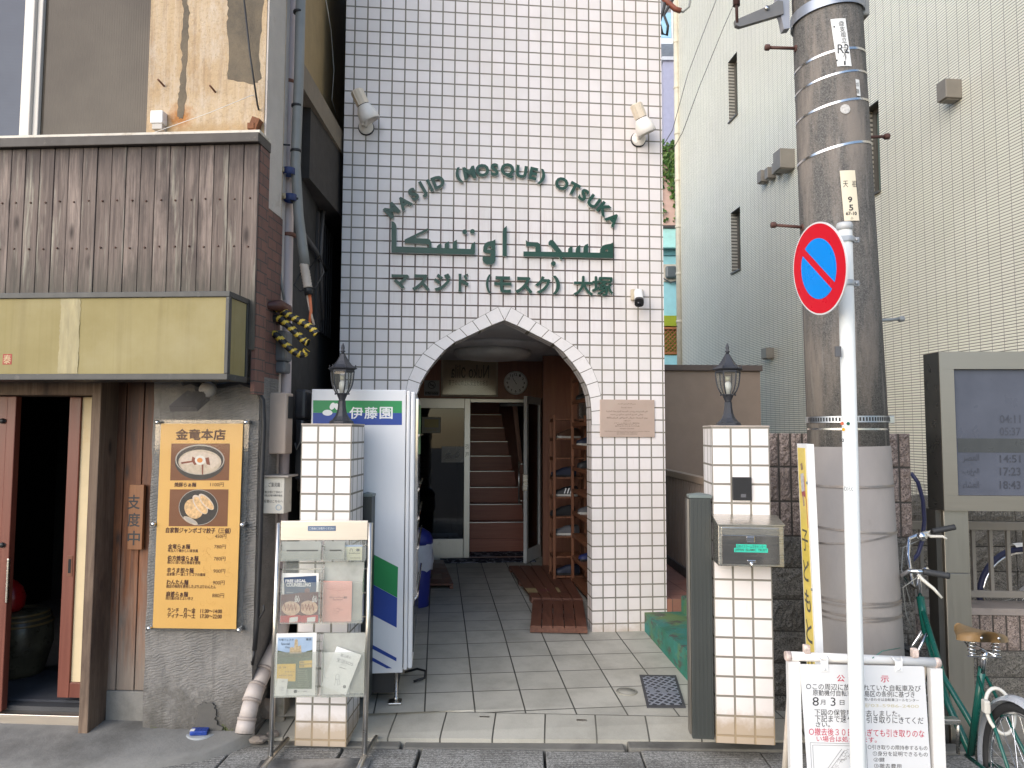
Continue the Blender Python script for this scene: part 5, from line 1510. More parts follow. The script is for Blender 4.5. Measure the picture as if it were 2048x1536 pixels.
def brick_mat(name, c1, c2, mort, bw, rh, ax='yz', ms=.008):
    n = NT(name)
    o = n.obj()
    x = n.sep(o)
    br = n.n('TexBrick', {'Vector': n.comb(n.math('ADD', x['XYZ'.index(ax[0].upper())], 20 * bw + .03), n.math('ADD', x['XYZ'.index(ax[1].upper())], 20 * rh)), 'Color1': c1, 'Color2': c2, 'Mortar': mort, 'Scale': 1.0, 'Mortar Size': ms / 2, 'Mortar Smooth': .2, 'Bias': 0.0, 'Brick Width': bw, 'Row Height': rh}, offset=.5)
    c = n.mix(n.ramp(n.noise(o, 12, 6, .7), [(.5, 0), (.75, .6)]), br.outputs[0], (.09, .07, .06))
    return n.bs(col=c, rough=.7, normal=n.bump(n.math('SUBTRACT', n.noise(o, 90, 4), br.outputs[1]), .5, .005))
b = MB(FL); b.box(hr - .02, hr + .004, HV + .019, -.0008, gp(300, 790)[1], zTrim - .001); b.box(hr - .03, EDGE - .01, .001, .3, gp(300, 790)[1], zTrim - .301); b.build('brick_return', brick_mat('brown_brick', (.21, .10, .075), (.16, .08, .065), (.07, .06, .055), .12, .062), shop)
# plaster wall, plank panel, door post, doors
pl0, pl1 = gp(297, 1100)[0], gp(511, 1100)[0]
zS = gp(300, 770)[1]
b = MB(FL)
nU, nZ = 20, 40
vs = [(pl0 + (pl1 - pl0) * i / nU, .004 * math.sin(i * 1.7 + j * .9) + rnd.uniform(-.002, .002), -.06 + (zS + .05 + .06) * j / nZ) for j in range(nZ + 1) for i in range(nU + 1)]
fs = [(j * (nU + 1) + i, j * (nU + 1) + i + 1, (j + 1) * (nU + 1) + i + 1, (j + 1) * (nU + 1) + i) for j in range(nZ) for i in range(nU)]
b.raw(vs, fs, True); b.box(pl0 + .001, pl1 - .001, .012, .28, -.06, zS + .05); b.box(pl1 - .012, pl1 - .0006, .0, .0118, -.06, zS + .05, .003)
b.build('plaster_wall', plaster_mat(), shop)
b = MB(FL); b.prism(ragged([gp(*p, -.008) for p in ((396, 1412), (410, 1404), (428, 1412), (434, 1425), (429, 1440), (446, 1462), (395, 1464), (390, 1440))], 5, .009), -.008, .01); b.build('damp_patch', concrete('damp_render', (.08, .075, .067), (.125, .117, .105), (.05, .047, .042)), shop, label='dark damp patch low on the grey plaster')
q0, q1 = gp(207, 1100, .09)[0], pl0 - .002
zpp = gp(250, 1380, .09)[1]
M_PLANK = wood('brown_planks', (.085, .026, .012), (.40, .15, .055), 'z', .8, .55, (.035, .02, .014), .56, True, .3, .3, zones=((zpp + .05, zpp + .75, (.23, .19, .155), .9), (zS - .05, zS - .9, (.045, .02, .013), .85)))
b = MB(FL)
zp = zpp
for k in range(3):
    a, c = q0 + (q1 - q0) * k / 3, q0 + (q1 - q0) * (k + 1) / 3
    b.box(a + .002, c - .002, .085 + k * .003, .11, zp, zS + .05, .002, 1)
b.build('plank_panel', M_PLANK, shop)
b = MB(FL); b.box(q0, q1, .08, .26, -.0, zp - .003, .004); b.box(q0, q1, .112, .26, zp, zS + .05); b.build('plinth', M_APRON, shop)
d0, d1 = gp(167, 1300, -.06)[0], gp(188, 1300, -.06)[0]
M_OLDPOST = wood('old_post', (.10, .062, .04), (.23, .16, .11), 'z', 1.0, .75, (.05, .028, .02), .52, True, .2, .4)
b = MB(FL); b.box(d0, d0 + .055, -.08, .20, -.03, zS + .03, .004); b.build('door_post', M_OLDPOST, shop)
b = MB(FL); b.box(-2.9, d0 + .05, -.05, .2, gp(80, 790, -.05)[1], zS + .04, .004); b.build('door_lintel', M_OLDPOST, shop)
M_REDDOOR = wood('red_brown_door', (.13, .032, .02), (.20, .058, .035), 'z', .5, .42, None, .5, False, .1, .1)
zd0, zdt = gp(100, 1392, .10)[1], gp(100, 792, -.04)[1]
e0, e1 = gp(131, 1100, .10)[0], gp(154, 1100, .10)[0]
sd_ = MB(FL); sd_.box(e0, e1, .08, .115, zd0, zdt, .003); sd_.box(e1 + .0005, d0 + .05, .082, .113, zd0, zd0 + .085, .003)
sdo = sd_.build('sliding_door', M_REDDOOR, shop)
b = MB(FL); b.box(e1 + .0005, d0 + .04, .094, .1, zd0 + .086, zdt); b.build('paper_panel', plain('door_paper', (.62, .50, .31), .8, var=.08, grime=(.5, .33, .14), gamt=.52, gs=3), sdo)
hp = gp(140, 1132, .08)
b = MB(FL); b.box(hp[0] - .016, hp[0] + .016, .0765, .0795, hp[1] - .06, hp[1] + .06, .001); po = b.build('finger_pull', plain('pull_brown', (.16, .055, .03), .35), sdo)
b = MB(FL); b.box(hp[0] - .008, hp[0] + .008, .075, .0764, hp[1] - .04, hp[1] + .04); b.build('pull_recess', M_DARK, sdo)
f1 = gp(22, 1100, .02)[0]
ld = MB(FL); ld.box(-2.9, f1 - .055, .01, .045, zd0 - .06, zdt, .003); ld.box(f1 - .054, f1, .005, .05, zd0 - .06, zdt, .004)
ldo = ld.build('door_leaf', M_REDDOOR, shop)
b = MB(FL)
for py in (842, 1090):
    q = gp(12, py, .005); b.box(q[0] - .16, q[0], .001, .0095, q[1] - .009, q[1] + .009, .003); b.lathe((q[0] - .02, .0, q[1]), [(.001, -.01), (.014, -.008), (.016, .006)], 12, 'v')
b.build('door_fitting', plain('black_iron', (.015, .014, .014), .5), ldo)
b = MB(FL); q = gp(14, 1160, -.01); b.box(q[0] - .006, q[0] + .006, -.012, .004, q[1] - .13, q[1] + .12, .003); b.build('pull_bar', M_STEEL, ldo)
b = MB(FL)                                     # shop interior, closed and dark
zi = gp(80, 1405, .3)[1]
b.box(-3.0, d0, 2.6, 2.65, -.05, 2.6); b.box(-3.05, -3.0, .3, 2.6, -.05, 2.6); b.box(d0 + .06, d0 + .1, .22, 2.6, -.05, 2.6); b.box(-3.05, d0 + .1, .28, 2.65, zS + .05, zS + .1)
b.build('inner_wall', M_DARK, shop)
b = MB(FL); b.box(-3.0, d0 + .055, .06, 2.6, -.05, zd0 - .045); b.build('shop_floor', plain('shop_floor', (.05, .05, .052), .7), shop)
b = MB(FL); q = gp(60, 1424, .04); b.box(-3.0, d0 - .002, .0, .059, q[1] - .06, q[1], .003); b.build('threshold', metal('threshold', (.55, .50, .44), .4, 'u'), shop)
b = MB(FL); b.box(-2.55, d0 - .1, .12, .62, zd0 - .0445, zd0 - .03, .004); tag(b.build('entrance_mat', plain('mat_grey', (.05, .052, .062), .95, bump=.8, bs=200)), 'dark grey mat just inside the open shop door', 'mat')
# things glimpsed inside
q = gp(42, 1230, .55)
jr = thing('ceramic_stool', 'dark patterned ceramic drum stool in the dark shop doorway', 'stool', FL, (q[0], .55, zd0 - .04))
b = MB(FL); b.lathe((q[0], .55, zd0 - .04), [(.13, 0), (.15, .04), (.19, .2), (.185, .33), (.15, .41), (.001, .415)], 28); b.build('stool_body', plain('stool_glaze', (.08, .07, .045), .3, var=.6, vs=9), jr)
b = MB(FL)
for h in (.33, .36, .39):
    r = .185 - max(0, h - .33) * .45
    b.lathe((q[0], .55, zd0 - .04), [(r + .001, h), (r + .006, h + .006), (r, h + .014)], 28, caps=False)
b.build('stool_rings', plain('stool_gold', (.20, .13, .05), .35), jr)
rb_ = MB(FL); rb_.lathe((q[0] - .03, .5, zd0 - .04 + .4155), [(.05, 0), (.075, .03), (.08, .09), (.06, .15), (.025, .19), (.001, .2)], 20); tag(rb_.build('red_ornament', plain('red_lacquer', (.42, .01, .012), .3)), 'red rounded ornament on the stool in the shop doorway', 'ornament')

# apron in front of the shop
b = MB(FL)
fr_ = [(-3.2, -.46, -.018), (-2.0, -.45, -.018), (-.9, -.42, -.018), (-.55, -.36, -.016), (-.30, -.29, -.012), (-.12, -.20, .0), (0, -.08, .03), (.07, .02, .052)]
R_ = [[(u, v, -.12) for u, v, z in fr_], fr_]
for t_ in (.25, .5, .75, 1.0):
    R_.append([(u, v + (.05 - v) * t_, z + (.056 - z) * (1 - (1 - t_) ** 1.5)) for u, v, z in fr_])
R_.append([(u, .55, .058) for u, v, z in fr_])
k = len(fr_)
b.raw([p for r in R_ for p in r], [(j * k + i, j * k + i + 1, (j + 1) * k + i + 1, (j + 1) * k + i) for j in range(len(R_) - 1) for i in range(k - 1)], True)
tag(b.build('apron', M_APRON), 'smooth grey concrete apron in front of the old shop door', 'pavement', kind='structure')

# ------------------------------------------------------------------ sign box over the shop door
SV = -.385
sR = gp(455, 660, SV)[0]; s0, s1 = gp(300, 760, SV)[1], gp(300, 584, SV)[1]
sg = thing('shop_sign', 'long blank olive-yellow sign box over the shop door, patched with tape', 'sign', FL, (-1.2, SV, s0))
M_SFR = plain('sign_frame', (.045, .045, .042), .5, grime=(.17, .16, .14), gamt=.54, gs=14)
SD = -.155
b = MB(FL)
b.box(-2.7, sR + .012, SV - .012, SV + .02, s1 - .03, s1, .003); b.box(-2.7, sR + .012, SV - .012, SV + .02, s0, s0 + .032, .003); b.box(sR - .008, sR + .012, SV - .013, SV + .019, s0 + .0325, s1 - .0305, .003)
b.box(sR - .01, sR + .012, SV + .0205, SD, s1 - .03, s1 - .0005, .002); b.box(sR - .01, sR + .012, SV + .0205, SD, s0 + .0005, s0 + .032, .002); b.box(sR - .01, sR + .012, SD - .02, SD + .0, s0 + .033, s1 - .031, .002)
b.box(-2.7, sR - .011, SV + .021, SD, s1 - .02, s1 - .004); b.box(-2.7, sR - .011, SV + .021, SD, s0 + .004, s0 + .02)
b.build('sign_frame', M_SFR, sg)
n = NT('sign_cloth'); o = n.obj()
c = n.mix(n.ramp(n.noise(o, 2.5, 6, .6), [(.3, 0), (.7, 1)]), (.265, .215, .09), (.34, .285, .14))
c = n.mix(n.ramp(n.noise(n.mp(o, (60, 60, .8)), 1, 6, .7), [(.52, 0), (.72, .5)]), c, (.27, .22, .09))
c = n.mix(n.ramp(n.noise(n.mp(o, (13, 13, .5)), 1, 4, .6), [(.5, 0), (.7, .6)]), c, (.235, .19, .085))
c = n.mix(n.ramp(n.noise(o, 1.6, 8, .7), [(.5, 0), (.72, .5)]), c, (.36, .31, .18))
M_CLOTH = n.bs(col=c, rough=.75, spec=.25, normal=n.bump(n.noise(n.mp(o, (200, 200, 8)), 1, 3), .12, .002))
b = MB(FL); b.box(-2.69, sR - .009, SV - .002, SV + .012, s0 + .033, s1 - .031); b.build('sign_face', M_CLOTH, sg)
b = MB(FL); b.box(sR - .006, sR + .004, SV + .021, SD - .021, s0 + .033, s1 - .031); b.build('sign_face', M_CLOTH, sg)
a, c = (gp(116, 758, SV)[0], s0 + .034), (gp(163, 588, SV)[0], s1 - .032)
b = MB(FL)
vs, fs = [], []
for j in range(41):
    for i in range(9):
        vs.append((a[0] + (c[0] - a[0]) * i / 8 + (rnd.uniform(-.003, .003) if i in (0, 8) else 0), SV - .0035 - .0012 * math.sin(i * 2.3 + j * .35) - rnd.uniform(0, .0012), a[1] + (c[1] - a[1]) * j / 40))
fs = [(j * 9 + i, j * 9 + i + 1, (j + 1) * 9 + i + 1, (j + 1) * 9 + i) for j in range(40) for i in range(8)]
b.raw(vs, fs, True); b.build('tape_strip', plain('old_tape', (.35, .295, .16), .7, var=.2, grime=(.42, .365, .23), gamt=.5, stretch=(6, 6, 1)), sg)
a, c = gp(5, 729, SV - .003), gp(24, 708, SV - .003)
b = MB(FL); b.box(a[0], c[0], SV - .0032, SV - .0022, a[1], c[1]); b.build('seal', plain('seal_red', (.33, .045, .03), .6), sg)
b = MB(FL); b.text('泰', a[0] + .004, c[0] - .004, a[1] + .004, c[1] - .004, SV - .004, .006); b.build('lettering', plain('seal_pale', (.52, .44, .24), .6), sg)

# ------------------------------------------------------------------ floodlight, menu, plaque on the shop front
q = gp(395, 775, -.0)
fl = thing('floodlight', 'old grey ribbed floodlight under the end of the sign box', 'floodlight', FL, (q[0], -.02, q[1]))
b = MB(FL); b.lathe((q[0] + .045, -.001, q[1] - .0), [(.048, 0), (.048, -.03), (.04, -.045), (.001, -.047)], 20, 'v'); b.tube([(q[0] + .045, -.04, q[1] + .01), (q[0] + .02, -.12, q[1] + .03), (q[0] - .01, -.15, q[1] + .015)], .018, 10); b.build('flood_bracket', plain('flood_black', (.02, .02, .022), .5), fl)
P = [gp(344, 812, -.24), gp(364, 780, -.24), gp(409, 783, -.16), gp(398, 812, -.16)]
b = MB(FL)
N = 11
for i in range(N):
    t0, t1 = i / N, (i + .62) / N
    L_ = lambda t: ((P[1][0] + (P[2][0] - P[1][0]) * t, P[1][1] + (P[2][1] - P[1][1]) * t), (P[0][0] + (P[3][0] - P[0][0]) * t, P[0][1] + (P[3][1] - P[0][1]) * t))
    (x0, y0), (x1, y1) = L_(t0); (x2, y2), (x3, y3) = L_(t1)
    v0_, v1_ = -.24 + .08 * t0, -.24 + .08 * t1
    b.raw([(x0, v0_ + .05, y0), (x2, v1_ + .05, y2), (x3, v1_ - .03, y3), (x1, v0_ - .03, y1), (x0, v0_ + .06, y0 - .018), (x2, v1_ + .06, y2 - .018), (x3, v1_ - .02, y3 - .018), (x1, v0_ - .02, y1 - .018)],
          [(0, 3, 2, 1), (0, 1, 5, 4), (1, 2, 6, 5), (2, 3, 7, 6), (3, 0, 4, 7), (4, 5, 6, 7)])
x0, x1 = P[0][0], P[2][0]
b.raw([(P[1][0], -.185, P[1][1] - .012), (P[2][0], -.105, P[2][1] - .012), (P[3][0], -.185, P[3][1] - .012), (P[0][0], -.265, P[0][1] - .012), (P[1][0], -.175, P[1][1] - .045), (P[2][0], -.095, P[2][1] - .045), (P[3][0], -.175, P[3][1] - .03), (P[0][0], -.255, P[0][1] - .03)],
      [(0, 3, 2, 1), (0, 1, 5, 4), (1, 2, 6, 5), (2, 3, 7, 6), (3, 0, 4, 7), (4, 5, 6, 7)])
b.build('flood_head', plain('flood_grey', (.15, .13, .115), .55, var=.2, grime=(.28, .25, .2), gamt=.5, gs=18), fl)
b = MB(FL); b.lathe((P[2][0] - .01, -.10, P[2][1] + .012), [(.001, -.03), (.04, -.028), (.044, -.01), (.044, .01), (.03, .02)], 18, 'v'); b.build('flood_cap', plain('flood_cap', (.30, .28, .26), .5, grime=(.12, .1, .09), gamt=.5, gs=20), fl)

MV = -.045
mt = lambda x, y: (290 + x / 3.491, 830 + y / 3.491)
TLm, BRm = gp(*mt(112, 60), MV), gp(*mt(635, 1495), MV)
TRm, BLm = gp(*mt(684, 60), MV), gp(*mt(53, 1487), MV)
mn = thing('menu_board', 'tall mustard-yellow menu board with two food pictures behind clear acrylic', 'menu', FL, ((BLm[0] + BRm[0]) / 2, MV, BLm[1]))
b = MB(FL); b.prism([TLm, TRm, BRm, BLm], MV, MV + .006); b.build('menu_panel', plain('menu_yellow', (.74, .43, .12), .42, var=.025), mn)
A4 = [gp(*mt(*p), MV - .012) for p in ((72, 30), (730, 30), (680, 1510), (15, 1512))]
b = MB(FL); b.prism(A4, MV - .0125, MV - .0095); b.build('acrylic_sheet', glass('menu_acrylic', (.98, .98, .98), .05, .12, .0), mn)
A5 = [gp(*mt(*p), MV + .012) for p in ((75, 35), (728, 35), (678, 1500), (22, 1503))]
b = MB(FL); b.prism(A5, MV + .0105, MV + .0125); b.build('acrylic_back', glass('acrylic_back', (.90, .91, .92), .06, .9, .06), mn)
b = MB(FL)
for p in ((86, 50), (704, 50), (57, 762), (678, 768), (28, 1490), (655, 1502)):
    q = gp(*mt(*p), MV - .012); b.lathe((q[0], MV, q[1]), [(.001, -.022), (.011, -.021), (.012, -.014), (.012, .044)], 14, 'v')
b.build('standoff', M_CHROME, mn)
def mtx(m, body, x0, x1, y0, y1, v, bo=.004, lean=0.0):
    a, c = gp(*mt(x0, y1), v), gp(*mt(x1, y0), v); m.text(body, a[0], c[0], a[1], c[1], v, bo, lean=lean)
b = MB(FL); v = MV - .0009
mtx(b, '金竜本店', 216, 562, 100, 172, v, .09)
for body, x0, x1, y0, y1 in (('焼豚らぁ麺', 205, 357, 472, 501), ('1100円', 455, 550, 472, 500), ('自家製ジャンボゴマ餃子（三個）', 146, 598, 790, 823), ('450円', 487, 568, 833, 861), ('金竜らぁ麺', 160, 315, 902, 934), ('780円', 483, 565, 906, 934), ('伯方焼塩らぁ麺', 157, 373, 984, 1018), ('780円', 480, 562, 990, 1018),
                              ('辛うま担々麺', 153, 340, 1068, 1101), ('900円', 477, 560, 1076, 1104), ('わんたん麺', 150, 303, 1151, 1183), ('900円', 473, 556, 1157, 1186), ('麻婆らぁ麺', 147, 300, 1234, 1268), ('880円', 469, 552, 1246, 1275),
                              ('ランチ　月～金　11:30～14:00', 157, 537, 1352, 1380), ('ディナー月～土　17:30～22:00', 155, 536, 1388, 1416)):
    mtx(b, body, x0, x1, y0, y1, v, .07 if ord(body[0]) > 999 else .014, .06)
for body, x0, x1, y0, y1 in (('味玉入り懐かしい東京風', 160, 370, 938, 957), ('味わい深い伯方焼塩を使用', 157, 385, 1021, 1040), ('自家製ラー油とすりゴマの風味', 153, 422, 1104, 1122), ('独自の味肉を使用したぷりぷりわんたん', 148, 495, 1188, 1207), ('四川風のほどよい辛さ', 145, 335, 1270, 1290)):
    mtx(b, body, x0, x1, y0, y1, v, .05, .06)
b.build('lettering', plain('menu_ink', (.075, .025, .012), .6), mn)
def mpoly(pts, v, name, mat):
    m = MB(FL); m.prism([gp(*mt(*p), v) for p in pts], v, v + .0002); return m.build(name, mat, mn)
def ell(cx, cy, rx, ry, an=0.0, k=28):
    return [(cx + rx * math.cos(i * 2 * math.pi / k) * math.cos(an) - ry * math.sin(i * 2 * math.pi / k) * math.sin(an), cy + rx * math.cos(i * 2 * math.pi / k) * math.sin(an) + ry * math.sin(i * 2 * math.pi / k) * math.cos(an)) for i in range(k)]
mbrown = plain('photo_brown', (.19, .07, .025), .5, var=.08)
bowl_d, bowl_r = plain('photo_bowl', (.035, .03, .028), .4, var=.4), plain('photo_rim', (.42, .38, .33), .4)
soup, pork, egg, yolk = plain('photo_soup', (.58, .47, .35), .5, var=.2, vs=40), plain('photo_pork', (.68, .56, .45), .5, var=.12, vs=60), plain('photo_egg', (.78, .74, .66), .5), plain('photo_yolk', (.72, .26, .06), .5)
gz_ = plain('photo_gyoza', (.72, .46, .22), .5, var=.35, vs=70); sauce = plain('photo_sauce', (.22, .06, .03), .5, var=.4)
mpoly([(184, 199), (593, 199), (586, 457), (175, 457)], v, 'photo_panel', mbrown); mpoly([(174, 519), (583, 519), (575, 778), (165, 776)], v, 'photo_panel', mbrown)
for i, (pts, mat) in enumerate(((ell(382, 328, 174, 124), bowl_d), (ell(383, 312, 172, 106), bowl_r), (ell(383, 314, 164, 99), bowl_d), (ell(383, 328, 150, 86), soup), ([(255, 295), (330, 250), (400, 262), (380, 330), (290, 350), (240, 330)], pork), ([(400, 255), (500, 285), (520, 330), (470, 375), (400, 330)], pork),
                               ([(250, 330), (300, 322), (355, 318), (352, 326), (300, 335), (255, 342)], sauce), ([(330, 290), (350, 300), (360, 345), (345, 350), (325, 320)], sauce), ([(395, 345), (408, 345), (405, 420), (398, 415)], sauce), ([(420, 300), (445, 295), (455, 350), (430, 345)], sauce), (ell(385, 315, 37, 33), egg), (ell(383, 316, 20, 17), yolk),
                               (ell(373, 645, 138, 125), bowl_r), (ell(373, 645, 134, 121), bowl_d), (ell(340, 655, 62, 72, -.6), gz_), (ell(385, 625, 36, 78, -.62), pork), (ell(388, 630, 28, 70, -.62), gz_), (ell(428, 606, 30, 72, -.75), pork), (ell(432, 610, 23, 64, -.75), gz_), (ell(318, 738, 56, 18, .5), soup), (ell(316, 735, 48, 11, .5), bowl_r))):
    mpoly(pts, v - .0004 - i * .00016, 'photo_food', mat)
m = MB(FL)                                     # faint dragon-like scrollwork in the lower right
rd = random.Random(3)
for i in range(46):
    cx, cy = rd.uniform(380, 610), rd.uniform(800, 1440)
    cx = min(cx, 640 - (cy - 800) * .04)
    rr_ = rd.uniform(12, 34); a0_ = rd.uniform(0, 6.28)
    P = [gp(*mt(cx + rr_ * (1 - t * .05) * math.cos(a0_ + t * .35), cy + rr_ * (1 - t * .05) * math.sin(a0_ + t * .35)), MV - .0005) for t in range(9)]
    m.tube([(p[0], MV - .0001, p[1]) for p in P], .0006, 4)
m.build('scrollwork', plain('scroll_ochre', (.66, .36, .085), .5), mn)

a, c = gp(251, 1100, .04), gp(285, 970, .04)
wp = thing('wooden_plaque', 'small wooden plaque with three black characters on the plank wall', 'plaque', FL, ((a[0] + c[0]) / 2, .06, a[1]))
b = MB(FL); b.box(a[0], c[0], .055, .078, a[1], c[1], .002); b.build('plaque_board', wood('plaque_wood', (.22, .085, .03), (.34, .15, .06), 'z', .8, .5, bump=.2), wp)
b = MB(FL)
for ch, y0, y1 in (('支', 990, 1018), ('度', 1026, 1053), ('中', 1062, 1090)):
    b.ptext(ch, 255, y0, 280, y1, .0545, .035)
b.build('lettering', M_INK, wp)
a, c = gp(298, 255, -.06), gp(327, 219, -.06)
jb = thing('junction_box', 'small white junction box on the yellow stucco beside the window', 'box', FL, ((a[0] + c[0]) / 2, 0, a[1]))
b = MB(FL); b.box(a[0], c[0] - .008, -.055, -.0005, a[1] + .03, c[1], .006); b.build('box_cover', M_WHITE, jb)
b = MB(FL); b.box(a[0] + .01, c[0] - .012, -.048, -.0005, a[1] - .004, a[1] + .0295, .003); b.build('box_base', plain('jb_grey', (.42, .39, .35), .5), jb)
b = MB(FL); q = gp(508, 250, -.03); b.box(q[0] - .02, q[0] + .03, -.05, -.0005, q[1] - .04, q[1] + .04, .003, ry=R(20)); b.box(q[0] - .03, q[0] + .01, -.055, -.0505, q[1] - .03, q[1] + .005, .002); tag(b.build('rusty_bracket', plain('rust', (.20, .075, .03), .8, var=.4, bump=.6)), 'rusty iron bracket at the corner of the yellow stucco', 'bracket')
for px, py in ((325, 170), (428, 182)):
    q = gp(px, py, -.02); b = MB(FL); b.tube([(q[0] - .012, -.05, q[1] + .02), (q[0], .01, q[1])], .006, 6); tag(b.build('rusty_bolt', plain('rust_bolt', (.16, .07, .04), .8)), 'rusty bolt stub in the stucco, %s' % ('nearer the window' if px < 400 else 'nearer the dark patch'), 'bolt')

# ------------------------------------------------------------------ pipes, cables and boxes at the shop's corner
M_PIPE = plain('pipe_pink_white', (.60, .51, .50), .45, var=.06, grime=(.38, .3, .28), gamt=.6, stretch=(1, 1, .3))
M_COND = plain('conduit_grey', (.22, .225, .215), .5, var=.1)
M_CBL = plain('cable_black', (.016, .016, .018), .55)
PV = .42
pt = lambda x, y, v=PV: (gp(x, y, v)[0], v, gp(x, y, v)[1])
t = thing('downpipe', 'pinkish white vertical downpipe at the corner of the old shop', 'pipe', FL, pt(557, 1235))
b = MB(FL); b.tube([pt(582, -30), pt(579, 250), pt(575, 500), pt(571, 780), pt(565, 1030), pt(557, 1235)], .034, 16); b.build('pipe', M_PIPE, t)
for y in (165, 470):
    q = pt(579, y); b = MB(FL); b.lathe(q, [(.036, -.012), (.039, -.01), (.039, .01), (.036, .012)], 16); b.build('pipe_clip', plain('clip_rust', (.22, .10, .07), .7), t)
CV = .36
t = thing('cable_conduit', 'thick grey cable conduit running down beside the downpipe', 'conduit', FL, pt(610, 530, CV))
b = MB(FL); b.tube([pt(602, -30, CV), pt(598, 150, CV), pt(594, 250, CV), pt(591, 330, CV), pt(597, 430, CV), pt(606, 500, CV), pt(610, 530, CV)], .031, 14); b.build('conduit', M_COND, t)
for y in (25, 212, 302, 400):
    q = pt(598 - min(y, 300) * .02, y, CV - .002); b = MB(FL); b.lathe(q, [(.033, -.008), (.035, -.006), (.035, .006), (.033, .008)], 14); b.build('cable_tie', M_CBL, t)
t = thing('taped_splice', 'white taped splice with orange cables at the end of the grey conduit', 'cable', FL, pt(614, 620, CV))
b = MB(FL); P = [pt(608 + i * .5, 528 + i * 3, CV - .004) for i in range(17)]; b.tube(P, [.026 + .003 * (i % 2) for i in range(17)], 14); b.build('tape_wrap', plain('tape_white', (.52, .45, .38), .6), t)
b = MB(FL); b.tube([pt(615, 572, CV), pt(618, 590, CV)], .027, 12); b.build('splice_end', M_CBL, t)
b = MB(FL); b.tube([pt(619, 588, CV), pt(622, 620, CV), pt(619, 655, CV)], .010, 8); b.build('orange_cable', plain('orange_pvc', (.62, .16, .06), .4), t)
b = MB(FL); b.tube([pt(614, 588, CV), pt(620, 620, CV), pt(628, 650, CV)], .008, 8); b.build('pale_cable', plain('pale_pvc', (.55, .45, .36), .4), t)
b = MB(FL); b.tube([pt(612, 545, CV), pt(640, 510, CV), pt(648, 545, CV), pt(632, 575, CV), pt(600, 582, CV), pt(588, 570, CV), pt(602, 545, CV)], .005, 6); b.build('black_loop', M_CBL, t)
# yellow and black striped cable guards
k7 = lambda x, y: (510 + x / 3.658, 400 + y / 3.658)
M_YG = plain('guard_yellow', (.62, .44, .05), .45, var=.1)
for lab, P in (('uppermost yellow and black striped cable guard by the brown pipe', [(85, 862), (95, 820), (135, 798), (190, 800), (240, 838), (300, 872), (365, 905), (420, 945), (455, 985)]),
               ('middle yellow and black striped cable guard by the brown pipe', [(92, 925), (118, 876), (185, 868), (245, 920), (310, 980), (360, 1030), (392, 1045)]),
               ('lowest yellow and black striped cable guard by the brown pipe', [(88, 985), (150, 985), (215, 1048), (280, 1105), (345, 1130), (385, 1095)])):
    Q = [Vector(pt(*k7(*p), .20)) for p in P]
    S = []
    for i in range(len(Q) - 1):
        p0, p1, p2, p3 = Q[max(i - 1, 0)], Q[i], Q[i + 1], Q[min(i + 2, len(Q) - 1)]
        for s_ in range(10):
            tt_ = s_ / 10
            S.append(.5 * ((2 * p1) + (p2 - p0) * tt_ + (2 * p0 - 5 * p1 + 4 * p2 - p3) * tt_ ** 2 + (3 * p1 - p0 - 3 * p2 + p3) * tt_ ** 3))
    m = MB(FL); m.tube([tuple(p) for p in S], .0225, 12)
    y_, k_ = MB(FL), MB(FL)
    for mm_ in (y_, k_):
        mm_.v = m.v
    for fi, f in enumerate(m.f[:(len(S) - 1) * 12]):
        i, j = divmod(fi, 12)
        tgt = y_ if ((i / 7.5 + j / 12) % 1) < .36 else k_
        tgt.f.append(f); tgt.sm.append(True)
    t = thing('cable_guard', lab, 'cable guard', FL, tuple(S[0]), 'striped cable guards at the shop corner')
    def compact(mm_):
        used = sorted({i for f in mm_.f for i in f}); mp = {o_: n_ for n_, o_ in enumerate(used)}
        mm_.v = [mm_.v[i] for i in used]; mm_.f = [tuple(mp[i] for i in f) for f in mm_.f]
    compact(y_); compact(k_)
    y_.build('yellow_stripe', M_YG, t); k_.build('black_stripe', M_CBL, t)
b = MB(FL); P = [pt(*k7(25, 785), .10), pt(*k7(100, 772), .12), pt(*k7(175, 770), .17), pt(*k7(225, 800), .24), pt(*k7(225, 860), .26), pt(*k7(190, 900), .27)]
b.tube(P, [.022, .024, .036, .040, .038, .034], 14); tag(b.build('brown_elbow_pipe', plain('brown_pvc', (.085, .028, .02), .4)), 'brown bent conduit elbow sticking out of the brick corner', 'pipe')
# thin cables
for lab, P, r in (('black cable hanging down across the stucco corner', [(486, -20), (500, 110), (515, 210), (530, 270), (545, 288), (580, 290)], .0055), ('thin black cable beside the stucco corner', [(528, -20), (545, 40), (560, 95), (560, 160), (545, 210), (525, 240)], .004),
                 ('thin black cable straight down the white side wall', [(535, -20), (538, 120), (543, 280), (541, 500)], .004), ('thin pale cable strung low across the stucco', [(200, 285), (300, 268), (420, 225), (500, 192), (545, 180)], .0018), ('grey cable bending over the hood end and down', [(525, 283), (540, 292), (547, 320), (543, 400), (545, 520), (540, 600)], .011), ('pale grey cable down the corner past the clamps', [(545, 400), (553, 480), (562, 560), (568, 600)], .009)):
    b = MB(FL); b.tube([pt(x, y, -.05 if x < 522 else .30) for x, y in P], r, 8); tag(b.build('cable', M_COND if 'grey' in lab else (M_PAPER if 'pale' in lab else M_CBL)), lab, 'cable', 'loose cables at the shop corner')
b = MB(FL); b.tube([pt(533, 300, .14), pt(531, 500, .14), pt(528, 760, .14)], .010, 8); tag(b.build('thin_pipe', plain('cream_pipe', (.55, .44, .36), .5)), 'thin cream pipe along the brick corner', 'pipe')
b = MB(FL); q = pt(540, 522, .26); b.box(q[0] - .022, q[0] + .022, .22, .27, q[2] - .05, q[2] + .05, .005); tag(b.build('terminal_box', M_COND), 'small grey terminal box beside the brick corner', 'box')
cl_ = None
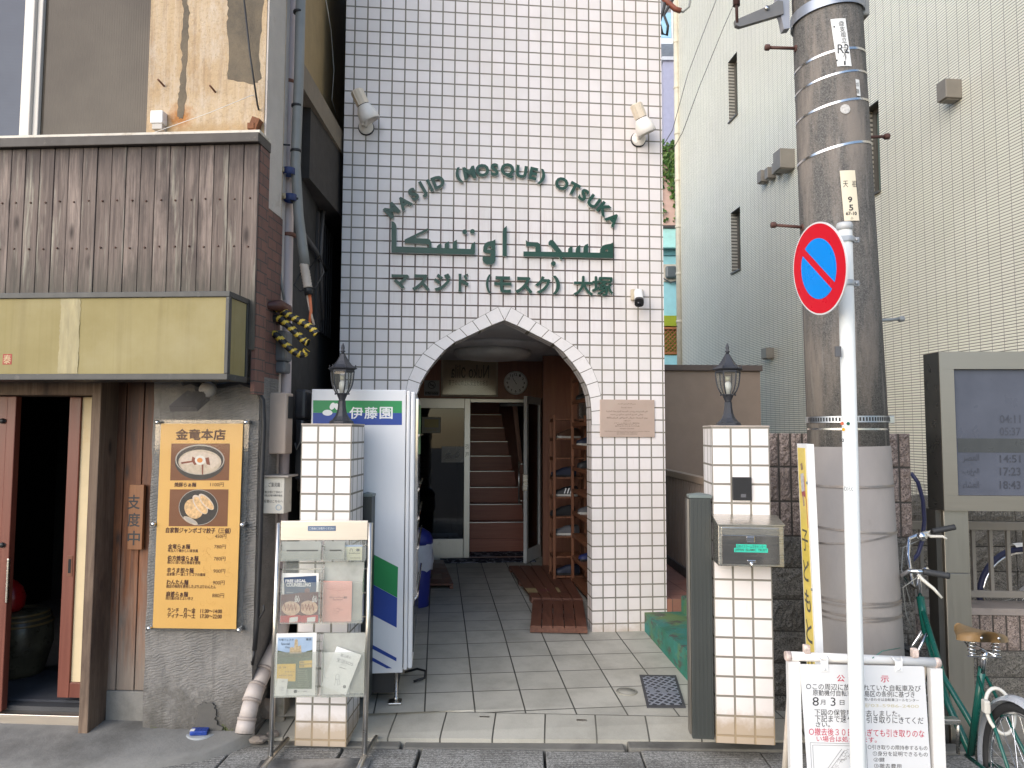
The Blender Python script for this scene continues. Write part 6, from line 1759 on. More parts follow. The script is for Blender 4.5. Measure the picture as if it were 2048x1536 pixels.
for px, py, lab in ((560, 340, 'upper of two pale clamps with a blue strap on the downpipe'), (563, 393, 'lower of two pale clamps with a blue strap on the downpipe')):
    q = pt(px, py, .30)
    if cl_ is None:
        cl_ = thing('cable_clamp', lab, 'clamp', FL, q, 'clamps on the downpipe')
        b = MB(FL); b.box(q[0] - .055, q[0] + .03, .28, .30, q[2] - .017, q[2] + .017, .006); b.lathe((q[0] + .018, .279, q[2]), [(.001, -.006), (.009, -.005), (.01, .002)], 10, 'v'); b.build('clamp_plate', plain('clamp_cream', (.42, .34, .22), .5, grime=(.2, .13, .08), gamt=.55, gs=20), cl_)
        b = MB(FL); b.lathe((q[0] + .045, .335, q[2]), [(.038, -.022), (.041, -.018), (.041, .018), (.038, .022)], 18, 'z', False); b.build('clamp_strap', plain('strap_blue', (.02, .035, .12), .5), cl_)
        b = MB(FL); b.tube([(q[0] - .085, .29, q[2]), (q[0] - .05, .29, q[2])], .006, 6); b.build('clamp_bolt', M_CBL, cl_)
    else:
        dup(cl_, Matrix.Translation(FL.w(*q)) @ FL.rot, lab)
# meter box, meter, small old letter box
def bx3(px0, py0, px1, py1, v0, dep, name, mat, lab, cat, bev=.008, rz=0):
    a, c = gp(px0, py1, v0), gp(px1, py0, v0); m = MB(FL); m.box(a[0], c[0], v0, v0 + dep, a[1], c[1], bev); o = m.build(name, mat); tag(o, lab, cat); return a, c, o
a, c = gp(532, 908, .16), gp(573, 785, .16)
mb_ = thing('meter_box', 'beige plastic meter box on the downpipe above the white old letter box', 'box', FL, ((a[0] + c[0]) / 2, .16, a[1]))
M_BEIGE = plain('beige_plastic', (.52, .41, .33), .45, var=.05, grime=(.38, .29, .22), gamt=.6)
b = MB(FL); b.box(a[0], c[0], .16, .275, a[1], c[1], .008); b.box(a[0] - .001, a[0] + .02, .157, .1595, a[1] + .01, c[1] - .01, .001); b.build('box_shell', M_BEIGE, mb_)
b = MB(FL); b.box(c[0] + .0005, c[0] + .004, .19, .26, a[1] + .21, c[1] - .02, .001); b.build('box_window', M_BLACK, mb_)
a, c = gp(584, 960, .45), gp(612, 778, .45)
el = thing('electric_meter', 'dark electricity meter half hidden behind the beige meter box', 'meter', FL, ((a[0] + c[0]) / 2, .45, a[1]))
b = MB(FL); b.box(a[0], c[0], .45, .58, c[1] - .19, c[1], .02); b.box(a[0] + .01, c[0] - .01, .46, .58, a[1], c[1] - .195, .01); b.build('meter_case', plain('meter_dark', (.035, .037, .042), .4), el)
b = MB(FL); b.tube([(c[0] - .02, .445, c[1] - .2), (c[0] - .02, .43, c[1] - .33), (c[0] - .045, .43, c[1] - .38), (c[0] - .06, .445, c[1] - .34)], .006, 6); b.build('meter_wire', M_COND, el)
b = MB(FL); q = gp(558, 690, .26); b.box(q[0] - .045, q[0] + .05, .24, .36, q[1] - .10, q[1] + .09, .02); b.box(q[0] - .03, q[0] + .045, .25, .35, q[1] - .17, q[1] - .101, .012); tag(b.build('breaker_housing', plain('housing_grey', (.13, .135, .14), .5)), 'dark grey housing on the downpipe under the striped cables', 'housing')
a, c = gp(525, 1027, .08), gp(569, 955, .08)
lb = thing('old_letter_box', 'weathered white letter box with faded black writing at the shop corner', 'letter box', FL, ((a[0] + c[0]) / 2, .08, a[1]))
b = MB(FL); b.box(a[0], c[0], .08, .20, a[1], c[1], .004); b.build('box_shell', plain('weathered_white', (.60, .57, .50), .6, var=.08, grime=(.22, .19, .15), gamt=.52, gs=14), lb)
b = MB(FL); b.box(a[0] - .006, c[0] + .03, .06, .22, c[1] + .001, c[1] + .012, .003); b.build('box_lid', plain('lid_grey', (.33, .30, .27), .5, grime=(.15, .11, .08), gamt=.5, gs=18), lb)
b = MB(FL); W_b = c[0] - a[0]
for s, z0, z1, x0, x1 in (('ご意見箱', .74, .86, .25, .8), ('南大塚3丁目42-7', .56, .63, .08, .92), ('(有)金竜中華料理店', .46, .53, .08, .92), ('投書はこちらへ', .30, .38, .05, .95)):
    b.text(s, a[0] + x0 * W_b, a[0] + x1 * W_b, a[1] + z0 * (c[1] - a[1]), a[1] + z1 * (c[1] - a[1]), .0792, .02)
b.build('lettering', plain('faded_ink', (.09, .085, .08), .6), lb)
b = MB(FL); b.lathe((c[0] - .03, .0792, a[1] + .035), [(.014, -.0008), (.017, -.0008)], 16, 'v', False); b.build('stamp', plain('stamp_blue', (.22, .33, .45), .6), lb)
# dark conduit on the plaster wall
b = MB(FL); pq_ = lambda x, y: pt(x, y, -.02)
b.tube([pq_(435, 772), pq_(480, 764), pq_(510, 775), pq_(526, 800), pq_(528, 850), pq_(524, 950), pq_(520, 1100), pq_(514, 1250), pq_(509, 1300)], .0135, 10); tag(b.build('dark_conduit', M_CBL), 'black conduit arching down the edge of the grey plaster wall', 'conduit')
b = MB(FL); b.tube([pq_(512, 1255), pq_(518, 1238), pq_(528, 1220), pq_(527, 1210)], .006, 6); b.tube([pq_(509, 1300), pq_(505, 1330), pq_(504, 1322)], .008, 6); tag(b.build('loose_cable', M_CBL), 'short loose black cable at the foot of the black conduit', 'cable')
# lower drainpipe made of several joined pieces
Q = [pt(568, 1225, .30), pt(556, 1290, .22), pt(530, 1340, .10), pt(514, 1372, .03), pt(503, 1402, -.03), pt(494, 1438, -.07), pt(489, 1466, -.09)]
dpn = thing('drainpipe_end', 'patched grey-white drainpipe elbow ending at the pavement', 'pipe', FL, Q[-1])
M_PATCH = plain('patched_pvc', (.48, .42, .38), .6, var=.1, grime=(.24, .2, .18), gamt=.5, gs=9)
for i in range(len(Q) - 1):
    b = MB(FL); r = .044 + (.004 if i % 2 else 0); b.tube([Vector(Q[i]).lerp(Vector(Q[i + 1]), .01), Vector(Q[i]).lerp(Vector(Q[i + 1]), .99)], [r, r + .002], 16); b.build('pipe_piece', M_PATCH, dpn)
    if i: 
        b = MB(FL); d = (Vector(Q[i + 1]) - Vector(Q[i - 1])).normalized() * .008; b.tube([Vector(Q[i]) - d, Vector(Q[i]) + d], .051, 16); b.build('joint_band', plain('joint_band%d' % i, (.36, .30, .26), .6, grime=(.12, .1, .08), gamt=.5, gs=20), dpn)
b = MB(FL); d = (Vector(Q[-1]) - Vector(Q[-2])).normalized(); b.tube([Vector(Q[-1]) + d * .001, Vector(Q[-1]) + d * .004], .040, 16); b.build('pipe_mouth', M_DARK, dpn)
# rubble at the corner
def rock(px, py, z, s, lab, mat, cat='rock'):
    u, v = FL.gnd(px, py, z)
    b_ = bmesh.new(); bmesh.ops.create_icosphere(b_, subdivisions=2, radius=1)
    for q in b_.verts:
        k = 1 + rnd.uniform(-.2, .2)
        q.co = Vector((u + q.co.x * s[0] * k, v + q.co.y * s[1] * k, z + s[2] * (.7 + max(-.7, q.co.z) * k)))
    m = MB(FL); m.bm(b_); o = m.build(cat.replace(' ', '_'), mat, smooth=False); tag(o, lab, cat, 'rubble beside the drainpipe')
M_ROCK = concrete('rubble_stone', (.20, .17, .145), (.30, .25, .21), (.085, .075, .065))
rock(528, 1436, .05, (.07, .05, .07), 'angular brown stone right of the drainpipe mouth', M_ROCK); rock(552, 1425, .06, (.055, .05, .05), 'brown stone behind the leaflet stand leg', M_ROCK); rock(518, 1484, .0, (.05, .035, .022), 'flat chip of stone on the kerb below the drainpipe', M_ROCK); rock(545, 1474, .0, (.04, .03, .02), 'small flat stone beside the foot of the leaflet stand', M_ROCK)
a = pt(560, 1330, .24); b = MB(FL); b.box(a[0] - .035, a[0] + .04, .2, .32, -.02, .32, .01, rz=.1); tag(b.build('concrete_block', M_OLDCONC), 'upright piece of concrete behind the stand beside the drainpipe', 'block')
b = MB(FL); b.box(a[0] + .06, a[0] + .22, .34, .6, -.05, .12, .01); b.box(a[0] - .2, a[0] + .3, .55, 3.0, -.06, .04); tag(b.build('alley_floor', M_OLDCONC), 'bare concrete floor of the narrow alley', 'floor', kind='structure')
u, v = FL.gnd(405, 1467, .036)
rc = thing('round_cover', 'round grey cover on the apron under the crumpled blue packet', 'drain cover', FL, (u, v, .0))
b = MB(FL); b.lathe((u, v, .036), [(.085, -.03), (.085, .006), (.08, .009), (.001, .010)], 32); b.build('cover_disc', plain('cover_grey', (.27, .285, .29), .6, var=.2, bump=.3), rc)
u, v = FL.gnd(399, 1466, .05)
pk = thing('crumpled_packet', 'crushed blue cigarette packet lying on the round cover', 'packet', FL, (u, v, -.003))
b = MB(FL); b.box(u - .045, u + .045, v - .03, v + .03, .047, .070, .004, rz=.25, ry=.05); b.build('packet_body', plain('packet_blue', (.015, .05, .28), .3, var=.35, vs=25, bump=.6, bs=30), pk)
b = MB(FL); b.box(u - .044, u - .02, v - .032, v + .0, .0705, .0725, .001, rz=.25); b.build('packet_label', M_WHITE, pk)
# moss at the wall foot
b = MB(FL)
for i in range(420):
    px = rnd.uniform(430, 500); u, v = FL.gnd(px, 1455 - (px - 430) * .14 + rnd.gauss(0, 3), .055)
    s = rnd.uniform(.003, .009); a_ = rnd.uniform(0, 3.1)
    b.raw([(u - s * math.cos(a_), v - s * math.sin(a_), .05), (u + s * math.cos(a_), v + s * math.sin(a_), .05), (u + rnd.uniform(-s, s), v + rnd.uniform(-s, s), rnd.uniform(.06, .075))], [(0, 1, 2)])
tag(b.build('moss', plain('moss', (.10, .13, .02), .9, var=.5, vs=40)), 'green moss along the foot of the plaster wall', 'moss', kind='stuff')

# ------------------------------------------------------------------ alley between the shop and the mosque
AL = EDGE + .0
FAl = Frame(FL.w(AL, .47, 0), 5.8)
al = thing('alley_house', 'ochre house wall deep in the narrow alley beside the mosque', 'building', FAl, (0, 0, 0))
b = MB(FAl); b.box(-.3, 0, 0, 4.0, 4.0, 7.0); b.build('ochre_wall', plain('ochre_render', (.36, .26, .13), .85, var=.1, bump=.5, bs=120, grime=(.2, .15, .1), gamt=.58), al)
b = MB(FAl); b.box(-.3, -.001, .0, 4.0, 0, 3.999); b.box(-.3, .2, 4.001, 4.1, 0, 7); b.build('shaded_lower_wall', plain('alley_shade', (.03, .027, .025), .8, var=.2, grime=(.02, .018, .017), gamt=.5), al)  # lower wall and back end near black: the alley's shade is in their colour
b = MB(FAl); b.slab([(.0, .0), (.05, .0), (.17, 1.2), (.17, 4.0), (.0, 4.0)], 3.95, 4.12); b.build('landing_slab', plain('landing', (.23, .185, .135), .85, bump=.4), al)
b = MB(FAl); b.slab([(.0, .3), (.05, .3), (.165, 1.3), (.165, 4.0), (.0, 4.0)], 3.45, 3.949); b.build('alley_shade_block', plain('shade_block', (.05, .042, .036), .85, bump=.4), al)  # added under the landing, filling the gap to keep the alley dark
b = MB(FAl)
for i in range(7):
    b.box(.001, .02, .9 + i * .12, .98 + i * .12, 2.5, 3.4)
b.build('slatted_screen', plain('slat_dark', (.045, .04, .04), .6), al)
q = FAl.side(655, 300, .03); b = MB(FAl); b.box(.002, .12, q[0], q[0] + .3, q[1] - .14, q[1] + .14, .015); tag(b.build('wall_vent_box', plain('vent_box', (.36, .35, .30), .5)), 'pale box high in the alley beside the tiled wall', 'box')
for lab, P, r in (('dark pipe curving down the alley wall', [(655, 330), (660, 380), (645, 430), (640, 520), (645, 640)], .018), ('dark diagonal pipe low in the alley', [(600, 460), (630, 500), (650, 540)], .02), ('thin white wire hanging high in the alley', [(650, -10), (662, 60), (668, 140), (664, 200), (676, 240)], .004)):
    b = MB(FAl); b.tube([(.03,) + FAl.side(x, y, .03) for x, y in P], r, 8); tag(b.build('alley_pipe', M_PAPER if 'white' in lab else plain('alley_pipe', (.06, .055, .055), .5)), lab, 'pipe', 'pipes in the alley')
b = MB(FAl); b.box(.002, .12, .3, .7, 1.62, 1.72, ry=.2); b.box(.002, .12, .35, .6, 1.3, 1.6, .01); tag(b.build('timber_scraps', wood('scrap_wood', (.12, .10, .08), (.24, .20, .16), 'u', 1, .8)), 'old grey timber stacked in the alley behind the left lamp', 'timber')

# ------------------------------------------------------------------ pale ribbed building on the right
def reveal_shade_mat():  # siding inside the slit windows, its shade painted in as darker banded colour
    n = NT('reveal_shade')
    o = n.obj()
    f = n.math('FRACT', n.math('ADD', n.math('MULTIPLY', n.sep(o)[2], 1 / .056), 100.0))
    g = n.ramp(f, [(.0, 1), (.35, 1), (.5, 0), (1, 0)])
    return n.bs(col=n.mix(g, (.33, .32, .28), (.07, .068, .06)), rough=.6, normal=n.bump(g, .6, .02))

FAR = 15.0
uW = FM.loc(Vector(((1362 - CX) / FPX * FAR, FAR, 0)))[0]
vFar = FM.loc(Vector(((1362 - CX) / FPX * FAR, FAR, 0)))[1]
def siding_mat(ax):
    n = NT('ribbed_siding')
    o = n.obj()
    x = n.sep(o)
    h = x['XYZ'.index(ax)]
    fz = n.math('FRACT', n.math('ADD', n.math('MULTIPLY', x[2], 1 / .028), 100.0))
    fy = n.math('FRACT', n.math('ADD', n.math('MULTIPLY', h, 1 / .143), 100.0))
    gz_ = n.ramp(fz, [(.0, 1), (.16, 1), (.30, 0), (.97, 0), (1, 1)])
    gy = n.ramp(fy, [(.0, .8), (.035, .8), (.05, 0)])
    cell = n.n('TexWhiteNoise', {'Vector': n.comb(n.math('FLOOR', n.math('MULTIPLY', h, 1 / .143)), n.math('FLOOR', n.math('MULTIPLY', x[2], 1 / .28)))}, noise_dimensions='3D').outputs[0]
    c = n.mix(cell, (.77, .765, .65), (.80, .79, .685))
    c = n.mix(n.ramp(n.noise(o, .7, 5, .6), [(.35, 0), (.7, .35)]), c, (.60, .565, .52))
    c = n.mix(n.math('MAXIMUM', gz_, gy), c, (.15, .148, .13))
    prof = n.math('SUBTRACT', n.math('MULTIPLY', fz, .5), n.math('MAXIMUM', gz_, gy))
    return n.bs(col=c, rough=.5, normal=n.bump(prof, .5, .008))
rb_ = thing('ribbed_building', 'tall pale building with fine ribbed cladding and slit windows on the right', 'building', FM, (uW, 0, 0))
sd = lambda px, py: FM.side(px, py, uW)
holes = []
for x0, x1, yt, yb in ((1458, 1474, 112, 240), (1463.5, 1480, 418, 545), (1732, 1757, 208, 394), (1476, 1484, 735, 862)):
    a, c = sd(x1, yt), sd(x0, yb)
    m0, m1 = sd((x0 + x1) / 2, yt), sd((x0 + x1) / 2, yb)
    holes.append((a[0], c[0], (m1[1] + c[1]) / 2 if 0 else m1[1], m0[1]))
v0_, v1_ = -3.4, vFar
ys = sorted({v0_, v1_} | {h for q in holes for h in q[:2]}); zs_ = sorted({-.05, 13.0} | {h for q in holes for h in q[2:]})
b = MB(FM)
for a, c in zip(ys, ys[1:]):
    for z0, z1 in zip(zs_, zs_[1:]):
        if any(h[0] - 1e-6 <= a and c <= h[1] + 1e-6 and h[2] - 1e-6 <= z0 and z1 <= h[3] + 1e-6 for h in holes):
            continue
        b.raw([(uW, c, z0), (uW, a, z0), (uW, a, z1), (uW, c, z1)], [(0, 1, 2, 3)])
b.raw([(uW, v0_, -.05), (uW + 7, v0_, -.05), (uW + 7, v0_, 13), (uW, v0_, 13)], [(0, 1, 2, 3)])
b.raw([(uW, v1_, -.05), (uW + 7, v1_, -.05), (uW + 7, v1_, 13), (uW, v1_, 13)], [(3, 2, 1, 0)])
b.raw([(uW, v0_, 13), (uW + 7, v0_, 13), (uW + 7, v1_, 13), (uW, v1_, 13)], [(0, 1, 2, 3)])
b.build('ribbed_wall', siding_mat('Y'), rb_)
M_REVL = reveal_shade_mat()
for h in holes:
    b = MB(FM); D = .11
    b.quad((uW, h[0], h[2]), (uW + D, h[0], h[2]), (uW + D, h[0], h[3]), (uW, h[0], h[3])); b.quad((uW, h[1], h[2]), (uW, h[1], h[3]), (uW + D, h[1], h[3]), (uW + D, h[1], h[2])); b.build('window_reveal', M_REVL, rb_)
    b = MB(FM); b.box(uW + D, uW + D + .05, h[0], h[0] + .06, h[2], h[3]); b.box(uW + D, uW + D + .05, h[1] - .06, h[1], h[2], h[3]); b.box(uW + D, uW + D + .05, h[0] + .061, h[1] - .061, h[3] - .06, h[3]); b.box(uW + D, uW + D + .05, h[0] + .061, h[1] - .061, h[2], h[2] + .06)
    b.box(uW + .001, uW + D - .001, h[0], h[1], h[3] - .012, h[3] - .001); b.box(uW - .03, uW + D - .001, h[0] + .001, h[1] - .001, h[2] + .001, h[2] + .022); fo = b.build('window', plain('window_bronze', (.085, .08, .07), .4), rb_)
    b = MB(FM); b.box(uW + D + .02, uW + D + .03, h[0] + .05, h[1] - .05, h[2] + .05, h[3] - .05); b.build('pane', plain('green_glass', (.10, .145, .13), .12, spec=.8), fo)
M_VENT = plain('vent_taupe', (.20, .18, .15), .45)
for x0, x1, yt, yb, d in ((1525, 1538, 345, 368, .13), (1541, 1552, 338, 360, .13), (1556, 1566, 328, 350, .13), (1566, 1590, 306, 345, .22), (1893, 1925, 168, 206, .17), (1531, 1548, 697, 718, .12)):
    c, a = sd(x0, (yt + yb) / 2), sd(x1, (yt + yb) / 2)
    zt, zb = sd((x0 + x1) / 2, yt)[1], sd((x0 + x1) / 2, yb)[1]
    w = min(c[0] - a[0], .6) * .62
    b = MB(FM); b.box(uW - d, uW - .0005, a[0], a[0] + w, zb, zt, .006); b.box(uW - d + .02, uW - .02, a[0] + .02, a[0] + w - .02, zb - .012, zb - .0005); b.build('vent_hood', M_VENT, rb_)
b = MB(FM); b.tube([(uW - .03, vFar - .06, -.05), (uW - .03, vFar - .06, 13)], .06, 12)
for z in range(1, 13):
    b.lathe((uW - .03, vFar - .06, z * 1.0), [(.064, -.03), (.07, -.025), (.07, .025), (.064, .03)], 12)
b.build('rain_pipe', plain('rain_pipe', (.52, .48, .38), .5), rb_)

# ------------------------------------------------------------------ houses glimpsed through the gap
F2 = Frame((0, 0, 0), 0)
T = lambda px, py, d: F2.at(px, py, d)
d = 18.0
th = thing('turquoise_house', 'turquoise house far back in the gap beside the ribbed building', 'house', F2, (4.2, d, 0))
z = lambda py: T(1342, py, d)[1]
def band(y0, y1, v, name, mat, dep=.3, x0=2.2, x1=5.4):
    m = MB(F2); m.box(x0, x1, v, v + dep, z(y1), z(y0)); return m.build(name, mat, th)
M_TUR = plain('turquoise', (.30, .60, .66), .7, var=.06, bump=.3, bs=30)
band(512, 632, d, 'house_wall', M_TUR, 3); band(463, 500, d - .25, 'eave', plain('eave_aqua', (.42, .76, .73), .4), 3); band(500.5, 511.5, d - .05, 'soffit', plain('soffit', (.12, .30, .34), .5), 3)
band(457, 462, d - .3, 'gutter', plain('gutter_dark', (.06, .06, .06), .5), 3); band(632.5, 653, d - .1, 'green_band', plain('lime_band', (.30, .36, .02), .6), 3); band(711, 1000, d - .05, 'base_wall', M_TUR, 3); band(653.5, 710, d + .02, 'green_band', plain('lime_dark', (.20, .26, .03), .7), 3)
b = MB(F2); a, c = z(709), z(655)
b.box(2.2, 5.4, d - .09, d - .04, c - .05, c); b.box(2.2, 5.4, d - .09, d - .04, a, a + .05)
for i in range(40):
    u = 2.0 + i * .11
    for s_ in (1, -1):
        q = [(u, a + .05), (u + .03, a + .05), (u + .03 + s_ * (c - a - .1), c - .05), (u + s_ * (c - a - .1), c - .05)]
        b.prism(q, d - .07 - .012 * s_, d - .065 - .012 * s_ + .008)
b.build('lattice', plain('lattice_wood', (.36, .14, .05), .6), th)
p0 = T(1341, 545, d - .1)
b = MB(F2); b.box(p0[0] - .16, p0[0] + .16, d - .06, d - .002, p0[1] - .22, p0[1] + .22, .01); b.build('meter_board', plain('board_pale', (.55, .5, .42), .6), th)
b = MB(F2); b.box(p0[0] - .13, p0[0] + .13, d - .2, d - .061, p0[1] - .15, p0[1] + .15, .04); b.tube([(p0[0] + .15, d - .08, p0[1] + .25), (p0[0] + .24, d - .08, p0[1] + .1), (p0[0] + .2, d - .08, p0[1] - .2), (p0[0], d - .08, p0[1] - .25), (p0[0] - .25, d - .08, p0[1] - .1), (p0[0] - .22, d - .08, p0[1] + .3)], .02, 6); b.build('wall_meter', plain('meter_box_grey', (.10, .12, .13), .4), th)
d2 = 19.5
pk_ = thing('pink_wall', 'pink wall with climbing ivy above the turquoise house', 'wall', F2, (4.5, d2, 0))
za, zb2 = T(1342, 459, d2)[1], T(1342, 291, d2)[1]
b = MB(F2); b.box(2.2, 6.4, d2, d2 + 2, 0, zb2); b.build('pink_render', plain('pink_render', (.60, .42, .36), .8, var=.06), pk_)
iv = thing('ivy', 'green ivy hanging down the pink wall in the gap', 'ivy', F2, (4.4, d2 - .05, za))
b, st_m = MB(F2), MB(F2)
rd = random.Random(5)
for k in range(34):
    u = rd.uniform(3.5, 5.6); zt = zb2 + .02; zz = zt; L = rd.uniform(.5, 1) * (zt - za); P = []
    while zz > zt - L:
        P.append((u, d2 - .03, zz)); u += rd.gauss(0, .035); zz -= .09
    if len(P) > 2: st_m.tube(P, .006, 4)
    for p in P:
        dens = 6 if p[2] > za + (zb2 - za) * .45 else 3
        for _ in range(dens):
            s_ = rd.uniform(.035, .075); x, zq = p[0] + rd.gauss(0, .06), p[2] + rd.gauss(0, .05); a = rd.uniform(0, 6.3); ca, sa = math.cos(a) * s_, math.sin(a) * s_; t1, t2 = rd.uniform(-.05, .02), rd.uniform(-.08, .0)
            b.raw([(x - ca, d2 - .03, zq - sa), (x + sa * .8, d2 - .06 + t1, zq - ca * .8), (x + ca, d2 - .07 + t2, zq + sa), (x - sa * .8, d2 - .05, zq + ca * .8)], [(0, 1, 2, 3)])
n = NT('ivy_leaf'); c = n.mix(n.island(), (.035, .10, .02), (.13, .22, .05)); M_IVY = n.bs(col=c, rough=.5)
b.build('ivy_leaves', M_IVY, iv); st_m.build('ivy_stems', plain('ivy_stem', (.09, .06, .04), .8), iv)
d3 = 24.0
lv = thing('lavender_building', 'lavender grey building rising behind the ivy wall', 'building', F2, (5, d3, 0))
x0 = T(1345, 200, d3)[0]; z3 = T(1345, 122, d3)[1]
b = MB(F2); b.box(x0 - .3, x0 + 4, d3, d3 + 3, 0, z3); b.box(x0 - .32, x0 + 4, d3 - .03, d3 - .001, (z3 + 7) / 2 - .06, (z3 + 7) / 2); b.build('lavender_wall', plain('lavender', (.33, .34, .46), .7, var=.06), lv)
b = MB(F2); b.box(x0 - .36, x0 + 4.1, d3 - .08, d3 + 3, z3 + .001, z3 + .12); b.build('parapet', plain('parapet_pale', (.52, .55, .60), .6), lv)
b = MB(F2); b.box(x0 - 3.5, x0 - .301, d3 + .3, d3 + 3, 0, z3 - .1)
b.build('side_wing', concrete('wing_grey', (.32, .33, .33), (.42, .43, .42), (.18, .18, .17)), lv)
d4 = 27.0
gb = thing('balcony_building', 'glass-fronted apartment building with white balcony edges far back', 'building', F2, (5.5, d4, 0))
b = MB(F2); b.box(1.5, 12, d4, d4 + 5, 0, 24); b.build('block_wall', plain('block_grey', (.30, .31, .33), .6), gb)
for k in range(4):
    zz = z3 + 1.6 + k * 3.0
    b = MB(F2); b.box(1.5, 12, d4 - 1.2, d4 - .001, zz, zz + .22); b.build('balcony_slab', plain('slab_white', (.62, .66, .70), .5), gb)
    b = MB(F2)
    for i in range(12):
        b.box(1.6 + i * .86, 2.38 + i * .86, d4 - 1.19, d4 - 1.16, zz + .24, zz + 1.2)
    b.build('balcony_glass', plain('sky_glass', (.33, .55, .72), .1, spec=.8), gb)
    b = MB(F2)
    for i in range(13):
        b.box(1.53 + i * .86, 1.585 + i * .86, d4 - 1.2, d4 - 1.15, zz + .221, zz + 2.9)
    b.build('balcony_frame', plain('frame_white', (.66, .68, .7), .5), gb)

# ------------------------------------------------------------------ split-block wall, plinth and railing on the right
FW = fr_at(1685, 4.42, -4.0)
def rough_block(mb, u0, u1, v, dep, z0, z1, amp, nu, nz, rng):
    vs = []
    for j in range(nz + 1):
        for i in range(nu + 1):
            e = i in (0, nu) or j in (0, nz)
            vs.append((u0 + (u1 - u0) * i / nu, v - (0 if e else rng.uniform(.15, 1) * amp), z0 + (z1 - z0) * j / nz))
    fs = [(j * (nu + 1) + i, j * (nu + 1) + i + 1, (j + 1) * (nu + 1) + i + 1, (j + 1) * (nu + 1) + i) for j in range(nz) for i in range(nu)]
    mb.raw(vs, fs)
    mb.raw([(u0, v, z0), (u1, v, z0), (u1, v, z1), (u0, v, z1), (u0, v + dep, z0), (u1, v + dep, z0), (u1, v + dep, z1), (u0, v + dep, z1)], [(0, 4, 5, 1), (1, 5, 6, 2), (2, 6, 7, 3), (3, 7, 4, 0)])
def stone(name, c1, c2, dk):
    n = NT(name)
    o = n.obj()
    sp = n.n('TexVoronoi', {'Vector': o, 'Scale': 170.0}).outputs['Color']
    c = n.mix(n.sep(sp)[0], c1, c2)
    c = n.mix(n.ramp(n.sep(sp)[1], [(.78, 0), (.86, .85)]), c, dk)
    c = n.mix(n.ramp(n.noise(o, 3, 6, .7), [(.45, 0), (.7, .6)]), c, dk)
    return n.bs(col=c, rough=.9, normal=n.bump(n.noise(o, 120, 6, .7), .8, .008))
M_PINKST = stone('split_block_pink', (.20, .155, .135), (.38, .31, .275), (.075, .06, .055))
M_GREYST = stone('split_block_grey', (.095, .09, .08), (.22, .205, .18), (.04, .037, .034))
M_WMORT = plain('wall_mortar', (.06, .055, .05), .9)
rg = random.Random(9)
wU0, wU1 = FW.at(1536, 1000)[0], FW.at(1826, 1000)[0]
wzt = FW.at(1685, 865)[1]; wzm = FW.at(1685, 1074)[1]
bw = thing('block_wall', 'split-faced block wall, ribbed and pinkish above, rough grey below, behind the utility pole', 'wall', FW, ((wU0 + wU1) / 2, 0, -.05))
b = MB(FW); b.box(wU0 + .004, wU1 - .004, .012, .19, -.05, wzt - .006); b.build('wall_core', M_WMORT, bw)
b = MB(FW); rows = 3; rh = (wzt - wzm) / rows; cw = .0665
k = int((wU1 - wU0) / cw)
cw = (wU1 - wU0) / k
for r in range(rows):
    for i in range(k):
        rough_block(b, wU0 + i * cw + .006, wU0 + (i + 1) * cw - .006, .006, .02, wzm + r * rh + .006, wzm + (r + 1) * rh - .006, .018, 4, 11, rg)
b.build('ribbed_course', M_PINKST, bw)
b = MB(FW); rows = 6; rh = (wzm + .05) / rows
for r in range(rows):
    off = -.2 if r % 2 else 0
    u = wU0 + off
    while u < wU1:
        a, c = max(u, wU0), min(u + .4, wU1)
        if c - a > .03:
            rough_block(b, a + .004, c - .004, .006, .02, -.05 + r * rh + .004, -.05 + (r + 1) * rh - .004, .022, 12, 7, rg)
        u += .4
b.build('rough_course', M_GREYST, bw)
# low plinth with railing, to the right
FR = fr_at(1960, 4.85, -3.0)
rU0, rU1 = FR.at(1826, 1200)[0], FR.at(2230, 1200)[0]
pzt = FR.at(1980, 1230)[1]; pzm = FR.at(1980, 1302)[1]
lp_ = thing('low_wall', 'low block wall with a pink ribbed top course under the metal railing', 'wall', FR, ((rU0 + rU1) / 2, 0, -.05))
b = MB(FR); b.box(rU0, rU1, .012, .22, -.05, pzt - .001); b.build('wall_core', M_WMORT, lp_)
b = MB(FR); b.box(rU0, rU1, -.012, .23, pzt, pzt + .045, .004); b.build('wall_cap', plain('cap_pinkgrey', (.27, .235, .215), .85, bump=.5, grime=(.13, .12, .11), gamt=.5), lp_)
b = MB(FR); k = int((rU1 - rU0) / .085)
for i in range(k):
    rough_block(b, rU0 + i * .085 + .006, rU0 + (i + 1) * .085 - .006, .006, .02, pzm + .005, pzt - .004, .018, 4, 9, rg)
b.build('ribbed_course', M_PINKST, lp_)
b = MB(FR)
for r in range(2):
    h = (pzm + .05) / 2
    for i in range(4):
        rough_block(b, rU0 + i * .4 + .004, min(rU1, rU0 + (i + 1) * .4 - .004), .006, .02, -.05 + r * h + .004, -.05 + (r + 1) * h - .004, .02, 12, 7, rg)
b.build('rough_course', M_GREYST, lp_)
rl = thing('railing', 'brown-grey metal railing with upright bars on the low wall', 'railing', FR, ((rU0 + rU1) / 2, .1, pzt))
M_RAIL = plain('rail_paint', (.20, .185, .165), .45, var=.08, grime=(.1, .09, .08), gamt=.6)
za, zb3 = FR.at(1980, 1060, .1)[1], FR.at(1980, 1195, .1)[1]
b = MB(FR); b.box(rU0, rU1, .085, .125, za, za + .055, .004); b.build('top_rail', M_RAIL, rl)
b = MB(FR); b.box(rU0, rU1, .09, .12, zb3, zb3 + .045, .004); b.build('bottom_rail', M_RAIL, rl)
u = FR.at(1846, 1100, .1)[0]; st = FR.at(2017, 1100, .1)[0] - FR.at(1982, 1100, .1)[0]
u = FR.at(1982, 1100, .1)[0] - 5 * st
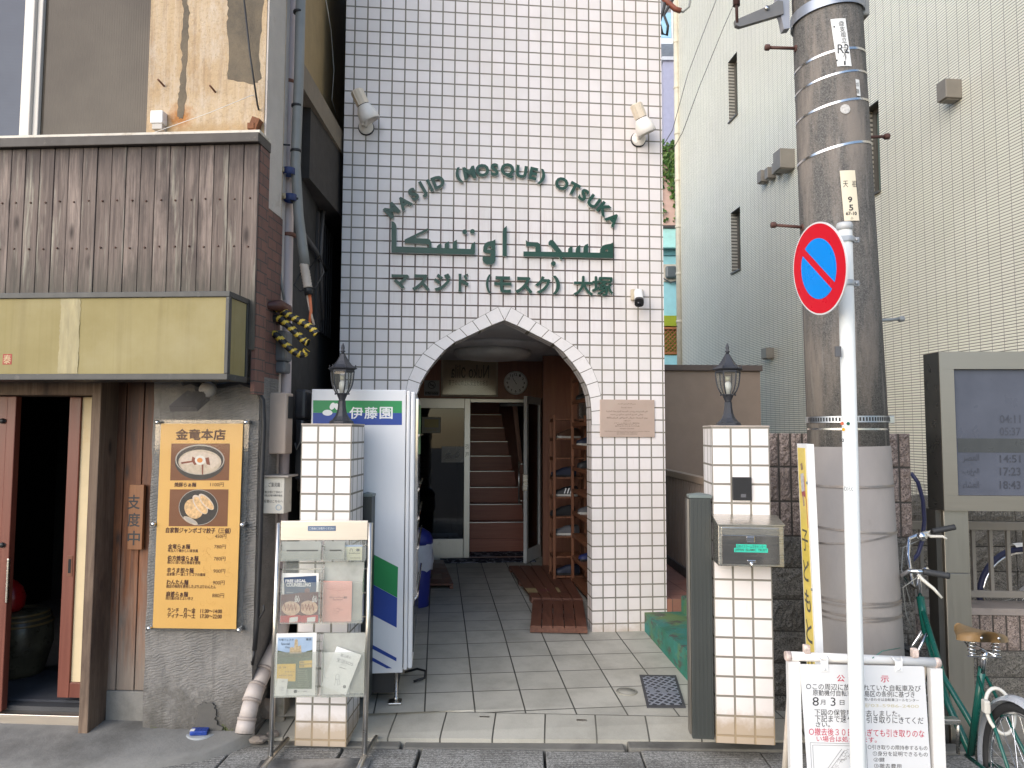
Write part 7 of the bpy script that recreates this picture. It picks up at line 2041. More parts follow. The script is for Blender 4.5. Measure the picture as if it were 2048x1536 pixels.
while u < rU1:
    if u > rU0:
        b = MB(FR); b.box(u - .011, u + .011, .094, .116, zb3 + .0455, za - .0005); b.build('bar', M_RAIL, rl)
    u += st
b = MB(FR)
for i in range(46):
    q = rU0 + (rU1 - rU0) * i / 45
    b.tube([(q, .14, za + .02), (q, .14, za + .30)], .0016, 4)
for j in range(8):
    b.tube([(rU0, .142, za + .06 + j * .033), (rU1, .142, za + .06 + j * .033)], .0016, 4)
b.build('wire_mesh', plain('mesh_grey', (.16, .16, .15), .5), rl)
b = MB(FR)
for r in range(6):
    for i in range(5):
        rough_block(b, rU0 + i * .45 + .004, rU0 + (i + 1) * .45 - .004, 1.1, .1, .0 + r * .2 + .004, (r + 1) * .2 - .004, .02, 10, 5, rg)
tag(b.build('garden_wall', M_GREYST), 'rough grey stone wall standing behind the railing', 'wall')

# ------------------------------------------------------------------ utility pole
FP = fr_at(1696, 3.74, 0)
M_POLE = NT('pole_concrete'); n = M_POLE; o = n.obj()
sp = n.n('TexVoronoi', {'Vector': o, 'Scale': 210.0}).outputs['Color']
c = n.mix(n.sep(sp)[0], (.06, .057, .053), (.15, .143, .134))
c = n.mix(n.ramp(n.sep(sp)[1], [(.95, 0), (.98, .5)]), c, (.25, .245, .235))
c = n.mix(n.ramp(n.noise(n.mp(o, (5, 5, .8)), 1.2, 7, .65), [(.47, 0), (.62, .85)]), c, (.25, .215, .185))
c = n.mix(n.ramp(n.noise(n.mp(o, (14, 14, 1.2)), 1.2, 6, .65), [(.6, 0), (.72, .7)]), c, (.30, .275, .25))
M_POLE = n.bs(col=c, rough=.8, normal=n.bump(n.noise(o, 190, 4, .7), .5, .004))
pole = thing('utility_pole', 'thick dark concrete utility pole with steel bands and a grey lower sleeve', 'utility pole', FP, (0, .19, -.05))
def pole_c(py, x): return FP.at(x, py, .19)
(pu0, pz0), (pu1, pz1) = pole_c(0, 1652.5), pole_c(900, 1696)
def pu(z):
    return pu0 + (pu1 - pu0) * (z - pz0) / (pz1 - pz0)
R0 = 150 / 2 / FPX * 3.93
def pr_(z):
    return R0 - .0022 * (z - 1.6) * 4
ZS = FP.at(1696, 893, 0)[1]
def axis(z): return (pu(z), .19, z)
b = MB(FP); b.tube([axis(z) for z in (ZS - .1, 2.5, 3.5, 4.5, 6.0, 8.0)], [pr_(z) for z in (ZS - .1, 2.5, 3.5, 4.5, 6.0, 8.0)], 48); b.build('pole_shaft', M_POLE, pole)
b = MB(FP); b.tube([axis(-.06), axis(.6), axis(ZS)], [pr_(0) + .008, pr_(.6) + .008, pr_(ZS) + .0055], 48); b.build('pole_sleeve', plain('sleeve_grey', (.26, .235, .215), .6, var=.08, grime=(.12, .1, .09), gamt=.6, stretch=(1, 1, .5), bump=.15), pole)
M_BAND = metal('band_steel', (.62, .61, .60), .25)
def ring(z, tilt, hh, extra=.0025, mat=None, name='steel_band'):
    m = MB(FP); r = pr_(z) + extra; k = 48; vs = []
    for s_ in (-1, 1):
        for j in range(k):
            a = 2 * math.pi * j / k
            vs.append((pu(z) + r * math.cos(a), .19 + r * math.sin(a), z + math.cos(a) * r * tilt + s_ * hh / 2))
    m.raw(vs, [(j, (j + 1) % k, k + (j + 1) % k, k + j) for j in range(k)], True)
    return m.build(name, mat or M_BAND, pole)
fz_ = lambda py: FP.at(1680, py, 0)[1]
for py, tl, hh in ((96, .16, .012), (142, .18, .011), (199, .19, .012), (286, .20, .013)):
    ring(fz_(py), tl, hh)
ring(fz_(858), .0, .010, .003); 
for py, tl, hh, ex in ((973, .02, .012, .011), (1064, -.05, .010, .011), (1078, .18, .008, .0115), (1205, .0, .012, .011), (1212, .03, .008, .0115), (1234, -.02, .012, .011), (1240, .05, .008, .0115)):
    ring(fz_(py), tl, hh, ex, metal('wire_band', (.40, .36, .335), .55, grime=(.27, .23, .21), gamt=.45))
# punched mounting band
zb4 = fz_(838)
ring(zb4, .01, .034, .006, metal('punched_band', (.50, .52, .55), .4, grime=(.25, .24, .22), gamt=.5), 'punched_band')
b = MB(FP)
for j in range(40):
    a = math.pi + math.pi * j / 40 + .04
    r = pr_(zb4) + .0066
    p = lambda da, dz: (pu(zb4) + r * math.cos(a + da), .19 + r * math.sin(a + da), zb4 + dz + math.cos(a) * r * .01)
    b.raw([p(-.022, -.010), p(.022, -.010), p(.022, .010), p(-.022, .010)], [(0, 1, 2, 3)])
b.build('band_holes', plain('band_hole', (.03, .03, .032), .8), pole)
b = MB(FP); q = pr_(zb4); b.box(pu(zb4) + q + .002, pu(zb4) + q + .05, .17, .21, zb4 - .02, zb4 + .022, .003); b.tube([(pu(zb4) + q + .02, .15, zb4), (pu(zb4) + q + .02, .24, zb4)], .008, 8); b.build('band_buckle', M_BAND, pole)
# step bolts
M_RUST = plain('rusty_step', (.10, .045, .035), .7, var=.3, bump=.4); M_GALV = plain('galvanised', (.24, .26, .27), .5, .3)
for x0, x1, y0, y1, mat in ((1535, 1592, 95, 97, M_RUST), (1547, 1606, 450, 455, M_RUST), (1774, 1728, 273, 275, M_RUST), (1803, 1752, 638, 642, M_GALV)):
    a, c = FP.at(x0, y0, .19), FP.at(x1, y1, .19)
    m = MB(FP); s_ = 1 if x1 > x0 else -1
    m.tube([(a[0], .19, a[1]), (c[0] + s_ * .02, .19, c[1])], .0088, 10); m.lathe((a[0], .19, a[1]), [(.001, -.014), (.016, -.014), (.017, -.008), (.017, .008), (.016, .012), (.001, .012)], 6, 'u'); m.lathe((c[0] - s_ * .002, .19, c[1]), [(.019, -.006), (.019, .006)], 10, 'u')
    m.build('step_bolt', mat, pole)
def wrap_patch(m, px0, py0, px1, py1, eps, lean=0.0, nseg=8):
    u0, z1 = FP.at(px0, py0, .0); u1, z0 = FP.at(px1, py1, .0)
    vs = []
    for j in range(nseg + 1):
        z = z0 + (z1 - z0) * j / nseg
        for i in range(nseg + 1):
            u = u0 + (u1 - u0) * i / nseg + lean * (z1 - z)
            r = pr_(z) + eps; du = max(-r * .999, min(r * .999, u - pu(z)))
            vs.append((u, .19 - math.sqrt(r * r - du * du), z))
    k = nseg + 1
    m.raw(vs, [(j * k + i, j * k + i + 1, (j + 1) * k + i + 1, (j + 1) * k + i) for j in range(nseg) for i in range(nseg)], True)
def wrap_text(m, body, px0, py0, px1, py1, eps, bo=.0, rot=0):
    t = MB(FP); t.ptext(body, px0, py0, px1, py1, 0, bo, rot=rot)
    vs = []
    for p in t.v:
        u, v, z = FP.loc(p); r = pr_(z) + eps; du = max(-r * .999, min(r * .999, u - pu(z)))
        vs.append((u, .19 - math.sqrt(r * r - du * du), z))
    m.raw(vs, t.f)
def pplate(label, box, mat, lean, lines, ink, name='pole_plate'):
    u, z = FP.at((box[0] + box[2]) / 2, box[3], 0)
    t = thing(name, label, 'plate', FP, (u, .0, z), 'plates fixed to the utility pole')
    m = MB(FP); wrap_patch(m, *box, .005, lean); m.build('plate', mat, t)
    m = MB(FP)
    for L in lines: wrap_text(m, *L[:5], .0062, *(L[5:]))
    m.build('lettering', ink, t)
M_PLW = plain('plate_white', (.72, .72, .70), .4, var=.05, grime=(.45, .42, .36), gamt=.64); M_PLC = plain('plate_cream', (.70, .62, .47), .45, var=.05, grime=(.4, .32, .2), gamt=.64)
pplate('white number plate high on the utility pole, slanting down to the right', (1663, 36, 1694, 132), M_PLW, .10, [(c_, 1678 + i * 1.8, 42 + i * 11, 1688 + i * 1.8, 52 + i * 11, .0) for i, c_ in enumerate('@支祖立上支')] + [('R2', 1676, 88, 1698, 106, 0), ('↑', 1687, 106, 1693, 122, 0), ('■', 1688, 122, 1691, 130, 0), ('・', 1668, 50, 1671, 54, .05), ('・', 1673, 118, 1676, 122, .05)], M_INK)
pplate('cream number plate on the utility pole just above the round no-parking sign', (1680, 341, 1712, 442), M_PLC, .055, [('天', 1686, 362, 1695, 375, 0), ('祖', 1703, 362, 1712, 375, 0), ('9', 1695, 394, 1703, 406, .02), ('5', 1697, 410, 1705, 422, .02), ('67-10', 1691, 424, 1712, 431, .03), ('△', 1700, 434, 1705, 439, 0)], M_INK)
pplate('small white plate wrapped round the right edge of the utility pole', (1712, 157, 1722, 190), M_PLW, .06, [('大塚', 1713, 163, 1719, 172, 0), ('電線', 1714, 176, 1720, 186, 0)], M_INK)
u, z = FP.at(1690.5, 218, 0); m = MB(FP)
Q = []
vs = [(u, .19 - math.sqrt((pr_(z) + .004) ** 2 - (u - pu(z)) ** 2), z)]
for j in range(20):
    uu, zz = u + .026 * math.cos(j * math.pi / 10), z + .026 * math.sin(j * math.pi / 10); vs.append((uu, .19 - math.sqrt((pr_(zz) + .004) ** 2 - (uu - pu(zz)) ** 2), zz))
m.raw(vs, [(0, 1 + j, 1 + (j + 1) % 20) for j in range(20)]); tag(m.build('round_sticker', plain('sticker_grey', (.52, .5, .47), .5, var=.3, vs=80)), 'small round grey sticker on the upper part of the utility pole', 'sticker')
# bracket arm at the top of the pole
ab = thing('cable_bracket', 'grey steel cable arm clamped to the utility pole at the top of the picture', 'bracket', FP, FP.at(1560, 40, .19)[:1] + (.19, FP.at(1560, 40, .19)[1]))
b = MB(FP); b.pprism([(1470, 40), (1472, 50), (1480, 53), (1568, 27), (1566, 2), (1556, 0), (1545, 8)], .16, .19); b.build('arm', plain('arm_grey', (.17, .165, .16), .5, .3), ab)
b = MB(FP); b.pprism([(1555, -20), (1553, 18), (1562, 30), (1568, 58), (1580, 56), (1578, -20)], .17, .22); b.build('arm_plate', plain('arm_plate', (.33, .34, .37), .45, .4), ab)
b = MB(FP); q = FP.at(1474, 46, .165); b.tube([(q[0], .165, q[1]), (q[0] - .002, .165, q[1] + .35)], .009, 8); b.tube([(q[0] - .001, .165, q[1] + .10), (q[0] - .001, .165, q[1] + .3)], .02, 10); b.build('insulator', plain('insulator_brown', (.08, .04, .035), .4), ab)
b = MB(FP); q = FP.at(1534, 16, .155); b.lathe((q[0], .16, q[1]), [(.001, -.012), (.012, -.011), (.013, -.0005)], 12, 'v'); b.build('arm_bolt', M_BAND, ab)
ring(fz_(-3) + .01, .10, .06, .012, plain('strap_grey', (.30, .32, .36), .4, .5), 'top_strap')
b = MB(FP); q = FP.at(1722, 12, .1); b.box(q[0] - .01, q[0] + .05, .1, .2, q[1] - .05, q[1] + .05, .01); b.build('strap_lug', M_COND, pole)
# overhead cables at the top centre right
FC = fr_at(1345, 9.0, 0)
for lab, P, r, mat in (('thick red-brown cable sleeve at the top edge beside the mosque', [(1310, -22), (1332, 2), (1350, 18), (1362, 22)], .035, plain('sleeve_rust', (.22, .065, .04), .5)), ('black cable hanging in a loop beside the mosque roof edge', [(1335, -20), (1328, 15), (1319, 45), (1325, 68), (1334, 70), (1336, 52), (1328, 30), (1345, 0), (1358, -20)], .018, M_CBL),
                          ('grey cable curving out of the red-brown sleeve', [(1355, 20), (1366, 24), (1378, 14), (1384, -20)], .014, M_COND)):
    b = MB(FC); b.tube([(FC.at(x, y)[0], 0, FC.at(x, y)[1]) for x, y in P], r, 8); tag(b.build('overhead_cable', mat), lab, 'cable', 'overhead cables')
for lab, P in (('thin wire sloping across the ribbed wall, upper of the two', [(1440, -20), (1405, 70), (1375, 150), (1345, 260), (1330, 285)]), ('thin wire sloping across the ribbed wall, lower of the two', [(1480, -20), (1445, 60), (1400, 170), (1365, 265), (1345, 300)])):
    b = MB(FC); b.tube([(FC.at(x, y)[0], 0, FC.at(x, y)[1]) for x, y in P], .0055, 5); tag(b.build('overhead_wire', plain('wire_grey', (.16, .16, .15), .5)), lab, 'wire', 'overhead wires')

# ------------------------------------------------------------------ no-parking sign
FN = fr_at(1700, 3.06, 0)
np_ = thing('parking_sign', 'round red and blue no-parking sign on a white pole', 'sign', FN, FN.at(1714, 1580, 0)[:1] + (0, -.09))
pa, pb = FN.at(1689, 452, 0), FN.at(1717, 1560, 0)
b = MB(FN); b.tube([(pb[0], 0, -.09), (pb[0] + (pa[0] - pb[0]) * (-.09 - pb[1]) / (pa[1] - pb[1]) * 0, 0, -.085), (pa[0], 0, pa[1])], .0305, 24); b.build('sign_pole', plain('pole_white', (.70, .71, .68), .38, var=.05, grime=(.38, .34, .28), gamt=.6, stretch=(1, 1, .35)), np_)
b = MB(FN); b.lathe((pa[0], 0, pa[1]), [(.033, -.02), (.034, .0), (.03, .012), (.001, .016)], 20); b.build('pole_cap', plain('pole_cap', (.45, .46, .46), .4), np_)
class Bent(Frame):
    def w(s, u, v, z):
        return s.o + s.u * u + s.n * (v - (z - 2.395) * .11) + Vector((0, 0, z))
FD = Bent(fr_at(1645, 3.03, 0).o, -81)
r_ = .194
zc = FD.at(1645, 535, 0)[1]
def dpoly(pts, v0, v1, name, mat):
    m = MB(FD); m.prism(pts, v0, v1); return m.build(name, mat, np_)
circ = lambda r, k=64: [(r * math.cos(2 * math.pi * i / k), zc + r * math.sin(2 * math.pi * i / k)) for i in range(k)]
dpoly(circ(r_), -.002, .004, 'disc_rim', plain('rim_white', (.72, .70, .70), .35, var=.03))
dpoly(circ(r_ * .965), -.0028, -.0021, 'red_ring', plain('sign_red', (.62, .006, .02), .3, var=.03))
def seg(side):
    rr = r_ * .655; off = r_ * .085; pts = []
    a0 = math.asin(off / rr)
    for i in range(33):
        a = a0 + (math.pi - 2 * a0) * i / 32
        pts.append((rr * math.cos(a), rr * math.sin(a)))
    ang = R(-45) + (0 if side > 0 else math.pi)
    return [(x * math.cos(ang) - y * math.sin(ang), zc + x * math.sin(ang) + y * math.cos(ang)) for x, y in pts]
for s_ in (1, -1):
    dpoly(seg(s_), -.0036, -.0029, 'blue_field', plain('sign_blue', (.0, .25, .78), .3, var=.03))
for py in (480, 567):
    q = FN.at(1700, py, 0); m = MB(FN); m.lathe((q[0] - .018, 0, q[1]), [(.0335, -.012), (.0345, -.010), (.0345, .010), (.0335, .012)], 20); m.box(q[0] + .01, q[0] + .038, -.006, .006, q[1] - .012, q[1] + .012, .002); m.lathe((q[0] + .026, -.0065, q[1]), [(.001, -.006), (.007, -.005), (.008, .0)], 8, 'v')
    m.slab([(q[0] - .055, -.030), (q[0] - .02, -.034), (q[0] - .02, -.028), (q[0] - .055, -.022)], q[1] - .011, q[1] + .011); m.build('sign_clamp', plain('clamp_grey', (.40, .41, .42), .4, .4), np_)
def pole_pt(px, py):
    q = FN.at(px, py, -.031); return q
for px, py, col, nm in ((1684.5, 847, (.62, .14, .06), 'orange'), (1696.5, 847, (.01, .10, .06), 'green'), (1687, 859, (.70, .36, .02), 'amber')):
    q = pole_pt(px, py); m = MB(FN); m.disc(q[0], q[1], .0068, -.0318, -.029, 16); m.build('dot_sticker', plain('dot_' + nm, col, .5), np_)
q = pole_pt(1677, 703); m = MB(FN); m.box(q[0] - .012, q[0] + .012, -.0325, -.02, q[1] - .022, q[1] + .022, .001); m.build('grey_tape', plain('tape_grey', (.10, .10, .105), .6), np_)
m = MB(FN); m.ptext('10', 1680, 877, 1688, 884, -.0322, .02); m.ptext('ζεξς', 1688, 973, 1706, 982, -.0322); m.build('graffiti', M_INK, np_)

# ------------------------------------------------------------------ narrow yellow warning board against the pole
class Leaning(Frame):
    def w(s, u, v, z):
        return s.o + s.u * u + s.n * (v + (1.63 - z) * .022) + Vector((0, 0, z))
FY = Leaning(fr_at(1611, 3.5, 0).o, -95)
yb = thing('warning_board', 'narrow yellow warning board with black writing strapped to the utility pole', 'sign', FY, (0, 0, -.05))
zt = F0.at(1608, 888, 3.5)[1]
w_ = .15
lean = 0.0
def ysh(u, z): return u + (zt - z) * lean
b = MB(FY); b.prism([(-w_ + lean * (zt - zt), zt), (0, zt), (lean * (zt + .05), -.05), (-w_ + lean * (zt + .05), -.05)], 0.001, .036); b.build('board_frame', M_WHITE, yb)
b = MB(FY); q = [(-w_ + .012, zt - .02), (-.022, zt - .02), (-.022 + lean * (zt + .0), .0), (-w_ + .012 + lean * zt, .0)]; b.prism(q, -.001, .0008); b.build('yellow_face', plain('board_yellow', (.66, .50, .075), .4, var=.12, stretch=(1, 1, 3), grime=(.45, .30, .03), gamt=.55), yb)
b = MB(FY)
H_ = zt - .05
for i, ch in enumerate('子どもとびだし'):
    z = zt - .47 - i * .145; u = (-w_ - .01) / 2 + lean * (zt - z)
    b.text(ch, u - .045, u + .045, z - .052, z + .052, -.0018, .014)
b.build('lettering', plain('board_ink', (.06, .055, .045), .6), yb)
u = (-w_ - .01) / 2 + .01
for nm, col, z0, z1, x0, x1 in (('hat', (.25, .16, .08), .10, .125, -.03, .01), ('shirt', (.45, .44, .46), .15, .23, -.035, .02), ('sleeve', (.40, .05, .07), .16, .26, .015, .03), ('trousers', (.30, .06, .07), .235, .255, -.03, .025), ('legs', (.35, .25, .18), .258, .30, -.02, .01), ('banner', (.40, .02, .06), .27, .40, .035, .05)):
    b = MB(FY); b.prism([(u + x0, zt - z0), (u + x1 - .01, zt - z0 + .008), (u + x1, zt - z1), (u + x0 + .008, zt - z1 - .006)], -.0016, -.0011); b.build('figure_' + nm, plain('figure_' + nm, col, .6, var=.25, vs=60), yb)
b = MB(FY)
for py in (966, 1180):
    z = F0.at(1610, py, 3.5)[1]; uu = -.004 + lean * (zt - z); b.lathe((uu - .008, -.0005, z), [(.001, -.004), (.006, -.003), (.007, .001)], 10, 'v')
b.build('screws', M_GALV, yb)

# ------------------------------------------------------------------ white tube-framed notice board
FA = fr_at(1726, 3.22, 0)
an = thing('notice_stand', 'white tube-framed notice stand with Japanese writing in front of the utility pole', 'notice stand', FA, (0, 0, -.09))
M_TUBE = plain('tube_white', (.74, .72, .69), .42, var=.05, grime=(.30, .10, .05), gamt=.72, gs=12)
cL, cR = FA.at(1578, 1309, 0), FA.at(1872, 1322, 0)
lL, lR = FA.at(1589, 1536, -.03), FA.at(1881, 1536, -.03)
def extend(a, c, z):
    return (a[0] + (c[0] - a[0]) * (z - a[1]) / (c[1] - a[1]), z)
fLb, fRb = extend(cL, lL, -.085), extend(cR, lR, -.085)
tl = Vector((cL[0] + .018, 0, cL[1] - .006)); tr = Vector((cR[0] - .018, 0, cR[1] - .006))
b = MB(FA); b.tube([tl + Vector((-.022, 0, 0)), tr + Vector((.022, 0, 0))], .0195, 16); b.build('top_bar', M_TUBE, an)
for t_, f_, s_ in ((tl, fLb, -1), (tr, fRb, 1)):
    b = MB(FA); e = Vector((f_[0], -.035, f_[1])); a_ = Vector((t_.x + s_ * .005, -.01, t_.z - .02)); d_ = e - a_
    q = [a_, e]
    b.box(0, 0, 0, 0, 0, 0) if 0 else None
    w = .026
    b.raw([(a_.x - w, a_.y - .014, a_.z), (a_.x + w, a_.y - .014, a_.z), (a_.x + w, a_.y + .014, a_.z), (a_.x - w, a_.y + .014, a_.z), (e.x - w, e.y - .014, e.z), (e.x + w, e.y - .014, e.z), (e.x + w, e.y + .014, e.z), (e.x - w, e.y + .014, e.z)],
          [(0, 3, 2, 1), (4, 5, 6, 7), (0, 1, 5, 4), (1, 2, 6, 5), (2, 3, 7, 6), (3, 0, 4, 7)]); b.build('front_leg', M_TUBE, an)
    b = MB(FA); b.tube([(t_.x - (.02 if s_ > 0 else -.005), .02, t_.z - .01), (f_[0] - (.05 if s_ > 0 else -.035), .24, -.085)], .014, 10); b.build('rear_leg', plain('leg_stained', (.62, .55, .46), .5, grime=(.28, .09, .03), gamt=.5, gs=6, stretch=(1, 1, .4)), an)
b = MB(FA)
for px, py in ((1613, 1298), (1829, 1305)):
    q = FA.at(px, py, 0); b.box(q[0] - .013, q[0] + .013, -.014, .014, q[1] - .02, q[1] + .018, .004)
for q in (tl, tr):
    s_ = -1 if q is tl else 1
    b.lathe((q.x + s_ * .022, 0, q.z), [(.0198, -.012), (.0205, -.006), (.0205, .010), (.001, .011)], 14, 'u')
b.build('rusty_ends', plain('rust_white', (.60, .48, .42), .7, var=.4, vs=40, grime=(.16, .04, .02), gamt=.52, gs=30, bump=.4), an)
PVv = -.035
ka = lambda x, y: (1560 + x / 6.0, 1280 + y / 6.0)
pan = [FA.at(*ka(*p), PVv) for p in ((252, 290), (1712, 316), (1730, 330), (1800, 1400), (1860, 2300), (380, 2300), (240, 310))]
b = MB(FA); b.prism(pan, PVv, PVv + .003); b.build('notice_panel', plain('panel_white', (.70, .70, .70), .35, var=.03, grime=(.48, .44, .38), gamt=.66), an)
for x in (535, 1427):
    b = MB(FA); a, c = FA.at(*ka(x - 42, 382), PVv - .004), FA.at(*ka(x + 45, 250), PVv - .004); b.box(a[0], c[0], PVv - .004, PVv - .0005, a[1], c[1], .001); q = FA.at(*ka(x + 2, 350), PVv - .006); b.lathe((q[0], PVv - .0045, q[1]), [(.001, -.003), (.0055, -.0025), (.006, .0)], 10, 'v')
    b.tube([(a[0] - .004, -.02, c[1] + .012), (a[0] + .002, PVv - .002, c[1] - .002)], .004, 6); b.tube([(c[0] + .004, -.02, c[1] + .012), (c[0] - .002, PVv - .002, c[1] - .002)], .004, 6); b.build('hanger_clip', M_WHITE, an)
n1, n2 = MB(FA), MB(FA)
def nt(m, body, x0, y0, x1, y1, bo=.006):
    a, c = FA.at(*ka(x0, y1), PVv - .0006), FA.at(*ka(x1, y0), PVv - .0006); m.text(body, a[0], c[0], a[1], c[1], PVv - .0006, bo, rot=R(-.9))
nt(n1, '公', 684, 420, 776, 500, .03); nt(n1, '示', 1210, 430, 1305, 508, .03)
for body, x0, y0, x1, y1 in (('○この周辺に放置されていた自転車及び', 315, 535, 1688, 605), ('原動機付自転車を豊島区の条例に基づき', 395, 610, 1615, 678), ('問い合わせは自転車コールセンター', 1005, 700, 1665, 735), ('月', 485, 718, 543, 778), ('日', 718, 722, 772, 780), ('下図の保管所に撤去しました。', 415, 840, 1440, 910), ('下記まで速やかに引き取りにきてくだ', 420, 915, 1720, 995), ('さい。', 430, 985, 600, 1045)):
    nt(n2, body, x0, y0, x1, y1, .012)
for body, x0, y0, x1, y1 in (('○撤去後３０日を過ぎても引き取りのな', 350, 1070, 1730, 1155), ('い場合は処分します。', 440, 1158, 1160, 1225)):
    nt(n1, body, x0, y0, x1, y1, .012)
for body, x0, y0, x1, y1 in (('○引き取りの際持参するもの', 1055, 1265, 1768, 1318), ('①身分を証明できるもの', 1115, 1340, 1772, 1395), ('②鍵', 1125, 1410, 1255, 1462), ('③撤去費用', 1130, 1485, 1455, 1540)):
    nt(n2, body, x0, y0, x1, y1, .006)
nt(n2, '8', 392, 685, 465, 790, .0); nt(n2, '3', 610, 690, 665, 792, .0)
n1.build('red_lettering', plain('notice_red', (.50, .015, .06), .6), an); n2.build('black_lettering', M_INK, an)
m = MB(FA); nt(m, '☎03-5986-2400', 960, 765, 1665, 815, .01); m.build('faded_number', plain('faded_yellow', (.56, .52, .38), .6), an)
m = MB(FA)
def ln(x0, y0, x1, y1, r=.0008):
    a, c = FA.at(*ka(x0, y0), PVv - .0005), FA.at(*ka(x1, y1), PVv - .0005); m.tube([(a[0], PVv - .0004, a[1]), (c[0], PVv - .0004, c[1])], r, 4)
for L in ((362, 1232, 1035, 1250), (362, 1232, 395, 1800), (1035, 1250, 1065, 1800), (392, 1260, 1020, 1275), (392, 1260, 420, 1800)): ln(*L)
rd = random.Random(2)
for i in range(34):
    x, y = rd.uniform(560, 900), rd.uniform(1300, 1560); s_ = rd.uniform(14, 40)
    if (x - 560) < (1560 - y) * 1.5: x = 560 + (1560 - y) * .9 + rd.uniform(0, 120)
    ln(x, y, x + s_, y + s_ * .45, .0005); ln(x, y, x - s_ * .45, y + s_, .0005)
ln(560, 1560, 740, 1310, .0009); ln(600, 1560, 770, 1330, .0009); ln(700, 1430, 800, 1432, .0007)
m.build('map_drawing', plain('map_grey', (.18, .18, .18), .6), an)
b = MB(FA); b.tube([FA.at(1745, 1316, -.02)[:1] + (-.02, FA.at(1745, 1316, -.02)[1]), FA.at(1765, 1302, .05)[:1] + (.05, FA.at(1765, 1302, .05)[1]), FA.at(1800, 1296, .2)[:1] + (.2, FA.at(1800, 1296, .2)[1])], .0022, 6); tag(b.build('green_wire', plain('wire_green', (.08, .22, .18), .5)), 'thin green wire tied from the notice stand to the pole', 'wire')

# ------------------------------------------------------------------ stainless information display
FI = fr_at(1882, 4.2, -2.0)
iz1, iz0 = FI.at(1960, 703)[1], FI.at(1960, 1022)[1]
iu1 = FI.at(2250, 900)[0]
di = thing('display_board', 'stainless steel display board with a dim grey screen of times', 'display', FI, (.4, .08, -.05))
M_BRUSH = metal('brushed_steel', (.43, .375, .31), .4, 'u', .06); M_BRUSHZ = metal('brushed_post', (.43, .39, .33), .4, 'z', .06)
sx0, sz1, sz0 = FI.at(1912, 860)[0], FI.at(1960, 738)[1], FI.at(1960, 992)[1]
b = MB(FI); b.box(.0, iu1, 0, .17, iz0, iz0 + .001 + (sz0 - iz0)); b.box(0, iu1, 0, .17, sz1, iz1); b.box(0, sx0, .0, .17, sz0 + .0015, sz1 - .0005); b.box(iu1 - .09, iu1, 0, .17, sz0 + .0015, sz1 - .0005); b.box(sx0, iu1 - .09, .06, .169, sz0 + .0015, sz1 - .0005); b.build('case', M_BRUSH, di)
b = MB(FI); b.box(-.003, -.0004, .004, .168, iz0 + .003, iz1 - .003); b.build('side_panel', plain('case_side', (.055, .055, .052), .3, .4), di)
b = MB(FI); b.box(sx0 + .001, iu1 - .091, .024, .03, sz0 + .002, sz1 - .001); scr = b.build('screen', plain('screen_grey', (.085, .093, .12), .3, var=.2, vs=2.5, spec=.3), di)
b = MB(FI); hz_ = FI.at(1980, 868, .02)[1]; b.box(sx0 + .02, iu1 - .1, .0225, .0238, FI.at(1980, 905, .02)[1], FI.at(1980, 877, .02)[1]); b.build('highlight_row', plain('screen_row', (.065, .07, .073), .3, spec=.3), scr)
b = MB(FI)
for s_, y0, y1 in (('14:51', 910, 925), ('17:23', 935, 951), ('18:43', 962, 978)):
    b.ptext(s_, 2000, y0, 2041, y1, .0218, .01)
for s_, y0, y1 in (('العصر', 908, 925), ('المغرب', 936, 952), ('العشاء', 962, 976)):
    b.ptext(arabic(s_), 1926, y0, 1958, y1, .0218, .0)
b.build('screen_digits', plain('screen_digits', (.05, .054, .07), .3), scr)
b = MB(FI)
for s_, y0, y1 in (('04:11', 830, 846), ('05:37', 855, 871)):
    b.ptext(s_, 2000, y0, 2041, y1, .0218, .01)
b.build('faint_digits', plain('screen_faint', (.068, .074, .094), .3, spec=.3), scr)
pz = FI.at(1915, 1200, .05)
a, c = FI.at(1891, 1200, .05)[0], FI.at(1941, 1200, .05)[0]
b = MB(FI); b.box(a, c, .04, .14, -.06, FI.at(1915, 1146, .05)[1] - .001, .003); b.box(a - .001, c - .001, .038, .142, FI.at(1915, 1146, .05)[1] + .001, iz0 - .001, .003); b.build('display_post', M_BRUSHZ, di)
b = MB(FI); b.box(a - .035, a - .002, .06, .16, -.06, iz0 - .001); b.build('post_back', plain('post_dark', (.06, .058, .052), .4, .3), di)
b = MB(FI); b.tube([(c + .012, .12, iz0 - .25), (c + .012, .12, .05)], .012, 8); b.build('ribbed_hose', M_COND, di)

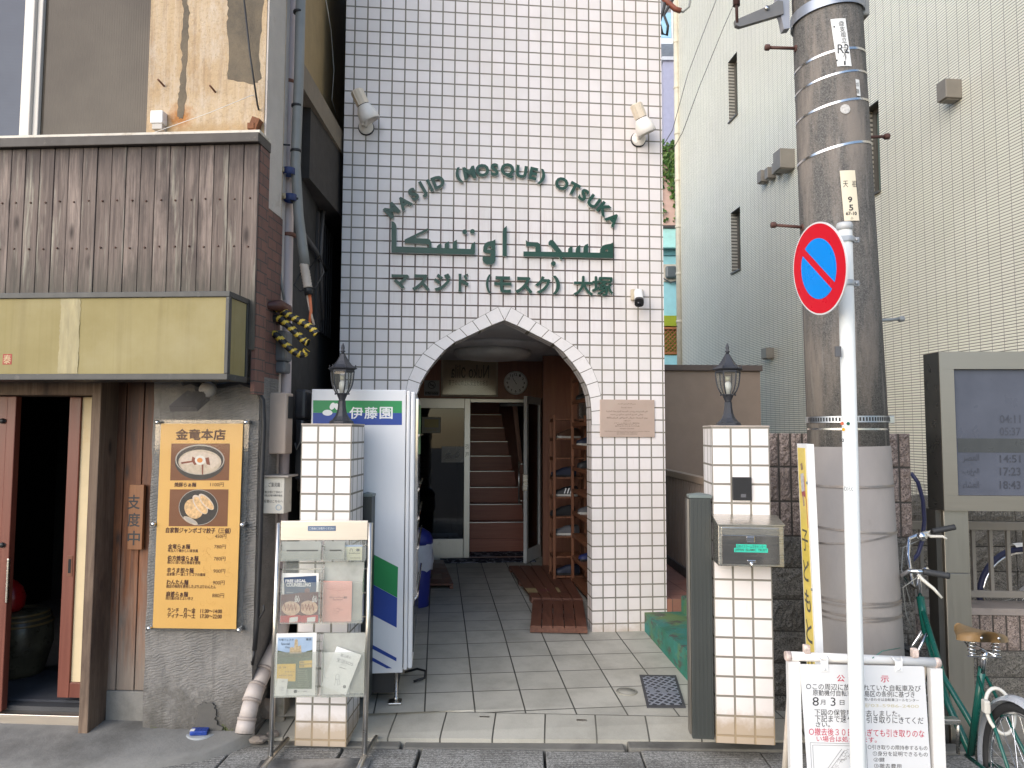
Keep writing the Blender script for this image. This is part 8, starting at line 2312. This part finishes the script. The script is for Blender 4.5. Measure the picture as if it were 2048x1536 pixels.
# ------------------------------------------------------------------ bicycles
M_TYRE = plain('tyre_black', (.022, .022, .023), .75, bump=.3, bs=200); M_TYREB = plain('tyre_blue', (.018, .022, .065), .6)
M_FRAME = plain('bike_green', (.006, .085, .065), .25, var=.1); M_FEND = plain('fender_silver', (.60, .62, .66), .25, .35, var=.05)
def wheel(fr, c, r, ang, t, tyre, nm='wheel', fender=None, nsp=32):
    """wheel standing upright at c, turned by ang about the vertical from the bicycle's own line"""
    ca, sa = math.cos(ang), math.sin(ang)
    W = lambda x, y, off=0: (c[0] - sa * x + ca * off, c[1] + ca * x + sa * off, c[2] + y)
    K = 48
    circ_ = lambda rr, off=0: [W(rr * math.cos(2 * math.pi * i / K), rr * math.sin(2 * math.pi * i / K), off) for i in range(K)]
    b = MB(fr); b.tube(circ_(r - .018), .0185, 10, closed=True); wo = b.build('tyre', tyre, t)
    b = MB(fr); b.tube(circ_(r - .043), .0105, 8, closed=True); b.build('rim', M_CHROME, wo)
    b = MB(fr); b.tube([W(0, 0, -.045), W(0, 0, .045)], [.018, .018], 10); b.build('hub', M_CHROME, wo)
    b = MB(fr)
    for i in range(nsp):
        a = 2 * math.pi * i / nsp; s_ = 1 if i % 2 else -1; a2 = a + s_ * .9 * (1 if (i // 2) % 2 else -1)
        b.tube([W(.018 * math.cos(a2), .018 * math.sin(a2), s_ * .03), W((r - .05) * math.cos(a), (r - .05) * math.sin(a), 0)], .0013, 4, False)
    b.build('spokes', M_CHROME, wo)
    if fender:
        a0, a1, mat = fender
        b = MB(fr); vs = []
        for i in range(33):
            a = a0 + (a1 - a0) * i / 32
            for off, dr in ((-.03, .004), (-.02, .02), (0, .027), (.02, .02), (.03, .004)):
                vs.append(W((r + dr) * math.cos(a), (r + dr) * math.sin(a), off))
        b.raw(vs, [(i * 5 + j, i * 5 + j + 1, (i + 1) * 5 + j + 1, (i + 1) * 5 + j) for i in range(32) for j in range(4)], True); b.build('mudguard', mat, t)
    return W
FBK = Frame((2.08, 3.0, -.06), -6)
bk = thing('bicycle', 'dark green bicycle with a tan saddle and silver mudguards beside the notice stand', 'bicycle', FBK, (0, .5, 0))
wheel(FBK, (0, 0, .335), .335, 0, bk, M_TYRE, fender=(R(-20), R(175), M_FEND))
hd_ = Vector((0, .90, .80)); fa = R(85)
fw = (hd_.x - .25, hd_.y + .06, .335)
wheel(FBK, fw, .335, fa, bk, M_TYRE, fender=(R(20), R(150), M_CBL))
BB = (0, .46, .29)
ST = (0, .33, .72)
b = MB(FBK)
b.tube([BB, ST], .016, 12); b.tube([(0, .875, .72), (0, .93, .90)], .020, 12)
b.tube([(0, .885, .74), (0, .66, .44), BB], .0175, 12); b.tube([(0, .90, .83), (0, .70, .56), (0, .42, .42)], .014, 12)
for s_ in (-1, 1):
    b.tube([(s_ * .03, .44, .29), (s_ * .055, 0, .335)], .009, 8); b.tube([(s_ * .018, .335, .68), (s_ * .055, 0, .335)], .0075, 8)
b.build('bike_frame', M_FRAME, bk)
b = MB(FBK)
ft = Vector(fw)
for s_ in (-1, 1):
    o_ = Vector((math.cos(fa) * s_ * .05, math.sin(fa) * s_ * .05, 0)); b.tube([Vector((0, .885, .73)) + o_ * .6, Vector((-.06, .92, .60)) + o_, ft + Vector((.04, 0, .12)) + o_, ft + o_], .010, 8)
b.build('fork', M_CHROME, bk)
b = MB(FBK); b.tube([(0, .93, .90), (0, .945, .99), (.0, .94, 1.03)], .0125, 10); b.tube([(.0, .94, 1.03), (.03, .90, 1.05)], .013, 10); b.build('stem', M_CHROME, bk)
H = lambda px, py, v: FBK.at(px, py, v) 
def hp3(px, py, v): q = FBK.at(px, py, v); return (q[0], v, q[1])
g1, g2, mid = hp3(1835, 1070, 1.12), hp3(1815, 1147, .70), hp3(1832, 1180, .93)
b = MB(FBK)
b.tube([hp3(1872, 1060, 1.12), g1, hp3(1817, 1078, 1.10), hp3(1815, 1110, 1.02), hp3(1826, 1175, .96), hp3(1815, 1165, .86), hp3(1805, 1150, .76), hp3(1818, 1142, .71), hp3(1850, 1144, .68)], .0115, 10); b.build('handlebar', M_CHROME, bk)
for p, q in ((hp3(1864, 1063, 1.12), hp3(1910, 1054, 1.11)), (hp3(1846, 1143, .685), hp3(1899, 1152, .66))):
    b = MB(FBK); P = [Vector(p).lerp(Vector(q), i / 12) for i in range(13)]; b.tube(P, [.0155 + .0012 * (i % 2) for i in range(13)], 12); b.build('grip', plain('grip_grey', (.03, .031, .033), .6), bk)
for P in ([hp3(1850, 1068, 1.1), hp3(1862, 1073, 1.08), hp3(1885, 1073, 1.06), hp3(1894, 1078, 1.05)], [hp3(1836, 1150, .68), hp3(1846, 1160, .66), hp3(1868, 1178, .64), hp3(1884, 1196, .63)]):
    b = MB(FBK); b.tube(P, [.009, .009, .008, .006], 8); b.build('brake_lever', plain('lever_white', (.62, .60, .53), .4), bk)
b = MB(FBK); q = hp3(1843, 1073, 1.06); b.lathe(q, [(.001, -.02), (.024, -.018), (.026, 0), (.02, .012), (.001, .014)], 14, 'v'); b.build('bell', M_CHROME, bk)
for P in ([hp3(1840, 1080, 1.09), hp3(1806, 1095, 1.05), hp3(1803, 1140, 1.0), hp3(1822, 1210, .93)], [hp3(1834, 1155, .7), hp3(1806, 1175, .75), hp3(1812, 1230, .85), hp3(1830, 1270, .9)]):
    b = MB(FBK); b.tube(P, .0028, 6); b.build('brake_cable', M_COND, bk)
b = MB(FBK); b.tube([(0, .33, .70), (0, .305, .80)], .0125, 10); b.build('seat_post', M_CHROME, bk)
sc_ = hp3(1952, 1262, .30)
sL, sW = .27, .21
vs = []
K = 13; Nn = 14
for i in range(K):
    t_ = i / (K - 1); y = sc_[1] - .115 + t_ * sL
    wd_ = sW / 2 * (math.sin(min(1, (t_ + .08) * 3.2) * math.pi / 2) if t_ < .3 else 1 - .80 * ((t_ - .3) / .7) ** .8)
    hh = .045 - .01 * t_; zc_ = sc_[2] - .01 + .022 * (1 - t_ * 1.2) ** 2
    for j in range(Nn):
        a = math.pi * j / (Nn - 1)
        vs.append((sc_[0] + math.cos(a) * wd_, y, zc_ + (max(0, math.sin(a)) ** .6) * hh - .03))
fs = [(i * Nn + j, i * Nn + j + 1, (i + 1) * Nn + j + 1, (i + 1) * Nn + j) for i in range(K - 1) for j in range(Nn - 1)] + [tuple(range(Nn)), tuple((K - 1) * Nn + j for j in range(Nn))[::-1]]
b = MB(FBK); b.raw(vs, fs, True); so_ = b.build('saddle', plain('saddle_tan', (.24, .145, .06), .42, var=.12, grime=(.14, .07, .025), gamt=.6, bump=.1), bk)
b = MB(FBK)
for s_ in (-1, 1):
    b.lathe((sc_[0] + s_ * .035, sc_[1] - .1155, sc_[2] + .0), [(.001, -.003), (.006, -.002), (.006, .004)], 10, 'v')
b.build('saddle_rivets', M_CHROME, so_)
b = MB(FBK)
for s_ in (-1, 1):
    P = [(sc_[0] + s_ * .05 + .016 * math.cos(i * .9), sc_[1] - .06 + .016 * math.sin(i * .9), sc_[2] - .035 - i * .0022) for i in range(24)]
    b.tube(P, .0028, 6); b.tube([(sc_[0] + s_ * .05, sc_[1] - .06, sc_[2] - .09), (sc_[0] + s_ * .02, sc_[1] + .04, sc_[2] - .075), (sc_[0] + s_ * .015, sc_[1] + .13, sc_[2] - .035)], .004, 6)
b.box(sc_[0] - .07, sc_[0] + .07, sc_[1] - .065, sc_[1] - .055, sc_[2] - .096, sc_[2] - .09); b.build('saddle_springs', M_CHROME, so_)
b = MB(FBK); ax_ = hp3(1925, 1400, .12)
P = [(.10 * math.cos(i * 2 * math.pi / 24) * .55, .2 + .03 * math.sin(i * 2 * math.pi / 24) , .58 + .085 * math.sin(i * 2 * math.pi / 24)) for i in range(24)]
b.tube(P, .008, 8, closed=True); b.box(-.07, -.045, .18, .215, .57, .625, .006); b.build('ring_lock', plain('lock_white', (.60, .58, .52), .4), bk)
b = MB(FBK); b.lathe((.055, .46, .29), [(.08, -.004), (.083, 0), (.08, .004)], 28, 'u'); b.tube([(.07, .46, .29), (.075, .50, .13)], .009, 8); b.box(.07, .16, .48, .53, .115, .14, .004); b.tube([(-.055, .46, .29), (-.07, .42, .45)], .009, 8); b.box(-.16, -.07, .39, .44, .44, .465, .004); b.build('crank', M_STEEL, bk)
# bicycles behind the railing
F3 = fr_at(2045, 5.15, 0)
b2 = thing('bicycle', 'blue-tyred bicycle parked behind the metal railing', 'bicycle', F3, (0, 0, .2))
q = F3.at(2046, 1193); wheel(F3, (q[0], 0, q[1]), .345, R(-84), b2, M_TYREB, fender=(R(20), R(100), M_WHITE))
b = MB(F3); b.tube([(q[0], .06, q[1]), (q[0] + .34, .06, q[1] + .26), (q[0] + .62, .06, q[1] + .34)], .017, 10); b.tube([(q[0], -.06, q[1]), (q[0] + .12, -.06, q[1] + .22), (q[0] + .3, -.0, q[1] + .55)], .013, 10); b.tube([(q[0] + .62, .06, q[1] + .34), (q[0] + .75, .06, q[1] - .02), (q[0] + 1.15, .06, q[1])], .015, 10); b.build('bike_frame', plain('bike_white', (.56, .56, .56), .35), b2)
wheel(F3, (q[0] + 1.1, 0, q[1]), .345, R(-88), b2, M_TYREB)
F4 = fr_at(1836, 4.62, 0)
P = [(1822, 946), (1836, 965), (1846, 1000), (1849, 1040), (1845, 1080), (1836, 1108), (1826, 1120)]
b = MB(F4); b.tube([(F4.at(x, y)[0], 0, F4.at(x, y)[1]) for x, y in P] + [(F4.at(1812, 1124)[0], 0, F4.at(1812, 1124)[1]), (F4.at(1800, 1124)[0], 0, .2)], .0125, 10); tag(b.build('curved_tube', plain('tube_blue', (.045, .055, .16), .35)), 'dark blue curved metal tube rising between the block wall and the display board', 'tube')
b = MB(F0); b.box(-3.2, 9, 4.3, 20, -.088, -.052); tag(b.build('back_ground', M_OLDCONC), 'bare ground of the yards behind the walls', 'ground', kind='structure')
